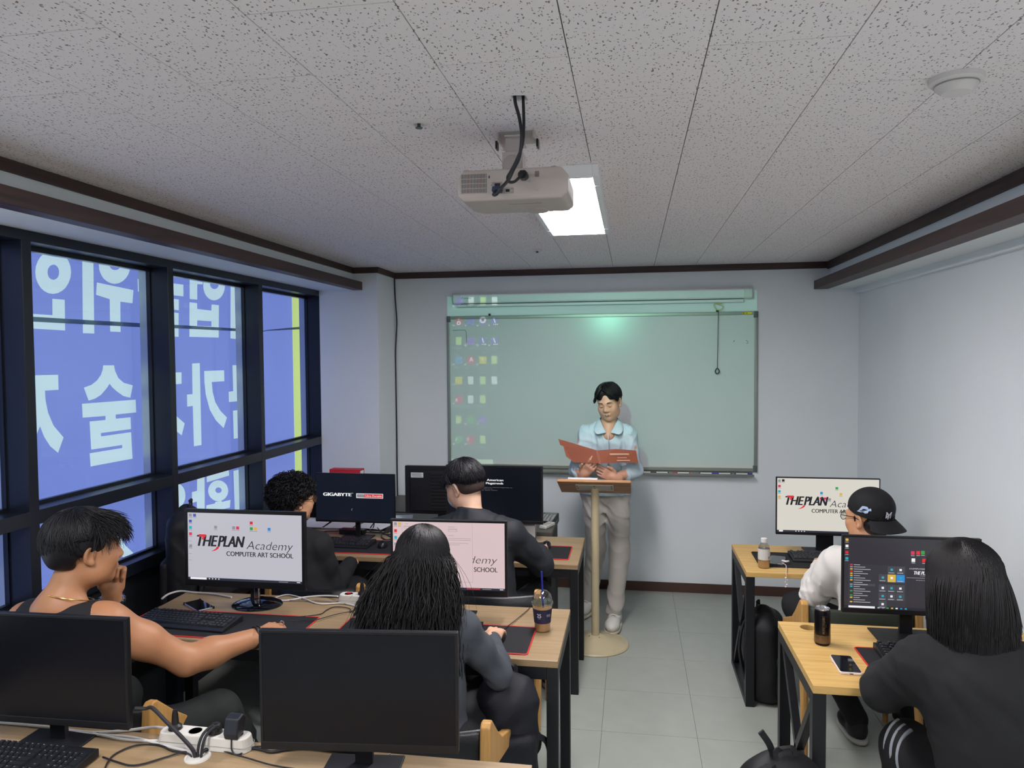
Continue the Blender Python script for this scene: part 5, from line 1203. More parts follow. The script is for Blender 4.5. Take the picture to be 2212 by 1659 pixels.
cord('heavy black monitor cable arching from the left screen to the grommet', [(-1.44, 1.905, .858), (-1.415, 1.92, .852), tuple(at(330, 1530, Y=1.92)), tuple(at(360, 1560, Y=1.91)), tuple(at(395, 1595, Y=1.90)), (gh[0] - .012, gh[1], .745), (gh[0] - .006, gh[1], .70)], .0055, blk_cable)
for k, dx in enumerate((0, .012)):
    cord(('left', 'right')[k] + ' one of two black plug cords bowing into the foreground grommet', [(-1.215 + dx, 1.955, .795), (-1.222 + dx, 1.945, .80), (-1.236 + dx, 1.925, .785), (-1.240 + dx, 1.908, .755), (-1.239 + dx * .7, 1.902, .70)], .0042, blk_cable)
cord('thin black cord looping left from the foreground grommet to the keyboard', [dk(222, 1635), dk(250, 1645), dk(280, 1653), dk(310, 1650), dk(360, 1635), dk(405, 1625), (gh[0] - .004, gh[1] - .004, .70)], .0026, blk_cable)
cord('thin black cord making a wide loop at the lower left', [dk(221, 1680), dk(232, 1648), dk(250, 1628), dk(290, 1611), dk(330, 1608), dk(352, 1612), dk(372, 1622), dk(410, 1630), (gh[0] - .01, gh[1] - .008, .705)], .0026, blk_cable)
cord('black power cord running from the grommet to the middle screen', [(gh[0] + .006, gh[1], .70), dk(440, 1622), dk(470, 1616), dk(520, 1614), dk(560, 1618), dk(585, 1624), dk(620, 1619), dk(660, 1615), dk(720, 1621), dk(770, 1625)], .0046, blk_cable)
cord('thin black cord trailing right along the foreground desk front', [(gh[0] + .004, gh[1] - .004, .70), dk(450, 1620), dk(480, 1622), dk(530, 1636), dk(590, 1653), dk(660, 1664)], .0022, blk_cable)
cord('charger lead dropping from the black charger on the strip', [(-1.152, 1.935, .775), (-1.145, 1.925, .745), (-1.125, 1.925, Z1), dk(550, 1613), dk(585, 1614)], .0022, blk_cable)
cord('grey wire behind the stand of the middle foreground screen', [dk(836, 1659), dk(834, 1648), dk(838, 1632), dk(843, 1628)], .0020, mat('grey wire', '77777a', .5))
# second row
cord('thick white cord arching along the far edge of the second desk', [dk(350, 1293), dk(365, 1283), dk(390, 1277), dk(420, 1280), dk(460, 1283), dk(500, 1290)], .0048, white_cable)
cord('white cord leading from the round monitor foot to the second strip', [dk(590, 1292), dk(620, 1285), dk(650, 1291), dk(690, 1304), dk(740, 1303), dk(780, 1312)], .0036, white_cable)
cord('white strip lead behind the monitor with the logo wallpaper', [dk(730, 1288, .75), dk(700, 1287), dk(660, 1290), dk(620, 1297), dk(570, 1297)], .0044, white_cable)
cord('grey cord crossing the second desk behind the white ones', [dk(585, 1296), dk(640, 1297), dk(700, 1298), dk(760, 1306)], .0026, mat('grey wire', '77777a', .5))
cord('thin black cord zigzagging to a small knot on the second desk', [dk(640, 1333), dk(690, 1327), dk(705, 1318), dk(722, 1311), dk(745, 1312), dk(757, 1316), dk(755, 1322), dk(762, 1319), dk(770, 1315)], .0022, blk_cable)
cord('pair of black plug cords hanging over the second strip', [dk(815, 1278, .785), dk(790, 1276, .79), dk(778, 1290, .77), dk(772, 1310, Z1), dk(768, 1314, Z1)], .0046, blk_cable)
# third row and instructor's desk
ad = root('power_adapter', 'black power adapter brick behind the start-up logo screen', 'adapter', (-1.80, 4.52, DZ), -.05)
part('brick', blk, ad, lambda b: b.box(-.085, .085, -.03, .03, 0, .034), bevel=.006, seg=3)
part('lead', blk_cable, ad, lambda b: b.tube(spline([(.085, 0, .017), (.12, .0, .012), (.2, .02, .006), (.28, .0, .006), (.35, .03, .006)]), .0035, 8), smooth=True)
part('lead', blk_cable, ad, lambda b: b.tube(spline([(-.085, 0, .017), (-.12, .01, .01), (-.18, .02, .005), (-.24, -.01, .005), (-.27, .0, .008)]), .0030, 8), smooth=True)
cord('tangled black cords on the front desk left of the rose-tinted screen', [dk(815, 1140), dk(826, 1150), dk(838, 1156), dk(846, 1162), dk(836, 1166), dk(824, 1160), dk(828, 1150), dk(842, 1148), dk(856, 1154)], .0036, blk_cable)
cord('black cord hanging down behind the start-up logo screen', [tuple(at(800, 1140, Y=4.6)), tuple(at(808, 1130, Y=4.55)), dk(806, 1140), dk(800, 1148), dk(840, 1150)], .0036, blk_cable)
paper_m = mat('white paper', 'd8dadc', .7)
for lb, px, py, rz, y_ in (('white paper sheet under the start-up logo screen', 735, 1133, .1, 0), ('white paper sheet right of the start-up logo screen', 815, 1133, -.15, 0), ('white paper lying beside the backwards monitor', 858, 1122, .25, 0), ('white paper sheet at the far left of the instructor desk', 675, 1133, .05, 0)):
    p = at(px, py, Z=DZ + .002); b = MB(); b.box(-.105, .105, -.145, .145, 0, .0012); o = b.build('paper_sheet', paper_m); o.location = (p.x, min(max(p.y, 4.80), 5.02), DZ + .0005 + .0016 * (px % 3)); o.rotation_euler.z = rz; tag(o, lb, 'paper')
rb = root('red_binder', 'red box binder standing behind the start-up logo screen', 'binder', (-2.00, 4.93, DZ))
part('cover', mat('red cardboard', 'c02436', .5, noise=.06), rb, lambda b: (b.box(-.115, .115, -.04, .04, .355, .362), b.box(-.115, .115, -.04, -.036, 0, .355), b.box(-.115, .115, .036, .04, 0, .355), b.box(-.115, -.111, -.036, .036, 0, .355)), bevel=.002)
part('page_block', paper_m, rb, lambda b: b.box(-.108, .112, -.035, .035, .004, .350))
pb = root('pink_booklet', 'pink and white booklet leaning left of the red binder', 'booklet', (-2.16, 4.88, DZ))
part('cover', mat('pink cover', 'c9a0a8', .5, noise=.3, nscale=25), pb, lambda b: b.box(-.03, .03, -.02, .02, 0, .335), bevel=.001)
part('page_block', paper_m, pb, lambda b: b.box(-.027, .027, -.017, .021, .003, .332))
wm = root('white_mouse', 'white wired mouse in front of the backwards monitor', 'mouse', (-1.42, 4.84, DZ), .9)
part('shell', mat('white mouse shell', 'c6c8ca', .35), wm, lambda b: b.lathe([(.032, 0), (.033, .008), (.028, .024), (.015, .032), (0, .034)], 20, M=Matrix.Diagonal((1, 1.75, 1, 1))), smooth=True)
part('wheel', blk, wm, lambda b: b.box(-.003, .003, .015, .032, .028, .034), bevel=.001)
ca = root('calculator', 'desk calculator with pale keys on the instructor desk corner', 'calculator', (-.580, 5.085, DZ), -.12)
part('body', blk, ca, lambda b: b.prism([(-.095, 0), (.095, 0), (.095, .034), (.06, .030), (-.095, .012)], -.055, .055, lambda u, v, t: (t, u, v)), bevel=.003)
part('display', mat('calculator display', '6d7568', .3), ca, lambda b: b.prism([(.062, .0305), (.092, .0338), (.092, .0345), (.062, .0312)], -.045, .045, lambda u, v, t: (t, u, v)))
for i in range(4):
    for j in range(5): part('key', mat('calculator key', '9ba09f', .5), ca, lambda b: b.box(-.046 + i * .0245, -.027 + i * .0245, -.086 + j * .028, -.066 + j * .028, .013 + j * .0033, .0185 + j * .0033))
rm = root('remote_control', 'white projector remote lying on the instructor desk end', 'remote', (-.565, 4.88, DZ), -.35)
part('body', mat('remote white', 'c8c8c0', .4), rm, lambda b: b.box(-.026, .026, -.07, .07, 0, .022), bevel=.006, seg=3)
for i in range(3):
    for j in range(4): part('button', mat('remote grey', '7c7f82', .5), rm, lambda b: b.box(-.018 + i * .014, -.009 + i * .014, -.05 + j * .024, -.038 + j * .024, .0215, .0235))
wmo = root('white_adapter', 'white adapter and coiled lead on the instructor desk', 'adapter', (-1.18, 4.80, DZ), .2)
part('brick', mat('remote white', 'c8c8c0', .4), wmo, lambda b: b.box(-.035, .035, -.025, .025, 0, .03), bevel=.006, seg=3)
part('lead', white_cable, wmo, lambda b: b.tube(spline([(.035, 0, .015), (.06, .01, .006), (.09, -.02, .004), (.13, .0, .004)]), .0028, 6), smooth=True)
pc = root('computer_tower', 'black computer tower standing under the instructor desk', 'computer', (-1.50, 4.93, 0))
part('case', mat('tower black', '101216', .4), pc, lambda b: b.box(-.10, .10, -.16, .19, .01, .44), bevel=.004)
part('front_panel', mat('tower front', '191b20', .25), pc, lambda b: b.box(-.096, .096, -.172, -.158, .014, .436), bevel=.005)
for y in (-.15, .17): part('foot', blk, pc, lambda b: b.box(-.09, .09, y - .015, y + .015, 0, .012))
# ------------------------------------------------------------------ lectern
cream = mat('cream enamel', 'b8ac8c', .45, noise=.10, nscale=14)
lc = root('lectern', 'wooden-topped lectern on a cream steel pole with round foot', 'lectern', (-.237, 4.745, 0))
part('foot_plate', cream, lc, lambda b: b.lathe([(0, 0), (.215, 0), (.217, .006), (.210, .014), (.165, .022), (.155, .030), (.075, .046), (.060, .056), (.042, .062), (.026, .064)], 56), smooth=True)
for a in range(4): part('bolt', steel, lc, lambda b: b.lathe([(.005, .0), (.005, .004), (0, .005)], 6, c=(.047 * math.cos(.6 + a * 1.57), .047 * math.sin(.6 + a * 1.57), .060)))
part('pole', cream, lc, lambda b: b.lathe([(.0255, .06), (.0255, 1.035)], 24), smooth=True)
Mt = Matrix.Translation((0, 0, 1.035)) @ Matrix.Rotation(math.radians(-22), 4, 'X')
lw_ = wood('lectern wood', 'a9773f', '8d5c2c', 5, 0, .4)
part('bracket', mat('bracket white', 'b9b4a8', .5), lc, lambda b: b.box(-.12, .12, -.10, .06, -.016, -.010, M=Mt), bevel=.001)
for x in (-.108, 0, .108):
    for y in (-.085, -.02): part('screw', blk, lc, lambda b: b.lathe([(.005, -.016), (.004, -.019), (0, -.0195)], 8, M=Mt @ Matrix.Translation((x, y, 0))))
part('top_board', lw_, lc, lambda b: b.box(-.232, .232, -.165, .165, -.010, .010, M=Mt), bevel=.005, seg=3)
part('book_ledge', lw_, lc, lambda b: b.box(-.232, .232, .150, .166, .010, .030, M=Mt), bevel=.003)
bk = root('booklet', 'white booklet lying on the lectern top', 'booklet', (-.237, 4.745, 0))
part('cover', paper_m, bk, lambda b: (b.box(-.165, .025, -.150, .10, .0102, .0112, M=Mt), b.box(-.165, .025, -.150, .10, .0222, .0232, M=Mt)))
part('page_block', paper_m, bk, lambda b: b.box(-.163, .022, -.148, .098, .0112, .0222, M=Mt))
# ================================================================== PEOPLE: shared anatomy
def skin_mat(name, col):
    m = mat(name, col, .48, noise=.06, nscale=25, bump=.03, bscale=350)
    b = m.node_tree.nodes['Principled BSDF']; b.inputs['Subsurface Weight'].default_value = .12; b.inputs['Subsurface Radius'].default_value = (.6, .25, .12); b.inputs['Subsurface Scale'].default_value = .012
    return m
def hair_mat(name, col):
    m = mat(name, col, .5, noise=.3, nscale=60, spec=.45, stretch=(1, 1, .15)); return m
hair_blk = hair_mat('black hair', '0e0d10'); hair_soft = hair_mat('soft black hair', '121116')

def frame(fwd, up=(0, 0, 1), roll=0.0):
    f = V3(*fwd); f /= np.linalg.norm(f); u = V3(*up); u = u - f * u.dot(f); u /= np.linalg.norm(u); r = np.cross(f, u)
    if roll:
        c, s_ = math.cos(roll), math.sin(roll); r, u = r * c + u * s_, u * c - r * s_
    return np.stack([r, f, u], 1)            # columns: right, forward, up
class Pose:
    def __init__(s, R, o, k=1.0): s.R = R; s.o = V3(*o); s.k = k
    def __call__(s, *p):
        p = p[0] if len(p) == 1 else p
        return s.o + s.R @ (np.array(p, float) * s.k)

def add_head(F, T, face=True):
    k = T.k; e = lambda c, r, kk=.02, op='u', R=None: F.el(T(c), np.array(r) * k, T.R if R is None else T.R @ R, kk * k, op)
    e((0, -.014, .036), (.076, .097, .085), .03)
    e((0, .028, -.028), (.061, .066, .082), .04)
    e((0, .030, -.075), (.050, .056, .040), .03)
    e((0, .070, -.096), (.020, .018, .017), .025)
    for sx in (-1, 1):
        e((sx * .040, .058, -.030), (.026, .030, .030), .03)
        e((sx * .045, .020, -.072), (.022, .035, .028), .03)
        Re = np.array(Euler((math.radians(-8), math.radians(sx * 8), math.radians(sx * 22))).to_matrix())
        e((sx * .078, -.004, -.006), (.009, .020, .033), .008, R=Re)
        e((sx * .085, .000, -.004), (.006, .011, .019), .006, 's', R=Re)
        e((sx * .079, .003, -.034), (.007, .009, .010), .008)
    F.rc(T(0, .088, .012), T(0, .106, -.026), .0085 * k, .0125 * k, .016 * k)
    for sx in (-1, 1): e((sx * .011, .098, -.032), (.009, .010, .008), .010)
    if face:
        F.rc(T(-.034, .083, .020), T(.034, .083, .020), .011 * k, .011 * k, .02 * k)
        for sx in (-1, 1):
            e((sx * .031, .101, .003), (.017, .012, .010), .012, 's')
            e((sx * .031, .083, .002), (.014, .012, .012), .006)
        F.rc(T(-.019, .092, -.058), T(.019, .092, -.058), .0062 * k, .0062 * k, .008 * k)
        F.rc(T(-.016, .091, -.067), T(.016, .091, -.067), .0068 * k, .0068 * k, .008 * k)
def add_neck(F, T, N, r=.054, kk=.03):
    F.rc(V3(*N), T(0, -.020, -.050), r, r * .98, kk)

FING = [(.029, .042, .026, .021, .0088), (.0095, .046, .029, .022, .0090), (-.0105, .042, .027, .021, .0086), (-.029, .033, .021, .018, .0078)]
def add_hand(F, W, along, thumb, curl, thumb_pose=(.5, .3, .3), splay=.06, k=1.0):
    """W wrist, along = palm direction, thumb = side the thumb is on; curl = per finger (a, b, c) bends in radians towards the palm"""
    y = V3(*along); y /= np.linalg.norm(y); x = V3(*thumb); x = x - y * x.dot(y); x /= np.linalg.norm(x)
    return y, x
def build_hand(F, W, along, thumb, palm, curl, tpose=None, splay=.05, k=1.0):
    W = V3(*W); y = V3(*along); y /= np.linalg.norm(y); x = V3(*thumb); x = x - y * x.dot(y); x /= np.linalg.norm(x)
    z = V3(*palm); z = z - y * z.dot(y) - x * z.dot(x); z /= np.linalg.norm(z)      # z points out of the palm
    P = lambda a, b, c: W + (x * a + y * b + z * c) * k
    R = np.stack([x, y, z], 1)
    F.bx(P(.0, .050, .0), np.array((.038, .044, .0125)) * k, R, .011 * k, .014)
    F.rc(P(0, -.03, 0), P(0, .02, 0), .026 * k, .026 * k, .02)
    F.el(P(.024, .030, .010), np.array((.016, .028, .014)) * k, R, .014)
    tips = []
    for i, (bx_, l1, l2, l3, r) in enumerate(FING):
        p = P(bx_, .088 + (.006 if i == 1 else 0) - (.008 if i == 3 else 0), 0); a = 0
        sp = splay * (1.5 - i)
        for L, th, rr in zip((l1, l2, l3), curl[i], (r, r * .92, r * .82)):
            a += th; d = (y * math.cos(sp) + x * math.sin(sp)) * math.cos(a) + z * math.sin(a)
            q = p + d * L * k; F.rc(p, q, rr * k, rr * .92 * k, .0045); p = q
        tips.append(p)
    tp = tpose or ((.034, .022, .004), (.058, .052, .016), (.060, .082, .022))
    pts = [P(*q) for q in ((.020, .012, .004),) + tuple(tp)]
    F.chain(pts, [.016 * k, .0125 * k, .0108 * k, .0088 * k], .008)
    return tips

def add_torso(F, J, g=0.0, w=1.0, d=1.0, k=.05):
    P, N = V3(*J['pelvis']), V3(*J['neck']); L, R = V3(*J['shL']), V3(*J['shR'])
    s_ = R - L; s_ /= np.linalg.norm(s_); C = P + .74 * (N - P); B = P + .38 * (N - P)
    up = (N - P) / np.linalg.norm(N - P); f = np.cross(up, s_)
    for a in (-1, 1):
        F.rc(P + s_ * a * .070 * w, B + s_ * a * .060 * w, .092 + g, .088 + g, k); F.rc(B + s_ * a * .060 * w, C + s_ * a * .076 * w, .088 + g, .098 * d + g, k)
    F.rc(P, C, .095 + g, .104 * d + g, k)
    F.rc(L, R, .052 + g, .052 + g, k)
    for q in (L, R): F.rc(N - up * .005, q + up * .002, .044 + g, .046 + g, .045)
    F.rc(V3(*J['hipL']), V3(*J['hipR']), .098 + g, .098 + g, k)
    return f, up, s_
def add_arm(F, J, s, g=0.0, end=1.0, k=.03, big=1.0):
    a, b, c = V3(*J['sh' + s]), V3(*J['el' + s]), V3(*J['wr' + s]); c = b + (c - b) * end
    m1 = a + (b - a) * .45; m2 = b + (V3(*J['wr' + s]) - b) * .3
    F.rc(a, m1, .057 * big + g, .051 * big + g, k); F.rc(m1, b, .051 * big + g, .042 * big + g, k)
    if end > .35:
        F.rc(b, m2, .042 * big + g, .044 * big + g, k); F.rc(m2, c, .044 * big + g, (.044 + (.028 - .044) * max(0, (end - .3) / .7)) * big + g, k)
    else: F.rc(b, c, .042 * big + g, .042 * big + g, k)
def add_leg(F, J, s, g=0.0, k=.04):
    a, b, c = V3(*J['hip' + s]), V3(*J['kn' + s]), V3(*J['an' + s]); m = b + (c - b) * .3
    F.rc(a, b, .086 + g, .060 + g, k); F.rc(b, m, .058 + g, .056 + g, k); F.rc(m, c, .056 + g, .038 + g, k)

def shoe(parent, origin, an, toe_dir, m_up, m_sole, k=1.0, laces=False):
    """low trainer on the floor under the ankle"""
    d = V3(*toe_dir); d[2] = 0; d /= np.linalg.norm(d); r = np.array((d[1], -d[0], 0.)); o = V3(an[0], an[1], 0)
    Q = lambda a, b, c: o + (r * a + d * b) * k + V3(0, 0, c * k)
    R = np.stack([r, d, V3(0, 0, 1)], 1)
    F = Field(); F.el(Q(0, .10, .045), np.array((.046, .085, .040)) * k, R, .03); F.el(Q(0, -.01, .055), np.array((.038, .058, .055)) * k, R, .04); F.rc(Q(0, -.01, .06), Q(0, -.005, .10), .040 * k, .040 * k, .03); F.plane((0, 0, .02), (0, 0, -1)); F.plane(Q(0, 0, .112), (0, 0, 1))
    sh = np_obj('shoe', [F.mesh(.006)], m_up, parent, origin)
    F = Field(); F.el(Q(0, .09, .016), np.array((.050, .103, .022)) * k, R, .02); F.el(Q(0, -.015, .016), np.array((.042, .068, .022)) * k, R, .05); F.plane((0, 0, .0), (0, 0, -1)); F.plane((0, 0, .028), (0, 0, 1))
    np_obj('sole', [F.mesh(.006)], m_sole, sh, origin)
    if laces:
        b = MB()
        for t in range(5):
            y = .055 + t * .016; z = .092 - t * .007
            for s_ in (-1, 1): b.tube([Q(-s_ * .020, y, z - .004), Q(0, y + .006, z + .003), Q(s_ * .020, y + .012, z - .007)], .0028, 6)
        ob = b.build('laces', m_up, sh, smooth=True); 
        for v in ob.data.vertices: v.co -= Vector(origin)
    return sh

# ------------------------------------------------------------------ hair as locks that follow the skull
def locks(T, n, seed, a0, a1, lens, lift, w=(.0045, .0008), bmin=-math.pi, bmax=math.pi, tilt=.25, c=(0, -.016, .040), rad=(.084, .106, .092), seg=7, curl=0.0, limit=None, flop=None, jit=.10, gravity=0.0, reach=None):
    """a = angle from the crown, b = azimuth (0 = face side). limit(b) caps the angle a lock reaches"""
    rng = np.random.default_rng(seed); out = []
    c = np.array(c); rad = np.array(rad); ct, st = math.cos(tilt), math.sin(tilt)
    t = np.linspace(0, 1, seg)
    for i in range(n):
        b = rng.uniform(bmin, bmax); a = a0 + (a1 - a0) * math.sqrt(rng.uniform()); L = lens * rng.uniform(.7, 1.25)
        db = rng.normal(0, jit) + (flop(b) if flop else 0)
        hi = limit(b) if limit else 3.0
        e = min(a + L, hi * rng.uniform(.94, 1.06)); 
        if e < a + .08: a = max(0.02, e - L * .6)
        A = a + (e - a) * t; B = b + db * t
        lf = lift * rng.uniform(.4, 1.3)
        rr = 1 + lf * (.35 + .65 * np.sin(t * math.pi * .75)) + rng.uniform(-.01, .02)
        if reach is not None: rr = rr + reach(b) * t ** 2 * rng.uniform(.5, 1.2)
        d = np.stack([np.sin(A) * np.sin(B), np.sin(A) * np.cos(B), np.cos(A)], 1)
        d = np.stack([d[:, 0], d[:, 1] * ct - d[:, 2] * st * .6, d[:, 2] * ct + d[:, 1] * st * .6], 1)
        p = c + d * rad * rr[:, None]
        if curl:
            ph = rng.uniform(0, 6.28); f = rng.uniform(9, 15)
            p = p + curl * np.stack([np.sin(f * t + ph), np.cos(f * t * 1.1 + ph), np.sin(f * t * .9 + ph * 2)], 1) * t[:, None] ** .5
        p[:, 2] -= gravity * t ** 2
        out.append(p)
    S_ = np.array(out) * T.k
    return ribbons(T.o + S_ @ T.R.T, w[0] * T.k, w[1] * T.k)
def cap_field(T, th=.008, front=.058, hair_line=.050, nape=-.060, side=-.020):
    F = Field(); k = T.k
    F.el(T(0, -.016, .040), np.array((.080 + th, .100 + th, .086 + th)) * k, T.R, .02)
    F.el(T(0, -.045, -.010), np.array((.068 + th, .062 + th, .075)) * k, T.R, .03)
    F.bx(T(0, .110 + front - .06, hair_line - .15), np.array((.2, .05, .15)) * k, T.R, .01, .02, 's')
    F.bx(T(0, 0, nape - .10), np.array((.2, .2, .10)) * k, T.R, .01, .01, 's')
    for sx in (-1, 1): F.bx(T(sx * .10, .055, side - .07), np.array((.05, .075, .075)) * k, T.R, .02, .02, 's')
    return F
def glasses(parent, T, origin, m, lens_r=.023, wide=.031):
    b = MB(); k = T.k
    for sx in (-1, 1):
        b.tube([T(sx * wide + lens_r * 1.05 * math.cos(a), .108, .002 + lens_r * .85 * math.sin(a)) for a in [2 * math.pi * q / 20 for q in range(20)]], .0016 * k, 6, closed=True)
        b.tube([T(sx * (wide + lens_r), .107, .008), T(sx * .072, .095, .010), T(sx * .080, .02, .010), T(sx * .080, -.015, -.004)], .0018 * k, 6)
    b.tube([T(-.008, .108, .006), T(0, .111, .009), T(.008, .108, .006)], .0016 * k, 6)
    o = b.build('glasses', m, parent, smooth=True)
    for v in o.data.vertices: v.co -= Vector(origin)
    ln = MB()
    for sx in (-1, 1):
        n = 18; vs = [T(sx * wide + lens_r * 1.02 * math.cos(2 * math.pi * q / n), .108, .002 + lens_r * .82 * math.sin(2 * math.pi * q / n)) for q in range(n)]
        ln.add(vs, [tuple(range(n))])
    l = ln.build('lens_pair', clr, o)
    for v in l.data.vertices: v.co -= Vector(origin)
    return o
def wtube(name, pts, r, m, parent, origin, n=8, closed=False):
    b = MB(); b.tube(pts, r, n, closed=closed); o = b.build(name, m, parent, smooth=True)
    for v in o.data.vertices: v.co -= Vector(origin)
    return o
def ring(c, axis, r1, r2=None, n=28):
    axis = Vector(axis).normalized(); u = axis.orthogonal().normalized(); v = axis.cross(u); r2 = r2 or r1
    return [Vector(c) + u * r1 * math.cos(2 * math.pi * k / n) + v * r2 * math.sin(2 * math.pi * k / n) for k in range(n)]
# ------------------------------------------------------------------ presenter
PR = V3(-.2, 5.2, 1.55)
def seated(label, base): return root('person', label, 'person', base)
def finish(r, body_parts, skin): return np_obj('body', body_parts, skin, r, tuple(r.location))

def presenter():
    o = (-.185, 5.18, 0.0); r = root('person', 'standing presenter in pale blue shirt reading from an open brown folder', 'person', o)
    skin = skin_mat('skin presenter', 'c0937a')
    T = Pose(frame((-.22, -.92, -.30), roll=-.10), (-.158, 5.12, 1.560), .98)
    J = dict(pelvis=(-.185, 5.22, .93), neck=(-.160, 5.17, 1.405), shL=(-.032, 5.165, 1.325), shR=(-.312, 5.165, 1.325),
             elL=(.022, 5.11, 1.085), wrL=(-.115, 4.985, 1.055), elR=(-.382, 5.09, 1.09), wrR=(-.325, 4.985, 1.075),
             hipL=(-.10, 5.22, .91), hipR=(-.27, 5.22, .91), knL=(-.085, 5.155, .50), knR=(-.255, 5.25, .50), anL=(-.122, 5.085, .10), anR=(-.315, 5.34, .10))
    F = Field(); add_torso(F, J, -.024, .8, .9); 
    for s in 'LR': add_arm(F, J, s); add_leg(F, J, s, -.016); F.rc(V3(*J['an' + s]), V3(*J['an' + s]) + V3(0, -.06, -.055), .032, .022, .03)
    add_neck(F, T, J['neck'], .050)
    H = Field(); add_neck(H, T, J['neck'], .050); H.rc(V3(*J['neck']) + V3(0, -.02, .0), V3(*J['neck']) + V3(0, -.062, -.075), .050, .046, .04); add_head(H, T)
    # hands hold the lower edge of the folder: fingers behind, thumbs in front
    c = ((.5, .7, .5),) * 4
    HL = Field(); HL.rc(J['elL'], J['wrL'], .040, .027, .02); build_hand(HL, J['wrL'], (-.80, -.28, .38), (-.15, -.2, .97), (.35, .75, .2), ((.25, .5, .4), (.35, .6, .4), (.5, .7, .5), (.6, .8, .5)), tpose=((.036, .022, .0), (.050, .055, -.010), (.052, .082, -.016)))
    HR = Field(); HR.rc(J['elR'], J['wrR'], .040, .027, .02); build_hand(HR, J['wrR'], (.45, -.45, .55), (.2, -.5, .8), (-.2, .85, .35), ((.3, .6, .4), (.4, .7, .5), (.5, .8, .5), (.6, .8, .5)), tpose=((.036, .022, .0), (.052, .050, -.008), (.055, .075, -.014)))
    finish(r, [F.mesh(.012), H.mesh(.004), HL.mesh(.0032), HR.mesh(.0032)], skin)
    # shirt
    sm = mat('pale blue shirt', 'aabdc6', .8, noise=.03, nscale=12, bump=.08, bscale=500)
    Q = Field(); add_torso(Q, J, .004, .84, .95, .05)
    for s in 'LR': add_arm(Q, J, s, .006, .42, .03)
    Q.rc(V3(*J['pelvis']) + V3(0, 0, -.03), V3(*J['pelvis']) + V3(0, 0, .25), .120, .120, .06)
    Q.plane((0, 0, .905), (0, 0, -1)); Q.plane(V3(*J['neck']) + V3(0, -.02, .018), (0, -.35, 1)); N = V3(*J['neck'])
    Q.rc(N + V3(0, -.06, .05), N + V3(0, -.150, -.075), .052, .010, .012, 's')
    np_obj('shirt', [Q.mesh(.006, folds(.0085, 1.7, .4))], sm, r, o)
    for s, en in (('L', .42), ('R', .42)):
        a, b = V3(*J['el' + s]), V3(*J['wr' + s]); d = (b - a) / np.linalg.norm(b - a); p = a + (b - a) * en
        C = Field(); C.rc(p - d * .03, p + d * .012, .055, .053, .02); C.rc(p - d * .1, p + d * .2, .036, .036, .006, 's'); C.plane(p + d * .016, d); C.plane(p - d * .032, -d)
        np_obj('rolled_cuff', [C.mesh(.005, folds(.0025, 2))], sm, r, o)
    # collar: a band round the neck that folds outwards into two points over a V opening
    N = V3(*J['neck'])
    for sx in (-1, 1):
        inner = [(0, .066, .040), (.034, .058, .042), (.060, .028, .044), (.064, -.012, .038), (.050, -.058, .010), (.026, -.092, -.030), (.006, -.112, -.058)]
        outer = [(0, .092, -.006), (.052, .082, -.004), (.092, .040, -.004), (.104, -.020, -.010), (.104, -.080, -.028), (.096, -.128, -.052), (.070, -.142, -.066)]
        mid = [tuple((a + b) / 2 + (.010 if q == 2 else 0) for q, (a, b) in enumerate(zip(u, v))) for u, v in zip(inner, outer)]
        b = MB(); n = len(inner); vs = [tuple(N + V3(sx * p[0], p[1], p[2]) - V3(*o)) for row in (inner, mid, outer) for p in row]
        b.add(vs, [(k * n + i, k * n + i + 1, k * n + n + i + 1, k * n + n + i) for k in (0, 1) for i in range(n - 1)])
        ob = b.build('collar', sm, r, smooth=True, sharp=180)
        md = ob.modifiers.new('thick', 'SOLIDIFY'); md.thickness = .003; md = ob.modifiers.new('sub', 'SUBSURF'); md.levels = 1; md.render_levels = 2
    wtube('placket', [N + V3(0, -.125, -.055), N + V3(0, -.142, -.10), N + V3(0.0, -.150, -.20), N + V3(-.006, -.145, -.34)], .0035, sm, r, o)
    # trousers
    tm = mat('cream trousers', 'b0aca4', .85, noise=.05, nscale=10, bump=.05, bscale=400)
    Q = Field()
    for s in 'LR':
        h, k_, a = V3(*J['hip' + s]), V3(*J['kn' + s]), V3(*J['an' + s]) + V3(0, 0, .0)
        Q.rc(h + V3(0, 0, -.02), k_, .086, .070, .04); Q.rc(k_, a, .070, .056, .04)
    Q.rc(V3(*J['hipL']) + V3(0, 0, .05), V3(*J['hipR']) + V3(0, 0, .03), .094, .094, .04); Q.rc(V3(*J['pelvis']), V3(*J['pelvis']) + V3(0, 0, .10), .112, .108, .05)
    Q.plane((0, 0, .085), (0, 0, -1)); Q.plane((0, 0, 1.0), (0, 0, 1))
    np_obj('trousers', [Q.mesh(.0075, folds(.0075, 1.2, 1.3))], tm, r, o)
    wsh, wso = mat('white trainer', 'c8c7bf', .5, noise=.05), mat('cream sole', 'b3ab98', .6)
    shoe(r, o, (J['anL'][0], J['anL'][1] - .0, 0), (-.10, -1, 0), wsh, wso, 1.12, True); shoe(r, o, J['anR'], (-.35, -1, 0), wsh, wso, 1.12, True)
    # hair: full, parted over the forehead, curtains to the brow
    lim = lambda b: 1.30 + .35 * max(0, 1 - abs(abs(b) - 1.0) / .9) if abs(b) < 1.5 else (1.75 if abs(b) < 2.2 else 2.25)
    HF = Field(); k = T.k
    HF.el(T(0, -.016, .046), np.array((.086, .104, .090)) * k, T.R, .02); HF.el(T(0, -.045, -.0), np.array((.078, .066, .075)) * k, T.R, .03)
    HF.el(T(-.004, .112, .034), np.array((.026, .06, .056)) * k, T.R, .015, 's'); HF.bx(T(0, .105, -.068), np.array((.2, .085, .10)) * k, T.R, .01, .015, 's'); HF.bx(T(0, 0, -.16), np.array((.2, .2, .10)) * k, T.R, .01, .01, 's')
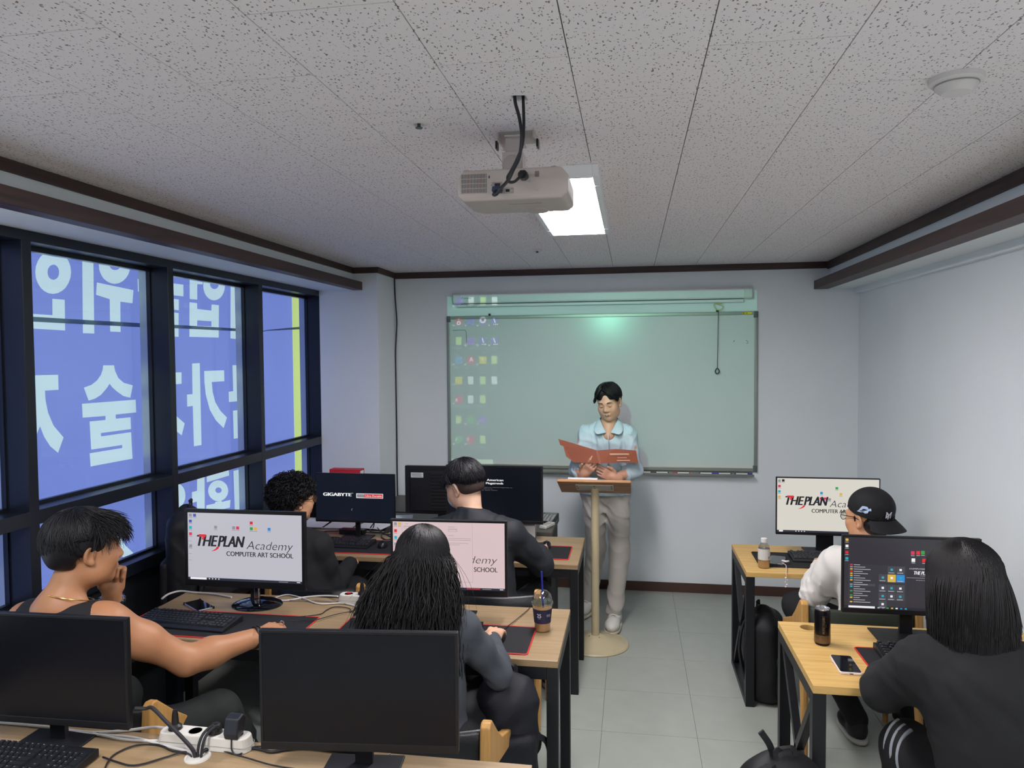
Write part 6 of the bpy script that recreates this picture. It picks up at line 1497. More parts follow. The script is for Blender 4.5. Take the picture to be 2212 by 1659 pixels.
    st = locks(T, 2600, 5, .05, 1.2, .55, .07, (.0024, .0006), limit=lim, flop=lambda b: .5 * np.sign(b) * math.exp(-abs(b)), rad=(.088, .106, .095))
    # curtain fringe: locks rise from the parting and fall to either side of the brow
    rng = np.random.default_rng(17); cur = []
    for i in range(1500):
        sx = -1 if rng.uniform() < .45 else 1; u = rng.uniform(); x0 = .012 + sx * .006
        p0 = np.array((x0, .02 + .055 * u, .136 - .018 * u)); hgt = rng.uniform(0, 1)
        p1 = np.array((sx * (.028 + .012 * u), .070 + .034 * u, .112 - .012 * u + .010 * hgt)); p2 = np.array((sx * (.060 + .010 * hgt), .066 + .030 * u * (1 - .4 * hgt), .066 + .010 * hgt)); p3 = np.array((sx * (.080 + .008 * rng.uniform()), .034 + .040 * u, .026 + .022 * rng.uniform() - .006 * hgt))
        q = np.linspace(0, 1, 9)[:, None]; cur.append((1 - q) ** 3 * p0 + 3 * q * (1 - q) ** 2 * p1 + 3 * q * q * (1 - q) * p2 + q ** 3 * p3 + rng.normal(0, .0015, 3))
    cv = ribbons(T.o + (np.array(cur) * T.k) @ T.R.T, .0026, .0008)
    np_obj('hair', [HF.mesh(.005), st, cv], hair_blk, r, o)
    # face details
    dk = mat('dark brow', '1c1514', .7); lip = mat('lip', 'a8665c', .45); teeth = mat('teeth', 'd9d4cc', .3)
    for sx in (-1, 1):
        wtube('eyebrow', [T(sx * .014, .0970, .0225), T(sx * .024, .0985, .0265), T(sx * .036, .0960, .0270), T(sx * .050, .0855, .0225)], [.0024, .0034, .0030, .0012], dk, r, o, 6)
        wtube('eyelashes', [T(sx * .019, .0945, .0005), T(sx * .031, .0965, -.004), T(sx * .044, .088, .000)], [.0010, .0018, .0010], dk, r, o, 6)
    wtube('mouth', [T(-.026, .088, -.058), T(-.012, .0975, -.0625), T(.0, .0995, -.064), T(.012, .0975, -.0625), T(.026, .088, -.058)], [.0012, .0034, .0040, .0034, .0012], mat('mouth dark', '5a2a28', .5), r, o, 8)
    wtube('teeth', [T(-.014, .0985, -.0615), T(0, .1012, -.0625), T(.014, .0985, -.0615)], [.0014, .0022, .0014], teeth, r, o, 6)
    wtube('lower_lip', [T(-.018, .094, -.068), T(0, .0995, -.0715), T(.018, .094, -.068)], [.0018, .0042, .0018], lip, r, o, 8)
    return J
PJ = presenter()
# open brown folder in the presenter's hands
fo = root('folder', 'open brown cardboard folder held by the presenter', 'folder', (-.21, 4.93, 1.10))
f_brown = mat('brown cardboard', '8a4a30', .6, noise=.08, nscale=18, bump=.03)
def sheet(name, quad, th=.004):
    b = MB(); q = [Vector(p) - fo.location for p in quad]; n = (q[1] - q[0]).cross(q[2] - q[0]).normalized() * th; m_ = len(q)
    b.add(q + [p + n for p in q], [tuple(range(m_)), tuple(reversed(range(m_, 2 * m_)))] + [(i, (i + 1) % m_, (i + 1) % m_ + m_, i + m_) for i in range(m_)])
    return b.build(name, f_brown, fo)
A = lambda px, py, y: at(px, py, Y=y)
fl = [A(1206, 948, 5.02), A(1290, 973, 4.93), A(1296, 1001, 4.90), A(1240, 999, 4.945), A(1223, 986, 4.965), A(1217, 964, 4.99), A(1210, 961, 5.0)]
fr_ = [A(1290, 973, 4.93), A(1330, 970, 4.965), A(1374, 973, 5.0), A(1379, 1000, 4.985), A(1340, 999, 4.945), A(1296, 1001, 4.90)]
sheet('left_cover', fl); sheet('right_cover', fr_)
sheet('spine_fold', [A(1287, 974, 4.925), A(1292, 974, 4.925), A(1299, 1001, 4.895), A(1293, 1001, 4.895)], .003)
pm = mat('faded print', 'b98d76', .7)
def strip(u0, u1, v0, v1):
    a, b_, c, d = A(1296, 975, 4.93), A(1373, 975, 4.996), A(1377, 999, 4.982), A(1300, 1000, 4.897)
    L = lambda u, v: (a.lerp(b_, u)).lerp(d.lerp(c, u), v) + Vector((0, -.0045, 0)) - fo.location
    q = MB(); q.add([L(u0, v0), L(u1, v0), L(u1, v1), L(u0, v1)], [(0, 1, 2, 3)]); q.build('print_line', pm, fo)
strip(.26, .80, .16, .33); strip(.46, .72, .52, .60); strip(.43, .80, .74, .86)

# ------------------------------------------------------------------ man in the sleeveless top
def man_sleeveless():
    o = (-1.88, 2.20, 0.0); r = seated('man in black sleeveless top, chin on fist, hand on mouse', o)
    skin = skin_mat('skin tan', 'ac7a57')
    T = Pose(frame((.60, .80, -.06), roll=.04), (-1.905, 2.285, 1.212), 1.08)
    J = dict(pelvis=(-1.88, 2.10, .55), neck=(-1.945, 2.20, 1.025), shL=(-2.115, 2.25, .965), shR=(-1.785, 2.235, .972), elL=(-1.985, 2.50, .775), wrL=(-1.935, 2.455, 1.005),
             elR=(-1.605, 2.41, .780), wrR=(-1.425, 2.630, .800), hipL=(-1.97, 2.12, .54), hipR=(-1.80, 2.12, .54), knL=(-2.02, 2.58, .54), knR=(-1.54, 2.50, .545), anL=(-2.0, 2.62, .10), anR=(-1.52, 2.78, .10))
    F = Field(); add_torso(F, J); add_neck(F, T, J['neck'], .060)
    for s in 'LR': add_leg(F, J, s, -.008)
    A_ = Field()
    for s in 'LR': add_arm(A_, J, s, .002, 1.0, .035, 1.12 if s == 'R' else 1.05)
    A_.rc(V3(*J['shR']), V3(*J['neck']), .05, .05, .06)
    H = Field(); add_neck(H, T, J['neck'], .060); H.rc(V3(*J['neck']), V3(*J['shR']), .052, .05, .05); H.rc(V3(*J['neck']), V3(*J['shL']), .052, .05, .05); add_head(H, T)
    HR = Field(); HR.rc(J['elR'], J['wrR'], .045, .030, .02)
    build_hand(HR, J['wrR'], (.10, .95, -.02), (-.97, .1, .2), (-.15, 0, -1), ((.30, .30, .25), (.28, .30, .25), (.35, .40, .3), (.42, .45, .3)), tpose=((.034, .024, .010), (.052, .056, .022), (.050, .086, .026)), k=1.06)
    HL = Field(); HL.rc(J['elL'], J['wrL'], .043, .030, .02)
    build_hand(HL, J['wrL'], (.15, .02, 1), (-.77, -.5, .1), (.64, -.77, 0), ((1.25, 1.5, .7), (1.3, 1.55, .7), (1.35, 1.55, .7), (1.4, 1.5, .7)), tpose=((.034, .028, .018), (.040, .060, .030), (.022, .085, .034)), k=1.06)
    finish(r, [F.mesh(.012), A_.mesh(.0065), H.mesh(.0042), HR.mesh(.0032), HL.mesh(.0032)], skin)
    tm = mat('black jersey', '17181c', .85, noise=.06, bump=.05, bscale=500)
    Q = Field(); add_torso(Q, J, .010)
    for s, sx in (('L', -1), ('R', 1)): Q.el(V3(*J['sh' + s]) + V3(sx * .035, .012, .0), (.068, .098, .115), None, .012, 's')
    N = V3(*J['neck']); Q.el(N + V3(.03, .05, .065), (.098, .105, .058), frame((.3, .95, .0)), .01, 's'); Q.plane((0, 0, .50), (0, 0, -1))
    np_obj('sleeveless_top', [Q.mesh(.0075, folds(.0025, 1.6, 2.1))], tm, r, o)
    lm = mat('dark green black trousers', '1c211f', .85, noise=.1)
    Q = Field(); Q.rc(J['hipL'], J['hipR'], .112, .112, .05)
    for s in 'LR': add_leg(Q, J, s, .018)
    np_obj('trousers', [Q.mesh(.010, folds(.006, 1.5, .9))], lm, r, o)
    for s in 'LR': shoe(r, o, J['an' + s], (0, 1, 0), mat('dark shoe', '1a1b1e', .6), mat('grey sole', '8b8b88', .6))
    # hair: thick top sweeping to the front, tapered neck
    HF = Field(); k = T.k
    HF.el(T(0, -.018, .046), np.array((.092, .110, .092)) * k, T.R, .02); HF.el(T(0, -.050, .0), np.array((.080, .066, .072)) * k, T.R, .03)
    HF.bx(T(0, .115, -.08), np.array((.2, .065, .115)) * k, T.R, .01, .02, 's'); HF.bx(T(0, 0, -.155), np.array((.2, .2, .10)) * k, T.R, .01, .012, 's')
    for sx in (-1, 1): HF.bx(T(sx * .10, .035, -.085), np.array((.05, .075, .075)) * k, T.R, .02, .015, 's')
    lim = lambda b: 1.55 if abs(b) < 1.0 else (1.50 if abs(b) < 1.9 else 2.15)
    st = locks(T, 4400, 11, .0, 1.7, .62, .05, (.0022, .0005), limit=lim, rad=(.092, .110, .098), jit=.10)
    bang = locks(T, 900, 12, .55, 1.15, .70, .14, (.0020, .0004), bmin=-1.3, bmax=1.3, rad=(.091, .109, .096), reach=lambda b: .34, jit=.2)
    tap = locks(T, 900, 13, 1.9, 2.2, .25, .01, (.0014, .0003), bmin=1.7, bmax=4.58, limit=lambda b: 2.38, rad=(.080, .103, .090))
    np_obj('hair', [HF.mesh(.005), st, bang, tap], hair_soft, r, o)
    for sx in (-1, 1): wtube('eyebrow', [T(sx * .014, .0935, .022), T(sx * .030, .0945, .028), T(sx * .048, .082, .024)], [.0028, .0038, .0016], mat('dark brow', '1c1514', .7), r, o, 6)
    # worn things
    gold = mat('gold chain', 'c9a862', .25, metal=.9)
    wtube('necklace', ring(N + V3(.020, .03, .035), (.12, .34, 1), .079, .086), .0022, gold, r, o, 6, True)
    W = V3(*J['wrL']); d = W - V3(*J['elL']); d /= np.linalg.norm(d); wc = W - d * .035
    wt = wtube('wristwatch', ring(wc, d, .041, .038), [.0065] * 28, chrome, r, o, 6, True)
    for k_ in range(14):
        a = ring(wc, d, .0455, .0425, 14)[k_]; b = MB(); b.box(-.005, .005, -.006, .006, -.002, .002); l = b.build('watch_link', mat('watch dark link', '4a4a4c', .3, metal=.8), wt); l.location = Vector(a) - Vector(o); l.rotation_euler = Vector(Vector(a) - Vector(wc)).to_track_quat('Z', 'Y').to_euler()
    W = V3(*J['wrR']); d = W - V3(*J['elR']); d /= np.linalg.norm(d)
    for q, rr in ((.030, .0045), (.018, .0035)): wtube('bracelet', ring(W - d * q, d + V3(.2 * q, 0, -.15), .040, .040), rr, mat('black leather', '18120f', .5), r, o, 8, True)
    wtube('finger_ring', ring((-1.408, 2.755, .800), (.1, 1, -.35), .0108), .0018, chrome, r, o, 6, True)
man_sleeveless()

# ------------------------------------------------------------------ long-haired student
def long_hair():
    o = (-.72, 2.45, 0.0); r = seated('student with very long black hair in a grey top, seen from behind', o)
    skin = skin_mat('skin light', 'caa084'); T = Pose(frame((.0, 1, -.22)), (-.748, 2.545, 1.130), 1.0)
    J = dict(pelvis=(-.70, 2.36, .55), neck=(-.742, 2.47, .985), shL=(-.905, 2.48, .915), shR=(-.590, 2.48, .925), elL=(-1.02, 2.62, .74), wrL=(-.95, 2.83, .775), elR=(-.478, 2.575, .725), wrR=(-.545, 2.80, .775),
             hipL=(-.79, 2.37, .545), hipR=(-.61, 2.37, .545), knL=(-.82, 2.80, .53), knR=(-.58, 2.80, .53), anL=(-.82, 2.82, .1), anR=(-.56, 2.86, .1))
    F = Field(); add_torso(F, J, -.014, .9, .9); add_neck(F, T, J['neck'], .046)
    for s in 'LR': add_arm(F, J, s, -.006); add_leg(F, J, s, -.012)
    H = Field(); add_neck(H, T, J['neck'], .046); add_head(H, T)
    HR = Field(); HR.rc(J['elR'], J['wrR'], .036, .025, .02); build_hand(HR, J['wrR'], (.02, .99, -.02), (-1, 0, .1), (0, 0, -1), ((.3, .3, .25),) * 4, k=.92)
    HL = Field(); HL.rc(J['elL'], J['wrL'], .036, .025, .02); build_hand(HL, J['wrL'], (.15, .98, -.02), (1, -.1, .1), (0, 0, -1), ((.3, .35, .3),) * 4, k=.92)
    finish(r, [F.mesh(.012), H.mesh(.0055), HR.mesh(.0036), HL.mesh(.0036)], skin)
    gm_ = mat('slate grey knit', '3f444b', .85, noise=.06, bump=.06, bscale=600)
    Q = Field(); add_torso(Q, J, .0, .92, .92)
    for s in 'LR': add_arm(Q, J, s, .004, .92, .03, .98)
    Q.plane((0, 0, .55), (0, 0, -1)); Q.plane(V3(*J['neck']) + V3(0, 0, .025), (0, 0, 1))
    np_obj('top', [Q.mesh(.008, folds(.0022, 1.7, 3.3))], gm_, r, o)
    Q = Field(); Q.rc(J['hipL'], J['hipR'], .115, .115, .05)
    for s in 'LR': add_leg(Q, J, s, .012)
    np_obj('trousers', [Q.mesh(.011, folds(.005, .8, .3))], mat('black cloth', '121317', .85, noise=.08), r, o)
    for s in 'LR': shoe(r, o, J['an' + s], (0, 1, 0), mat('dark shoe', '1a1b1e', .6), mat('grey sole', '8b8b88', .6))
    # hair: crown, then a long bell over shoulders and back
    HF = Field()
    HF.el(T(0, -.014, .042), (.081, .099, .086), T.R, .02); HF.el((-.750, 2.475, 1.06), (.100, .065, .12), None, .03); HF.el((-.760, 2.440, .93), (.140, .055, .16), None, .04); HF.el((-.768, 2.430, .85), (.150, .050, .12), None, .03)
    HF.el((-.86, 2.47, .93), (.055, .05, .14), None, .03); HF.el(T(0, .12, -.03), (.075, .07, .11), T.R, .02, 's')
    rng = np.random.default_rng(3); S_ = []
    cen = T(0, -.014, .042)
    for i in range(6500):
        b = rng.uniform(.35, 2 * math.pi - .35); u = b - math.pi            # -..+ around the back
        t = np.linspace(0, 1, 15)
        a = .05 + rng.uniform(0, .9); hr = rng.uniform(1.0, 1.07)
        head = []
        for q in np.linspace(a, 1.62, 6):
            d_ = np.array((math.sin(q) * math.sin(b) , math.sin(q) * math.cos(b), math.cos(q))); head.append(cen + T.R @ (d_ * np.array((.090, .110, .096)) * (hr + rng.normal(0, .006))))
        e = head[-1]; zend = rng.uniform(.74, .88) if rng.uniform() < .8 else rng.uniform(.88, 1.02)
        if u > .9: zend = rng.uniform(.78, 1.0)
        # target on the bell
        sx = math.sin(b); xe = -.762 + .185 * sx * rng.uniform(.45, 1.10) + rng.normal(0, .012); ye = 2.415 - .075 * max(0, -math.cos(b)) + .03 * max(0, math.cos(b)) + rng.normal(0, .010)
        if sx > .55: xe = min(xe, -.580)
        mid = np.array((e[0] * .45 + xe * .55 + .030 * sx, e[1] * .4 + (ye - .012) * .6, e[2] * .52 + zend * .48)); end = np.array((xe, ye, zend))
        wob = rng.normal(0, .006, 3)
        tail = []
        for q in np.linspace(.1, 1, 9):
            p = (1 - q) ** 2 * e + 2 * q * (1 - q) * mid + q * q * end; p = p + wob * math.sin(q * 5 + i) + np.array((.004, .003, 0)) * math.sin(q * 14 + i * 1.7); tail.append(p)
        S_.append(np.array(head + tail))
    st = ribbons(np.array(S_), .0021, .0013)
    fly = []
    for i in range(160):
        b = rng.uniform(1.2, 5.0); e = cen + T.R @ (np.array((math.sin(b), math.cos(b), .1)) * np.array((.095, .112, .09))); x = e[0] + rng.normal(.0, .04) + .06 * math.sin(b); z = rng.uniform(.85, 1.05)
        fly.append([e + (np.array((x, 2.42, z)) - e) * q + np.array((.022 * math.sin(b) * math.sin(q * 3.1), 0, 0)) for q in np.linspace(0, 1, 8)])
    np_obj('hair', [HF.mesh(.008, folds(.003, 2.2, .2)), st, ribbons(np.array(fly), .0007, .0004)], hair_blk, r, o)
long_hair()

# ------------------------------------------------------------------ masked student
def masked():
    o = (-.80, 3.72, 0.0); r = seated('student in dark jacket wearing a white face mask, seen from behind', o)
    skin = skin_mat('skin fair', 'cfa68c'); T = Pose(frame((-.86, .44, -.36), roll=.05), (-.885, 3.81, 1.190), 1.04)
    J = dict(pelvis=(-.74, 3.62, .55), neck=(-.835, 3.755, 1.035), shL=(-1.015, 3.77, .945), shR=(-.625, 3.73, .955), elL=(-1.10, 3.93, .76), wrL=(-1.0, 4.14, .78), elR=(-.475, 3.83, .775), wrR=(-.520, 4.08, .79),
             hipL=(-.83, 3.63, .545), hipR=(-.65, 3.63, .545), knL=(-.90, 4.05, .53), knR=(-.52, 4.02, .55), anL=(-.90, 4.05, .1), anR=(-.47, 4.12, .1))
    F = Field(); add_torso(F, J); add_neck(F, T, J['neck'], .057)
    for s in 'LR': add_arm(F, J, s); add_leg(F, J, s, -.01)
    H = Field(); add_neck(H, T, J['neck'], .057); add_head(H, T)
    HR = Field(); HR.rc(J['elR'], J['wrR'], .04, .028, .02); build_hand(HR, J['wrR'], (.02, .99, -.05), (-1, 0, .1), (0, 0, -1), ((.3, .3, .25),) * 4)
    HL = Field(); HL.rc(J['elL'], J['wrL'], .04, .028, .02); build_hand(HL, J['wrL'], (.1, .98, -.05), (1, 0, .1), (0, 0, -1), ((.3, .35, .3),) * 4)
    finish(r, [F.mesh(.013), H.mesh(.005), HR.mesh(.004), HL.mesh(.004)], skin)
    jm = mat('navy black jacket', '161a21', .7, noise=.08, bump=.06, bscale=300)
    Q = Field(); add_torso(Q, J, .020, 1.08, 1.05)
    for s in 'LR': add_arm(Q, J, s, .016, .95, .035)
    N = V3(*J['neck']); Q.rc(N + V3(0, 0, -.02), N + V3(-.012, .02, .045), .068, .064, .03); Q.plane((0, 0, .47), (0, 0, -1)); Q.plane(N + V3(0, 0, .052), (.1, .15, 1))
    np_obj('jacket', [Q.mesh(.009, folds(.0052, 1.6, 5.1))], jm, r, o)
    b = MB(); b.box(-.011, .011, -.003, .003, -.052, .052); tgm = b.build('back_label', mat('grey rubber label', '3b4147', .5), r); tgm.location = Vector(N) - Vector(o) + Vector((.022, -.112, -.055)); tgm.rotation_euler = (math.radians(-30), 0, 0)
    V_, F_ = fit_text('RUNNER', -.040, .040, -.004, .011, bold=.01); b = MB(); b.add([(-y, -.0036, x) for x, y in V_], F_); b.build('label_print', mat('white print', 'd6d6d8', .6), tgm)
    # back yoke seam
    wtube('seam', [N + V3(-.20, -.060, -.075), N + V3(-.10, -.112, -.105), N + V3(.02, -.128, -.110), N + V3(.13, -.105, -.105), N + V3(.215, -.06, -.08)], .0030, jm, r, o, 6)
    Q = Field(); Q.rc(J['hipL'], J['hipR'], .115, .115, .05)
    for s in 'LR': add_leg(Q, J, s, .014)
    np_obj('trousers', [Q.mesh(.011, folds(.005, .8, .3))], mat('dark navy trousers', '14171e', .85, noise=.08), r, o)
    for s in 'LR': shoe(r, o, J['an' + s], (0, 1, 0), mat('dark shoe', '1a1b1e', .6), mat('grey sole', '8b8b88', .6))
    HF = Field(); k = T.k
    HF.el(T(0, -.014, .062), np.array((.090, .108, .078)) * k, T.R, .02); HF.el(T(0, -.055, .045), np.array((.078, .062, .055)) * k, T.R, .03)
    HF.bx(T(0, .115, -.06), np.array((.2, .06, .11)) * k, T.R, .01, .02, 's'); HF.bx(T(0, 0, -.112), np.array((.2, .2, .10)) * k, T.R, .01, .012, 's')
    lim = lambda b: 1.60 if abs(b) < 1.0 else (1.48 if abs(b) < 2.0 else 1.85)
    st = locks(T, 3600, 21, .0, 1.5, .55, .06, (.0022, .0005), limit=lim, rad=(.090, .109, .102), jit=.12)
    bang = locks(T, 400, 22, .9, 1.2, .6, .08, (.0020, .0005), bmin=-1.2, bmax=.6, rad=(.090, .108, .094), reach=lambda b: .22, jit=.2)
    np_obj('hair', [HF.mesh(.005), st, bang], hair_soft, r, o)
    stub = Field(); stub.el(T(0, -.017, .030), np.array((.0775, .0985, .085)) * k, T.R, .02); stub.el(T(0, -.045, -.015), np.array((.066, .062, .050)) * k, T.R, .03); stub.bx(T(0, .11, -.05), np.array((.2, .09, .2)) * k, T.R, .01, .01, 's'); stub.bx(T(0, 0, -.150), np.array((.2, .2, .10)) * k, T.R, .01, .01, 's'); stub.bx(T(0, 0, .16), np.array((.2, .2, .10)) * k, T.R, .01, .01, 's')
    np_obj('shaved_side', [stub.mesh(.005)], mat('shaved hair', '3a2e2a', .7, noise=.2, nscale=200), r, o)
    # mask with ear loops
    mk = Field(); mk.el(T(0, .068, -.045), np.array((.056, .050, .056)) * k, T.R, .02); mk.el(T(0, .055, -.048), np.array((.054, .048, .058)) * k, T.R, .004, 's'); mk.bx(T(0, -.02, -.04), np.array((.2, .05, .2)) * k, T.R, .01, .005, 's')
    mo = np_obj('face_mask', [mk.mesh(.0035)], mat('white mask', 'd4d6da', .8), r, o)
    for sx in (-1, 1): wtube('ear_loop', [T(sx * .050, .062, -.018), T(sx * .074, .02, .012), T(sx * .084, -.010, .024), T(sx * .086, -.020, .005), T(sx * .080, -.012, -.022), T(sx * .064, .028, -.058), T(sx * .050, .055, -.078)], .0020 * k, mat('white mask', 'd4d6da', .8), mo, o, 6)
masked()

# ------------------------------------------------------------------ curly-haired student with glasses
def curly():
    o = (-1.78, 3.66, 0.0); r = seated('curly-haired student with dark glasses and black top', o)
    skin = skin_mat('skin warm', 'c49270'); T = Pose(frame((.62, .78, -.05)), (-1.825, 3.735, 1.105), 1.03)
    J = dict(pelvis=(-1.74, 3.58, .55), neck=(-1.845, 3.665, .950), shL=(-2.00, 3.68, .865), shR=(-1.655, 3.66, .870), elL=(-2.08, 3.86, .72), wrL=(-1.95, 4.06, .775), elR=(-1.590, 3.70, .640), wrR=(-1.60, 3.98, .70),
             hipL=(-1.83, 3.59, .545), hipR=(-1.65, 3.59, .545), knL=(-1.88, 4.02, .53), knR=(-1.58, 4.02, .53), anL=(-1.88, 4.05, .1), anR=(-1.56, 4.08, .1))
    F = Field(); add_torso(F, J); add_neck(F, T, J['neck'], .052)
    for s in 'LR': add_arm(F, J, s); add_leg(F, J, s, -.01)
    H = Field(); add_neck(H, T, J['neck'], .052); add_head(H, T)
    HR = Field(); HR.rc(J['elR'], J['wrR'], .04, .028, .02); build_hand(HR, J['wrR'], (.0, .99, .0), (-1, 0, .1), (0, 0, -1), ((.3, .4, .3),) * 4)
    HL = Field(); HL.rc(J['elL'], J['wrL'], .04, .028, .02); build_hand(HL, J['wrL'], (.1, .98, -.05), (1, 0, .1), (0, 0, -1), ((.3, .35, .3),) * 4)
    finish(r, [F.mesh(.013), H.mesh(.005), HR.mesh(.004), HL.mesh(.004)], skin)
    bm_ = mat('black cloth', '121317', .85, noise=.08)
    Q = Field(); add_torso(Q, J, .018, 1.05)
    for s in 'LR': add_arm(Q, J, s, .014, .95, .035)
    Q.plane((0, 0, .45), (0, 0, -1)); Q.plane(V3(*J['neck']) + V3(0, 0, .022), (0, 0, 1))
    np_obj('top', [Q.mesh(.009, folds(.0038, 1.7, 7.7))], bm_, r, o)
    Q = Field(); Q.rc(J['hipL'], J['hipR'], .115, .115, .05)
    for s in 'LR': add_leg(Q, J, s, .014)
    np_obj('trousers', [Q.mesh(.011, folds(.005, .8, .3))], bm_, r, o)
    for s in 'LR': shoe(r, o, J['an' + s], (0, 1, 0), mat('dark shoe', '1a1b1e', .6), mat('grey sole', '8b8b88', .6))
    HF = Field(); k = T.k
    HF.el(T(0, -.018, .050), np.array((.094, .110, .088)) * k, T.R, .02); HF.el(T(0, -.055, -.01), np.array((.086, .066, .080)) * k, T.R, .03)
    HF.bx(T(0, .120, -.07), np.array((.2, .065, .115)) * k, T.R, .01, .02, 's'); HF.bx(T(0, 0, -.18), np.array((.2, .2, .10)) * k, T.R, .01, .012, 's')
    for sx in (-1, 1): HF.bx(T(sx * .11, .045, -.085), np.array((.05, .07, .075)) * k, T.R, .02, .015, 's')
    lim = lambda b: 1.45 if abs(b) < 1.0 else (1.60 if abs(b) < 1.9 else 2.25)
    st = locks(T, 2600, 31, .02, 2.0, .35, .20, (.0026, .0010), limit=lim, rad=(.094, .110, .095), curl=.012, jit=.5, seg=9)
    np_obj('hair', [HF.mesh(.005, folds(.006, 3.0, 1.0)), st], hair_blk, r, o)
    glasses(r, T, o, mat('dark frames', '15141a', .3))
    for sx in (-1, 1): wtube('eyebrow', [T(sx * .014, .0935, .024), T(sx * .030, .0945, .030), T(sx * .048, .082, .026)], [.0028, .0036, .0016], mat('dark brow', '1c1514', .7), r, o, 6)
curly()

# ------------------------------------------------------------------ student in the backwards cap
def cap_student():
    o = (1.16, 3.68, 0.0); r = seated('student in black backwards cap, glasses and white shirt', o)
    skin = skin_mat('skin warm 2', 'c2906c'); T = Pose(frame((-.66, .74, -.02), roll=-.02), (1.140, 3.80, 1.075), 1.0)
    J = dict(pelvis=(1.16, 3.62, .55), neck=(1.160, 3.735, .925), shL=(.990, 3.75, .855), shR=(1.330, 3.74, .855), elL=(.895, 3.80, .690), wrL=(.99, 4.05, .775), elR=(1.42, 3.88, .72), wrR=(1.30, 4.10, .78),
             hipL=(1.07, 3.63, .545), hipR=(1.25, 3.63, .545), knL=(.85, 3.96, .57), knR=(1.30, 4.05, .53), anL=(1.08, 3.74, .10), anR=(1.36, 3.80, .10))
    F = Field(); add_torso(F, J); add_neck(F, T, J['neck'], .052)
    for s in 'LR': add_arm(F, J, s); add_leg(F, J, s, -.01)
    H = Field(); add_neck(H, T, J['neck'], .052); add_head(H, T)
    HR = Field(); HR.rc(J['elR'], J['wrR'], .04, .028, .02); build_hand(HR, J['wrR'], (-.1, .99, -.05), (-1, 0, .1), (0, 0, -1), ((.3, .4, .3),) * 4)
    HL = Field(); HL.rc(J['elL'], J['wrL'], .04, .028, .02); build_hand(HL, J['wrL'], (.2, .98, -.05), (1, 0, .1), (0, 0, -1), ((.3, .35, .3),) * 4)
    finish(r, [F.mesh(.013), H.mesh(.0045), HR.mesh(.004), HL.mesh(.004)], skin)
    wm_ = mat('white shirt', 'd3d1cb', .8, noise=.03, bump=.05, bscale=400)
    Q = Field(); add_torso(Q, J, .020, 1.05)
    for s in 'LR': add_arm(Q, J, s, .020, .80, .04)
    Q.plane((0, 0, .50), (0, 0, -1)); Q.plane(V3(*J['neck']) + V3(0, 0, .025), (0, 0, 1))
    np_obj('shirt', [Q.mesh(.008, folds(.0078, 2.0, 9.2))], wm_, r, o)
    Q = Field(); Q.rc(J['hipL'], J['hipR'], .115, .115, .05)
    for s in 'LR': add_leg(Q, J, s, .014)
    np_obj('trousers', [Q.mesh(.011, folds(.005, .8, .3))], mat('black cloth', '121317', .85, noise=.08), r, o)
    for s in 'LR': shoe(r, o, J['an' + s], (-.1, 1, 0), mat('dark shoe', '1a1b1e', .6), mat('pale sole', 'b5b3ac', .6))
    k = T.k; cm_ = mat('black cap cloth', '0f1014', .8, noise=.08, bump=.08, bscale=500)
    cf = Field(); cf.el(T(0, -.018, .060), np.array((.092, .110, .088)) * k, T.R, .02); cf.rc(T(0, -.02, .04), T(0, -.02, .06), .094 * k, .094 * k, .02); cf.bx(T(0, 0, -.078), np.array((.3, .3, .10)) * k, T.R @ np.array(Euler((math.radians(14), 0, 0)).to_matrix()), .01, .006, 's')
    cp = np_obj('cap', [cf.mesh(.005)], cm_, r, o)
    # brim pointing backwards and down
    n, m_ = 18, 8; vs = []
    for top in (0, 1):
        for i in range(m_):
            t = i / (m_ - 1)
            for q in range(n):
                a = -1.15 + 2.3 * q / (n - 1)
                R0 = .098; ext = .078 * t * math.cos(a * .95) ** .8 if abs(a) < 1.6 else 0
                x = math.sin(a) * (R0 + ext * .75); y = -.018 - math.cos(a) * (R0 + .010) - ext * .55
                z = .004 - .62 * ext - .35 * x * x * 6 * t * .5 + (.003 if top else 0)
                vs.append(T(x, y, z))
    fs = []
    for top in (0, 1):
        for i in range(m_ - 1):
            for q in range(n - 1):
                a = top * n * m_ + i * n + q; fs.append((a, a + 1, a + n + 1, a + n))
    for q in range(n - 1): a = (m_ - 1) * n + q; fs.append((a, a + 1, a + 1 + n * m_, a + n * m_))
    b = MB(); b.add(vs, fs); br = b.build('brim', cm_, cp, smooth=True)
    for v in br.data.vertices: v.co -= Vector(o)
    b = MB(); b.lathe([(.007, 0), (.006, .004), (0, .006)], 12); bt_ = b.build('button', cm_, cp); bt_.location = Vector(T(0, -.018, .148)) - Vector(o)
    # embroidered patch on the side and mark on the back
    def on_cap(az, el, sc, poly, name, m, tris=None):
        b = MB(); out = []
        for u, v in poly:
            a = az + u * sc / .095; e = el + v * sc / .095; rr = (.1000, .1185, .096)
            ce = math.cos(e); out.append(Vector(T(math.sin(a) * ce * rr[0], -.018 + math.cos(a) * ce * rr[1], .058 + math.sin(e) * rr[2])) - Vector(o))
        b.add(out, tris or tessellate_polygon([[Vector((*p, 0)) for p in poly]])); return b.build(name, m, cp)
    patch = [(-.9, .35), (-.6, .25), (-.45, .55), (-.1, .62), (.2, .60), (.45, .25), (.62, -.05), (.95, -.35), (.4, -.42), (.1, -.35), (-.15, -.55), (-.5, -.45), (-.6, -.1), (-.95, -.05)]
    on_cap(-1.75, -.02, .030, patch, 'embroidered_patch', mat('pale blue thread', 'a9bede', .7, noise=.15, nscale=120))
    wt_ = mat('white thread', 'c5cbd6', .7)
    V_, F_ = fit_text('N', -.55, .55, -.6, 1.2, bold=.02); on_cap(-2.78, -.22, .024, V_, 'embroidered_mark', wt_, F_)
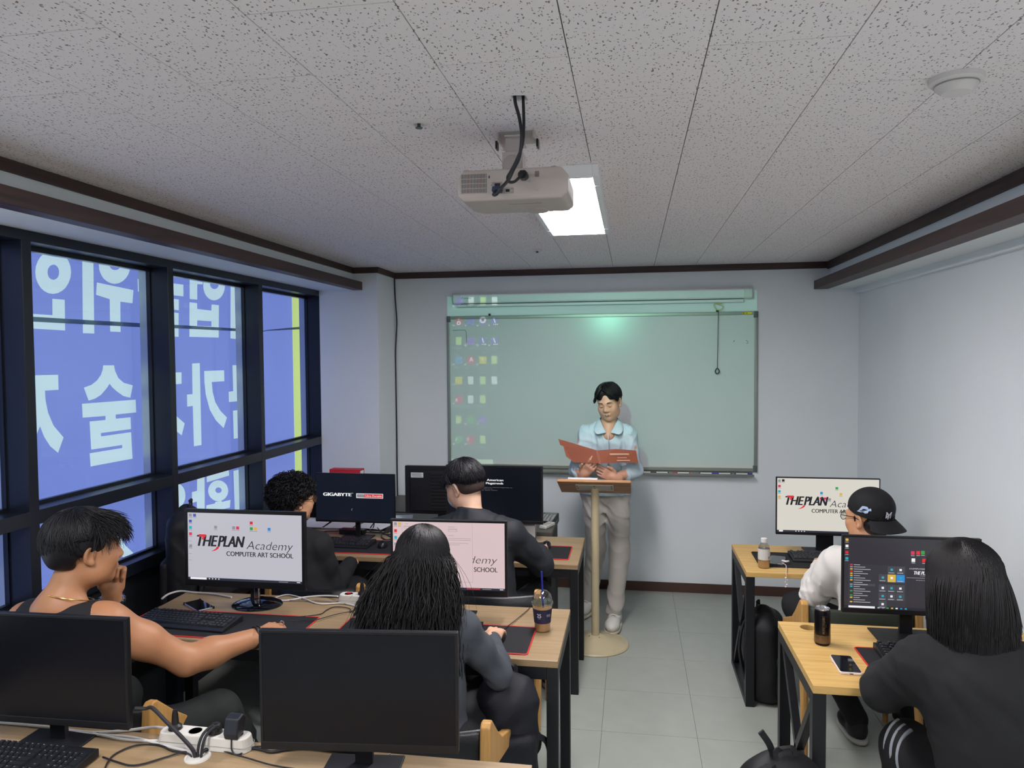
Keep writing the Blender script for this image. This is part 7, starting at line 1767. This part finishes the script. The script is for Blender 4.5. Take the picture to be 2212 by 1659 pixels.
    V_, F_ = fit_text('Y', -.65, .65, -.85, 1.6, bold=.01); on_cap(-2.78, -.22, .024, V_, 'embroidered_mark', wt_, F_)
    HF = Field(); HF.el(T(0, -.050, -.02), np.array((.080, .058, .062)) * k, T.R, .03); HF.rc(T(-.072, .024, .010), T(-.073, .022, -.012), .007 * k, .003 * k, .01); HF.rc(T(.072, .024, .010), T(.073, .022, -.012), .007 * k, .003 * k, .01)
    st = locks(T, 900, 41, 1.5, 2.1, .5, .06, (.0024, .0006), bmin=1.9, bmax=4.38, limit=lambda b: 2.3, rad=(.084, .108, .09))
    np_obj('hair', [HF.mesh(.005), st], hair_blk, r, o)
    glasses(r, T, o, mat('thin wire frames', '2a2320', .3, metal=.5), .025)
cap_student()

# ------------------------------------------------------------------ student in black at lower right
def black_top():
    o = (1.13, 2.36, 0.0); r = seated('student in black with shoulder-length dark hair at lower right', o)
    skin = skin_mat('skin light', 'caa084'); T = Pose(frame((-.18, 1, -.20)), (1.010, 2.44, 1.160), 1.05)
    J = dict(pelvis=(1.10, 2.26, .55), neck=(1.035, 2.37, .990), shL=(.880, 2.385, .925), shR=(1.215, 2.365, .910), elL=(.800, 2.50, .790), wrL=(.93, 2.72, .79), elR=(1.34, 2.50, .75), wrR=(1.25, 2.74, .79),
             hipL=(1.01, 2.28, .545), hipR=(1.19, 2.28, .545), knL=(.925, 2.62, .545), knR=(1.30, 2.68, .54), anL=(.885, 2.50, .10), anR=(1.30, 2.72, .1))
    F = Field(); add_torso(F, J); add_neck(F, T, J['neck'], .050)
    for s in 'LR': add_arm(F, J, s, -.004); add_leg(F, J, s, -.01)
    H = Field(); add_neck(H, T, J['neck'], .050); add_head(H, T)
    HR = Field(); HR.rc(J['elR'], J['wrR'], .038, .026, .02); build_hand(HR, J['wrR'], (-.1, .99, -.02), (-1, 0, .1), (0, 0, -1), ((.3, .4, .3),) * 4, k=.95)
    HL = Field(); HL.rc(J['elL'], J['wrL'], .038, .026, .02); build_hand(HL, J['wrL'], (.25, .96, -.02), (1, 0, .1), (0, 0, -1), ((.3, .35, .3),) * 4, k=.95)
    finish(r, [F.mesh(.013), H.mesh(.006), HR.mesh(.004), HL.mesh(.004)], skin)
    bm_ = mat('charcoal sweatshirt', '16171a', .9, noise=.06, bump=.06, bscale=500)
    Q = Field(); add_torso(Q, J, .024, 1.15, 1.05)
    for s in 'LR': add_arm(Q, J, s, .018, .92, .04)
    Q.plane((0, 0, .46), (0, 0, -1)); Q.plane(V3(*J['neck']) + V3(0, 0, .03), (0, 0, 1))
    np_obj('sweatshirt', [Q.mesh(.009, folds(.0040, 1.4, 4.4))], bm_, r, o)
    lm = mat('black tracksuit', '111215', .8, noise=.08)
    Q = Field(); Q.rc(J['hipL'], J['hipR'], .118, .118, .05)
    for s in 'LR': add_leg(Q, J, s, .024)
    tr = np_obj('trousers', [Q.mesh(.010, folds(.004, .8, .3))], lm, r, o)
    a, b_, c = V3(*J['hipL']), V3(*J['knL']), V3(*J['anL'])
    gs = mat('grey stripe', '8b9096', .7)
    d = (b_ - a) / np.linalg.norm(b_ - a)
    for q in (.052, .018, -.016):
        cen = b_ - d * q + V3(0, .0, .0); pts = [p for p in ring(cen, d + V3(-.25, 0, -.15), .0875, .0875, 40)]
        pts = [p for p in pts if p[0] < cen[0] - .012 and p[2] > cen[2] - .045]; pts.sort(key=lambda p: p[2])
        if len(pts) > 2: wtube('stripe', pts, .0085, gs, tr, o, 6)
    for s in 'LR': shoe(r, o, J['an' + s], (-.1, 1, 0), mat('dark shoe', '1a1b1e', .6), mat('grey sole', '8b8b88', .6))
    HF = Field(); k = T.k
    HF.el(T(0, -.014, .044), np.array((.088, .108, .090)) * k, T.R, .03); HF.el((1.005, 2.39, 1.10), (.100, .095, .12), None, .05); HF.el((1.020, 2.37, 1.035), (.106, .082, .075), None, .05); HF.el(T(0, .12, -.03), (.072, .07, .11), T.R, .02, 's')
    rng = np.random.default_rng(8); S_ = []; cen = T(0, -.014, .044)
    for i in range(3600):
        b = rng.uniform(.5, 2 * math.pi - .5); head = []
        for q in np.linspace(rng.uniform(.03, .5), 1.6, 6): head.append(cen + T.R @ (np.array((math.sin(q) * math.sin(b), math.sin(q) * math.cos(b), math.cos(q))) * np.array((.092, .112, .094)) * k * rng.uniform(1., 1.03)))
        e = head[-1]; ze = rng.uniform(.95, 1.09); end = np.array((1.018 + .112 * math.sin(b) * rng.uniform(.8, 1.1), 2.375 + .095 * math.cos(b), ze)); mid = (e * .5 + end * .5) + np.array((.012 * math.sin(b), .012 * math.cos(b), 0))
        S_.append(np.array(head + [(1 - q) ** 2 * e + 2 * q * (1 - q) * mid + q * q * end for q in np.linspace(.12, 1, 7)]))
    np_obj('hair', [HF.mesh(.008, folds(.003, 2.2, .2)), ribbons(np.array(S_), .0025, .0008)], hair_mat('brown black hair', '131012'), r, o)
black_top()
# ================================================================== BAGS
bag_blk = mat('black nylon', '121317', .6, noise=.12, nscale=15, bump=.15, bscale=220); bag_web = mat('black webbing', '1d1f22', .8)
def backpack(label, loc, rz, w, d, h, lean=0.0, m=None, extra=None, seed=1.0):
    """back panel on the -Y side, pocket on +Y"""
    r = root('backpack', label, 'backpack', loc, rz); m = m or bag_blk
    Rl = np.array(Euler((lean, 0, 0)).to_matrix()); P = lambda x, y, z: Rl @ V3(x, y, z)
    F = Field(); F.bx(P(0, 0, h * .46), (w / 2, d / 2, h * .46), Rl, min(w, d) * .38, .05); F.el(P(0, -.01, h * .80), (w * .42, d * .44, h * .22), Rl, .05)
    np_obj('body', [F.mesh(.009, folds(.006, .7, seed))], m, r)
    F = Field(); F.bx(P(0, d * .48, h * .30), (w * .40, d * .22, h * .24), Rl, d * .16, .03); np_obj('front_pocket', [F.mesh(.009, folds(.004, .9, seed + 2))], m, r)
    b = MB(); b.tube([P(w * .36 * math.cos(a), d * .30, h * .60 + h * .30 * math.sin(a)) for a in [math.pi * k / 16 for k in range(17)]], .004, 6); b.build('zip', bag_web, r, smooth=True)
    def flat(name, pts, wd, th=.004):
        q = [Vector(P(*p)) for p in pts]; b = MB(); S_ = spline(q, 6); n = len(S_); vs = []
        for i, p in enumerate(S_):
            t = (S_[min(i + 1, n - 1)] - S_[max(i - 1, 0)]).normalized(); sd = Vector((1, 0, 0)) - t * t.x
            sd = sd.normalized() if sd.length > .2 else Vector((0, 1, 0)); nn = t.cross(sd).normalized()
            vs += [p + sd * wd / 2 + nn * th, p - sd * wd / 2 + nn * th, p - sd * wd / 2 - nn * th, p + sd * wd / 2 - nn * th]
        fs = [(i * 4 + a, i * 4 + (a + 1) % 4, i * 4 + 4 + (a + 1) % 4, i * 4 + 4 + a) for i in range(n - 1) for a in range(4)] + [(0, 1, 2, 3), tuple(reversed(range((n - 1) * 4, n * 4)))]
        b.add(vs, fs); return b.build(name, bag_web, r, smooth=True, sharp=50)
    for sx in (-1, 1): flat('shoulder_strap', [(sx * w * .16, -d * .30, h * .93), (sx * w * .22, -d * .62, h * .86), (sx * w * .30, -d * .78, h * .55), (sx * w * .36, -d * .55, h * .22), (sx * w * .38, -d * .30, h * .10)], .05)
    flat('grab_handle', [(-.035, -d * .22, h * .96), (-.03, -d * .22, h * 1.04), (.03, -d * .22, h * 1.04), (.035, -d * .22, h * .96)], .018, .003)
    return r, P, flat
r, P_, fl_ = backpack('black backpack leaning in the window corner behind the logo monitor', (-2.285, 3.44, .56), math.radians(115), .30, .15, .56, 0.0, seed=.3)
V_, F_ = fit_text('A.', -.014, .018, -.012, .026, bold=.01)
b = MB(); p0 = at(365, 1213, Y=3.36) - Vector(r.location); ri = Matrix.Rotation(-math.radians(115), 3, 'Z')
fw = (Vector((0, 0, CAMH)) - Vector(r.location) - p0).normalized(); sd_ = Vector((fw.y * -1, fw.x, 0)).normalized(); up_ = fw.cross(sd_)
b.add([ri @ (p0 + fw * .02 + sd_ * x + Vector((0, 0, y))) for x, y in V_], F_); b.build('embroidered_initial', mat('white thread', 'c5cbd6', .7), r)
r, P_, fl_ = backpack('black backpack standing under the far right desk behind its leg', (.735, 4.13, 0), math.radians(250), .27, .16, .50, .04, seed=1.7)
b = MB(); rng = random.Random(2)
for k in range(14):
    x, z = rng.uniform(-.045, .045), rng.uniform(-.014, .014); b.box(x - .008, x + .008, 0, .001, z - .003, z + .003)
o = b.build('patterned_label', mat('pale green print', 'a7ab92', .6), r); o.location = (-.145, -.02, .16); o.rotation_euler = (0, 0, math.radians(90))
r, P_, fl_ = backpack('black backpack with loose strap loops leaning on the lower right desk leg', (.515, 2.54, 0), math.radians(20), .29, .18, .52, -.10, seed=2.9)
fl_('strap_loop', [(-.06, -.05, .50), (-.12, -.10, .50), (-.20, -.14, .40), (-.24, -.12, .22), (-.20, -.06, .06)], .035)
fl_('loose_strap', [(-.02, .0, .50), (-.04, -.01, .55), (-.075, -.02, .60)], .022, .003)
r, P_, fl_ = backpack('navy black backpack hanging at the desk edge beside the long-haired student', (-.455, 2.640, .30), math.radians(200), .22, .17, .40, .0, mat('navy black nylon', '10131c', .7, noise=.12, bump=.12, bscale=200), seed=4.0)
fl_('loose_strap', [(-.09, -.06, .14), (-.13, -.08, .12), (-.135, -.10, .06), (-.115, -.10, .03)], .022, .003); fl_('loose_strap', [(-.12, -.06, .13), (-.16, -.05, .10), (-.175, -.04, .02)], .022, .003)
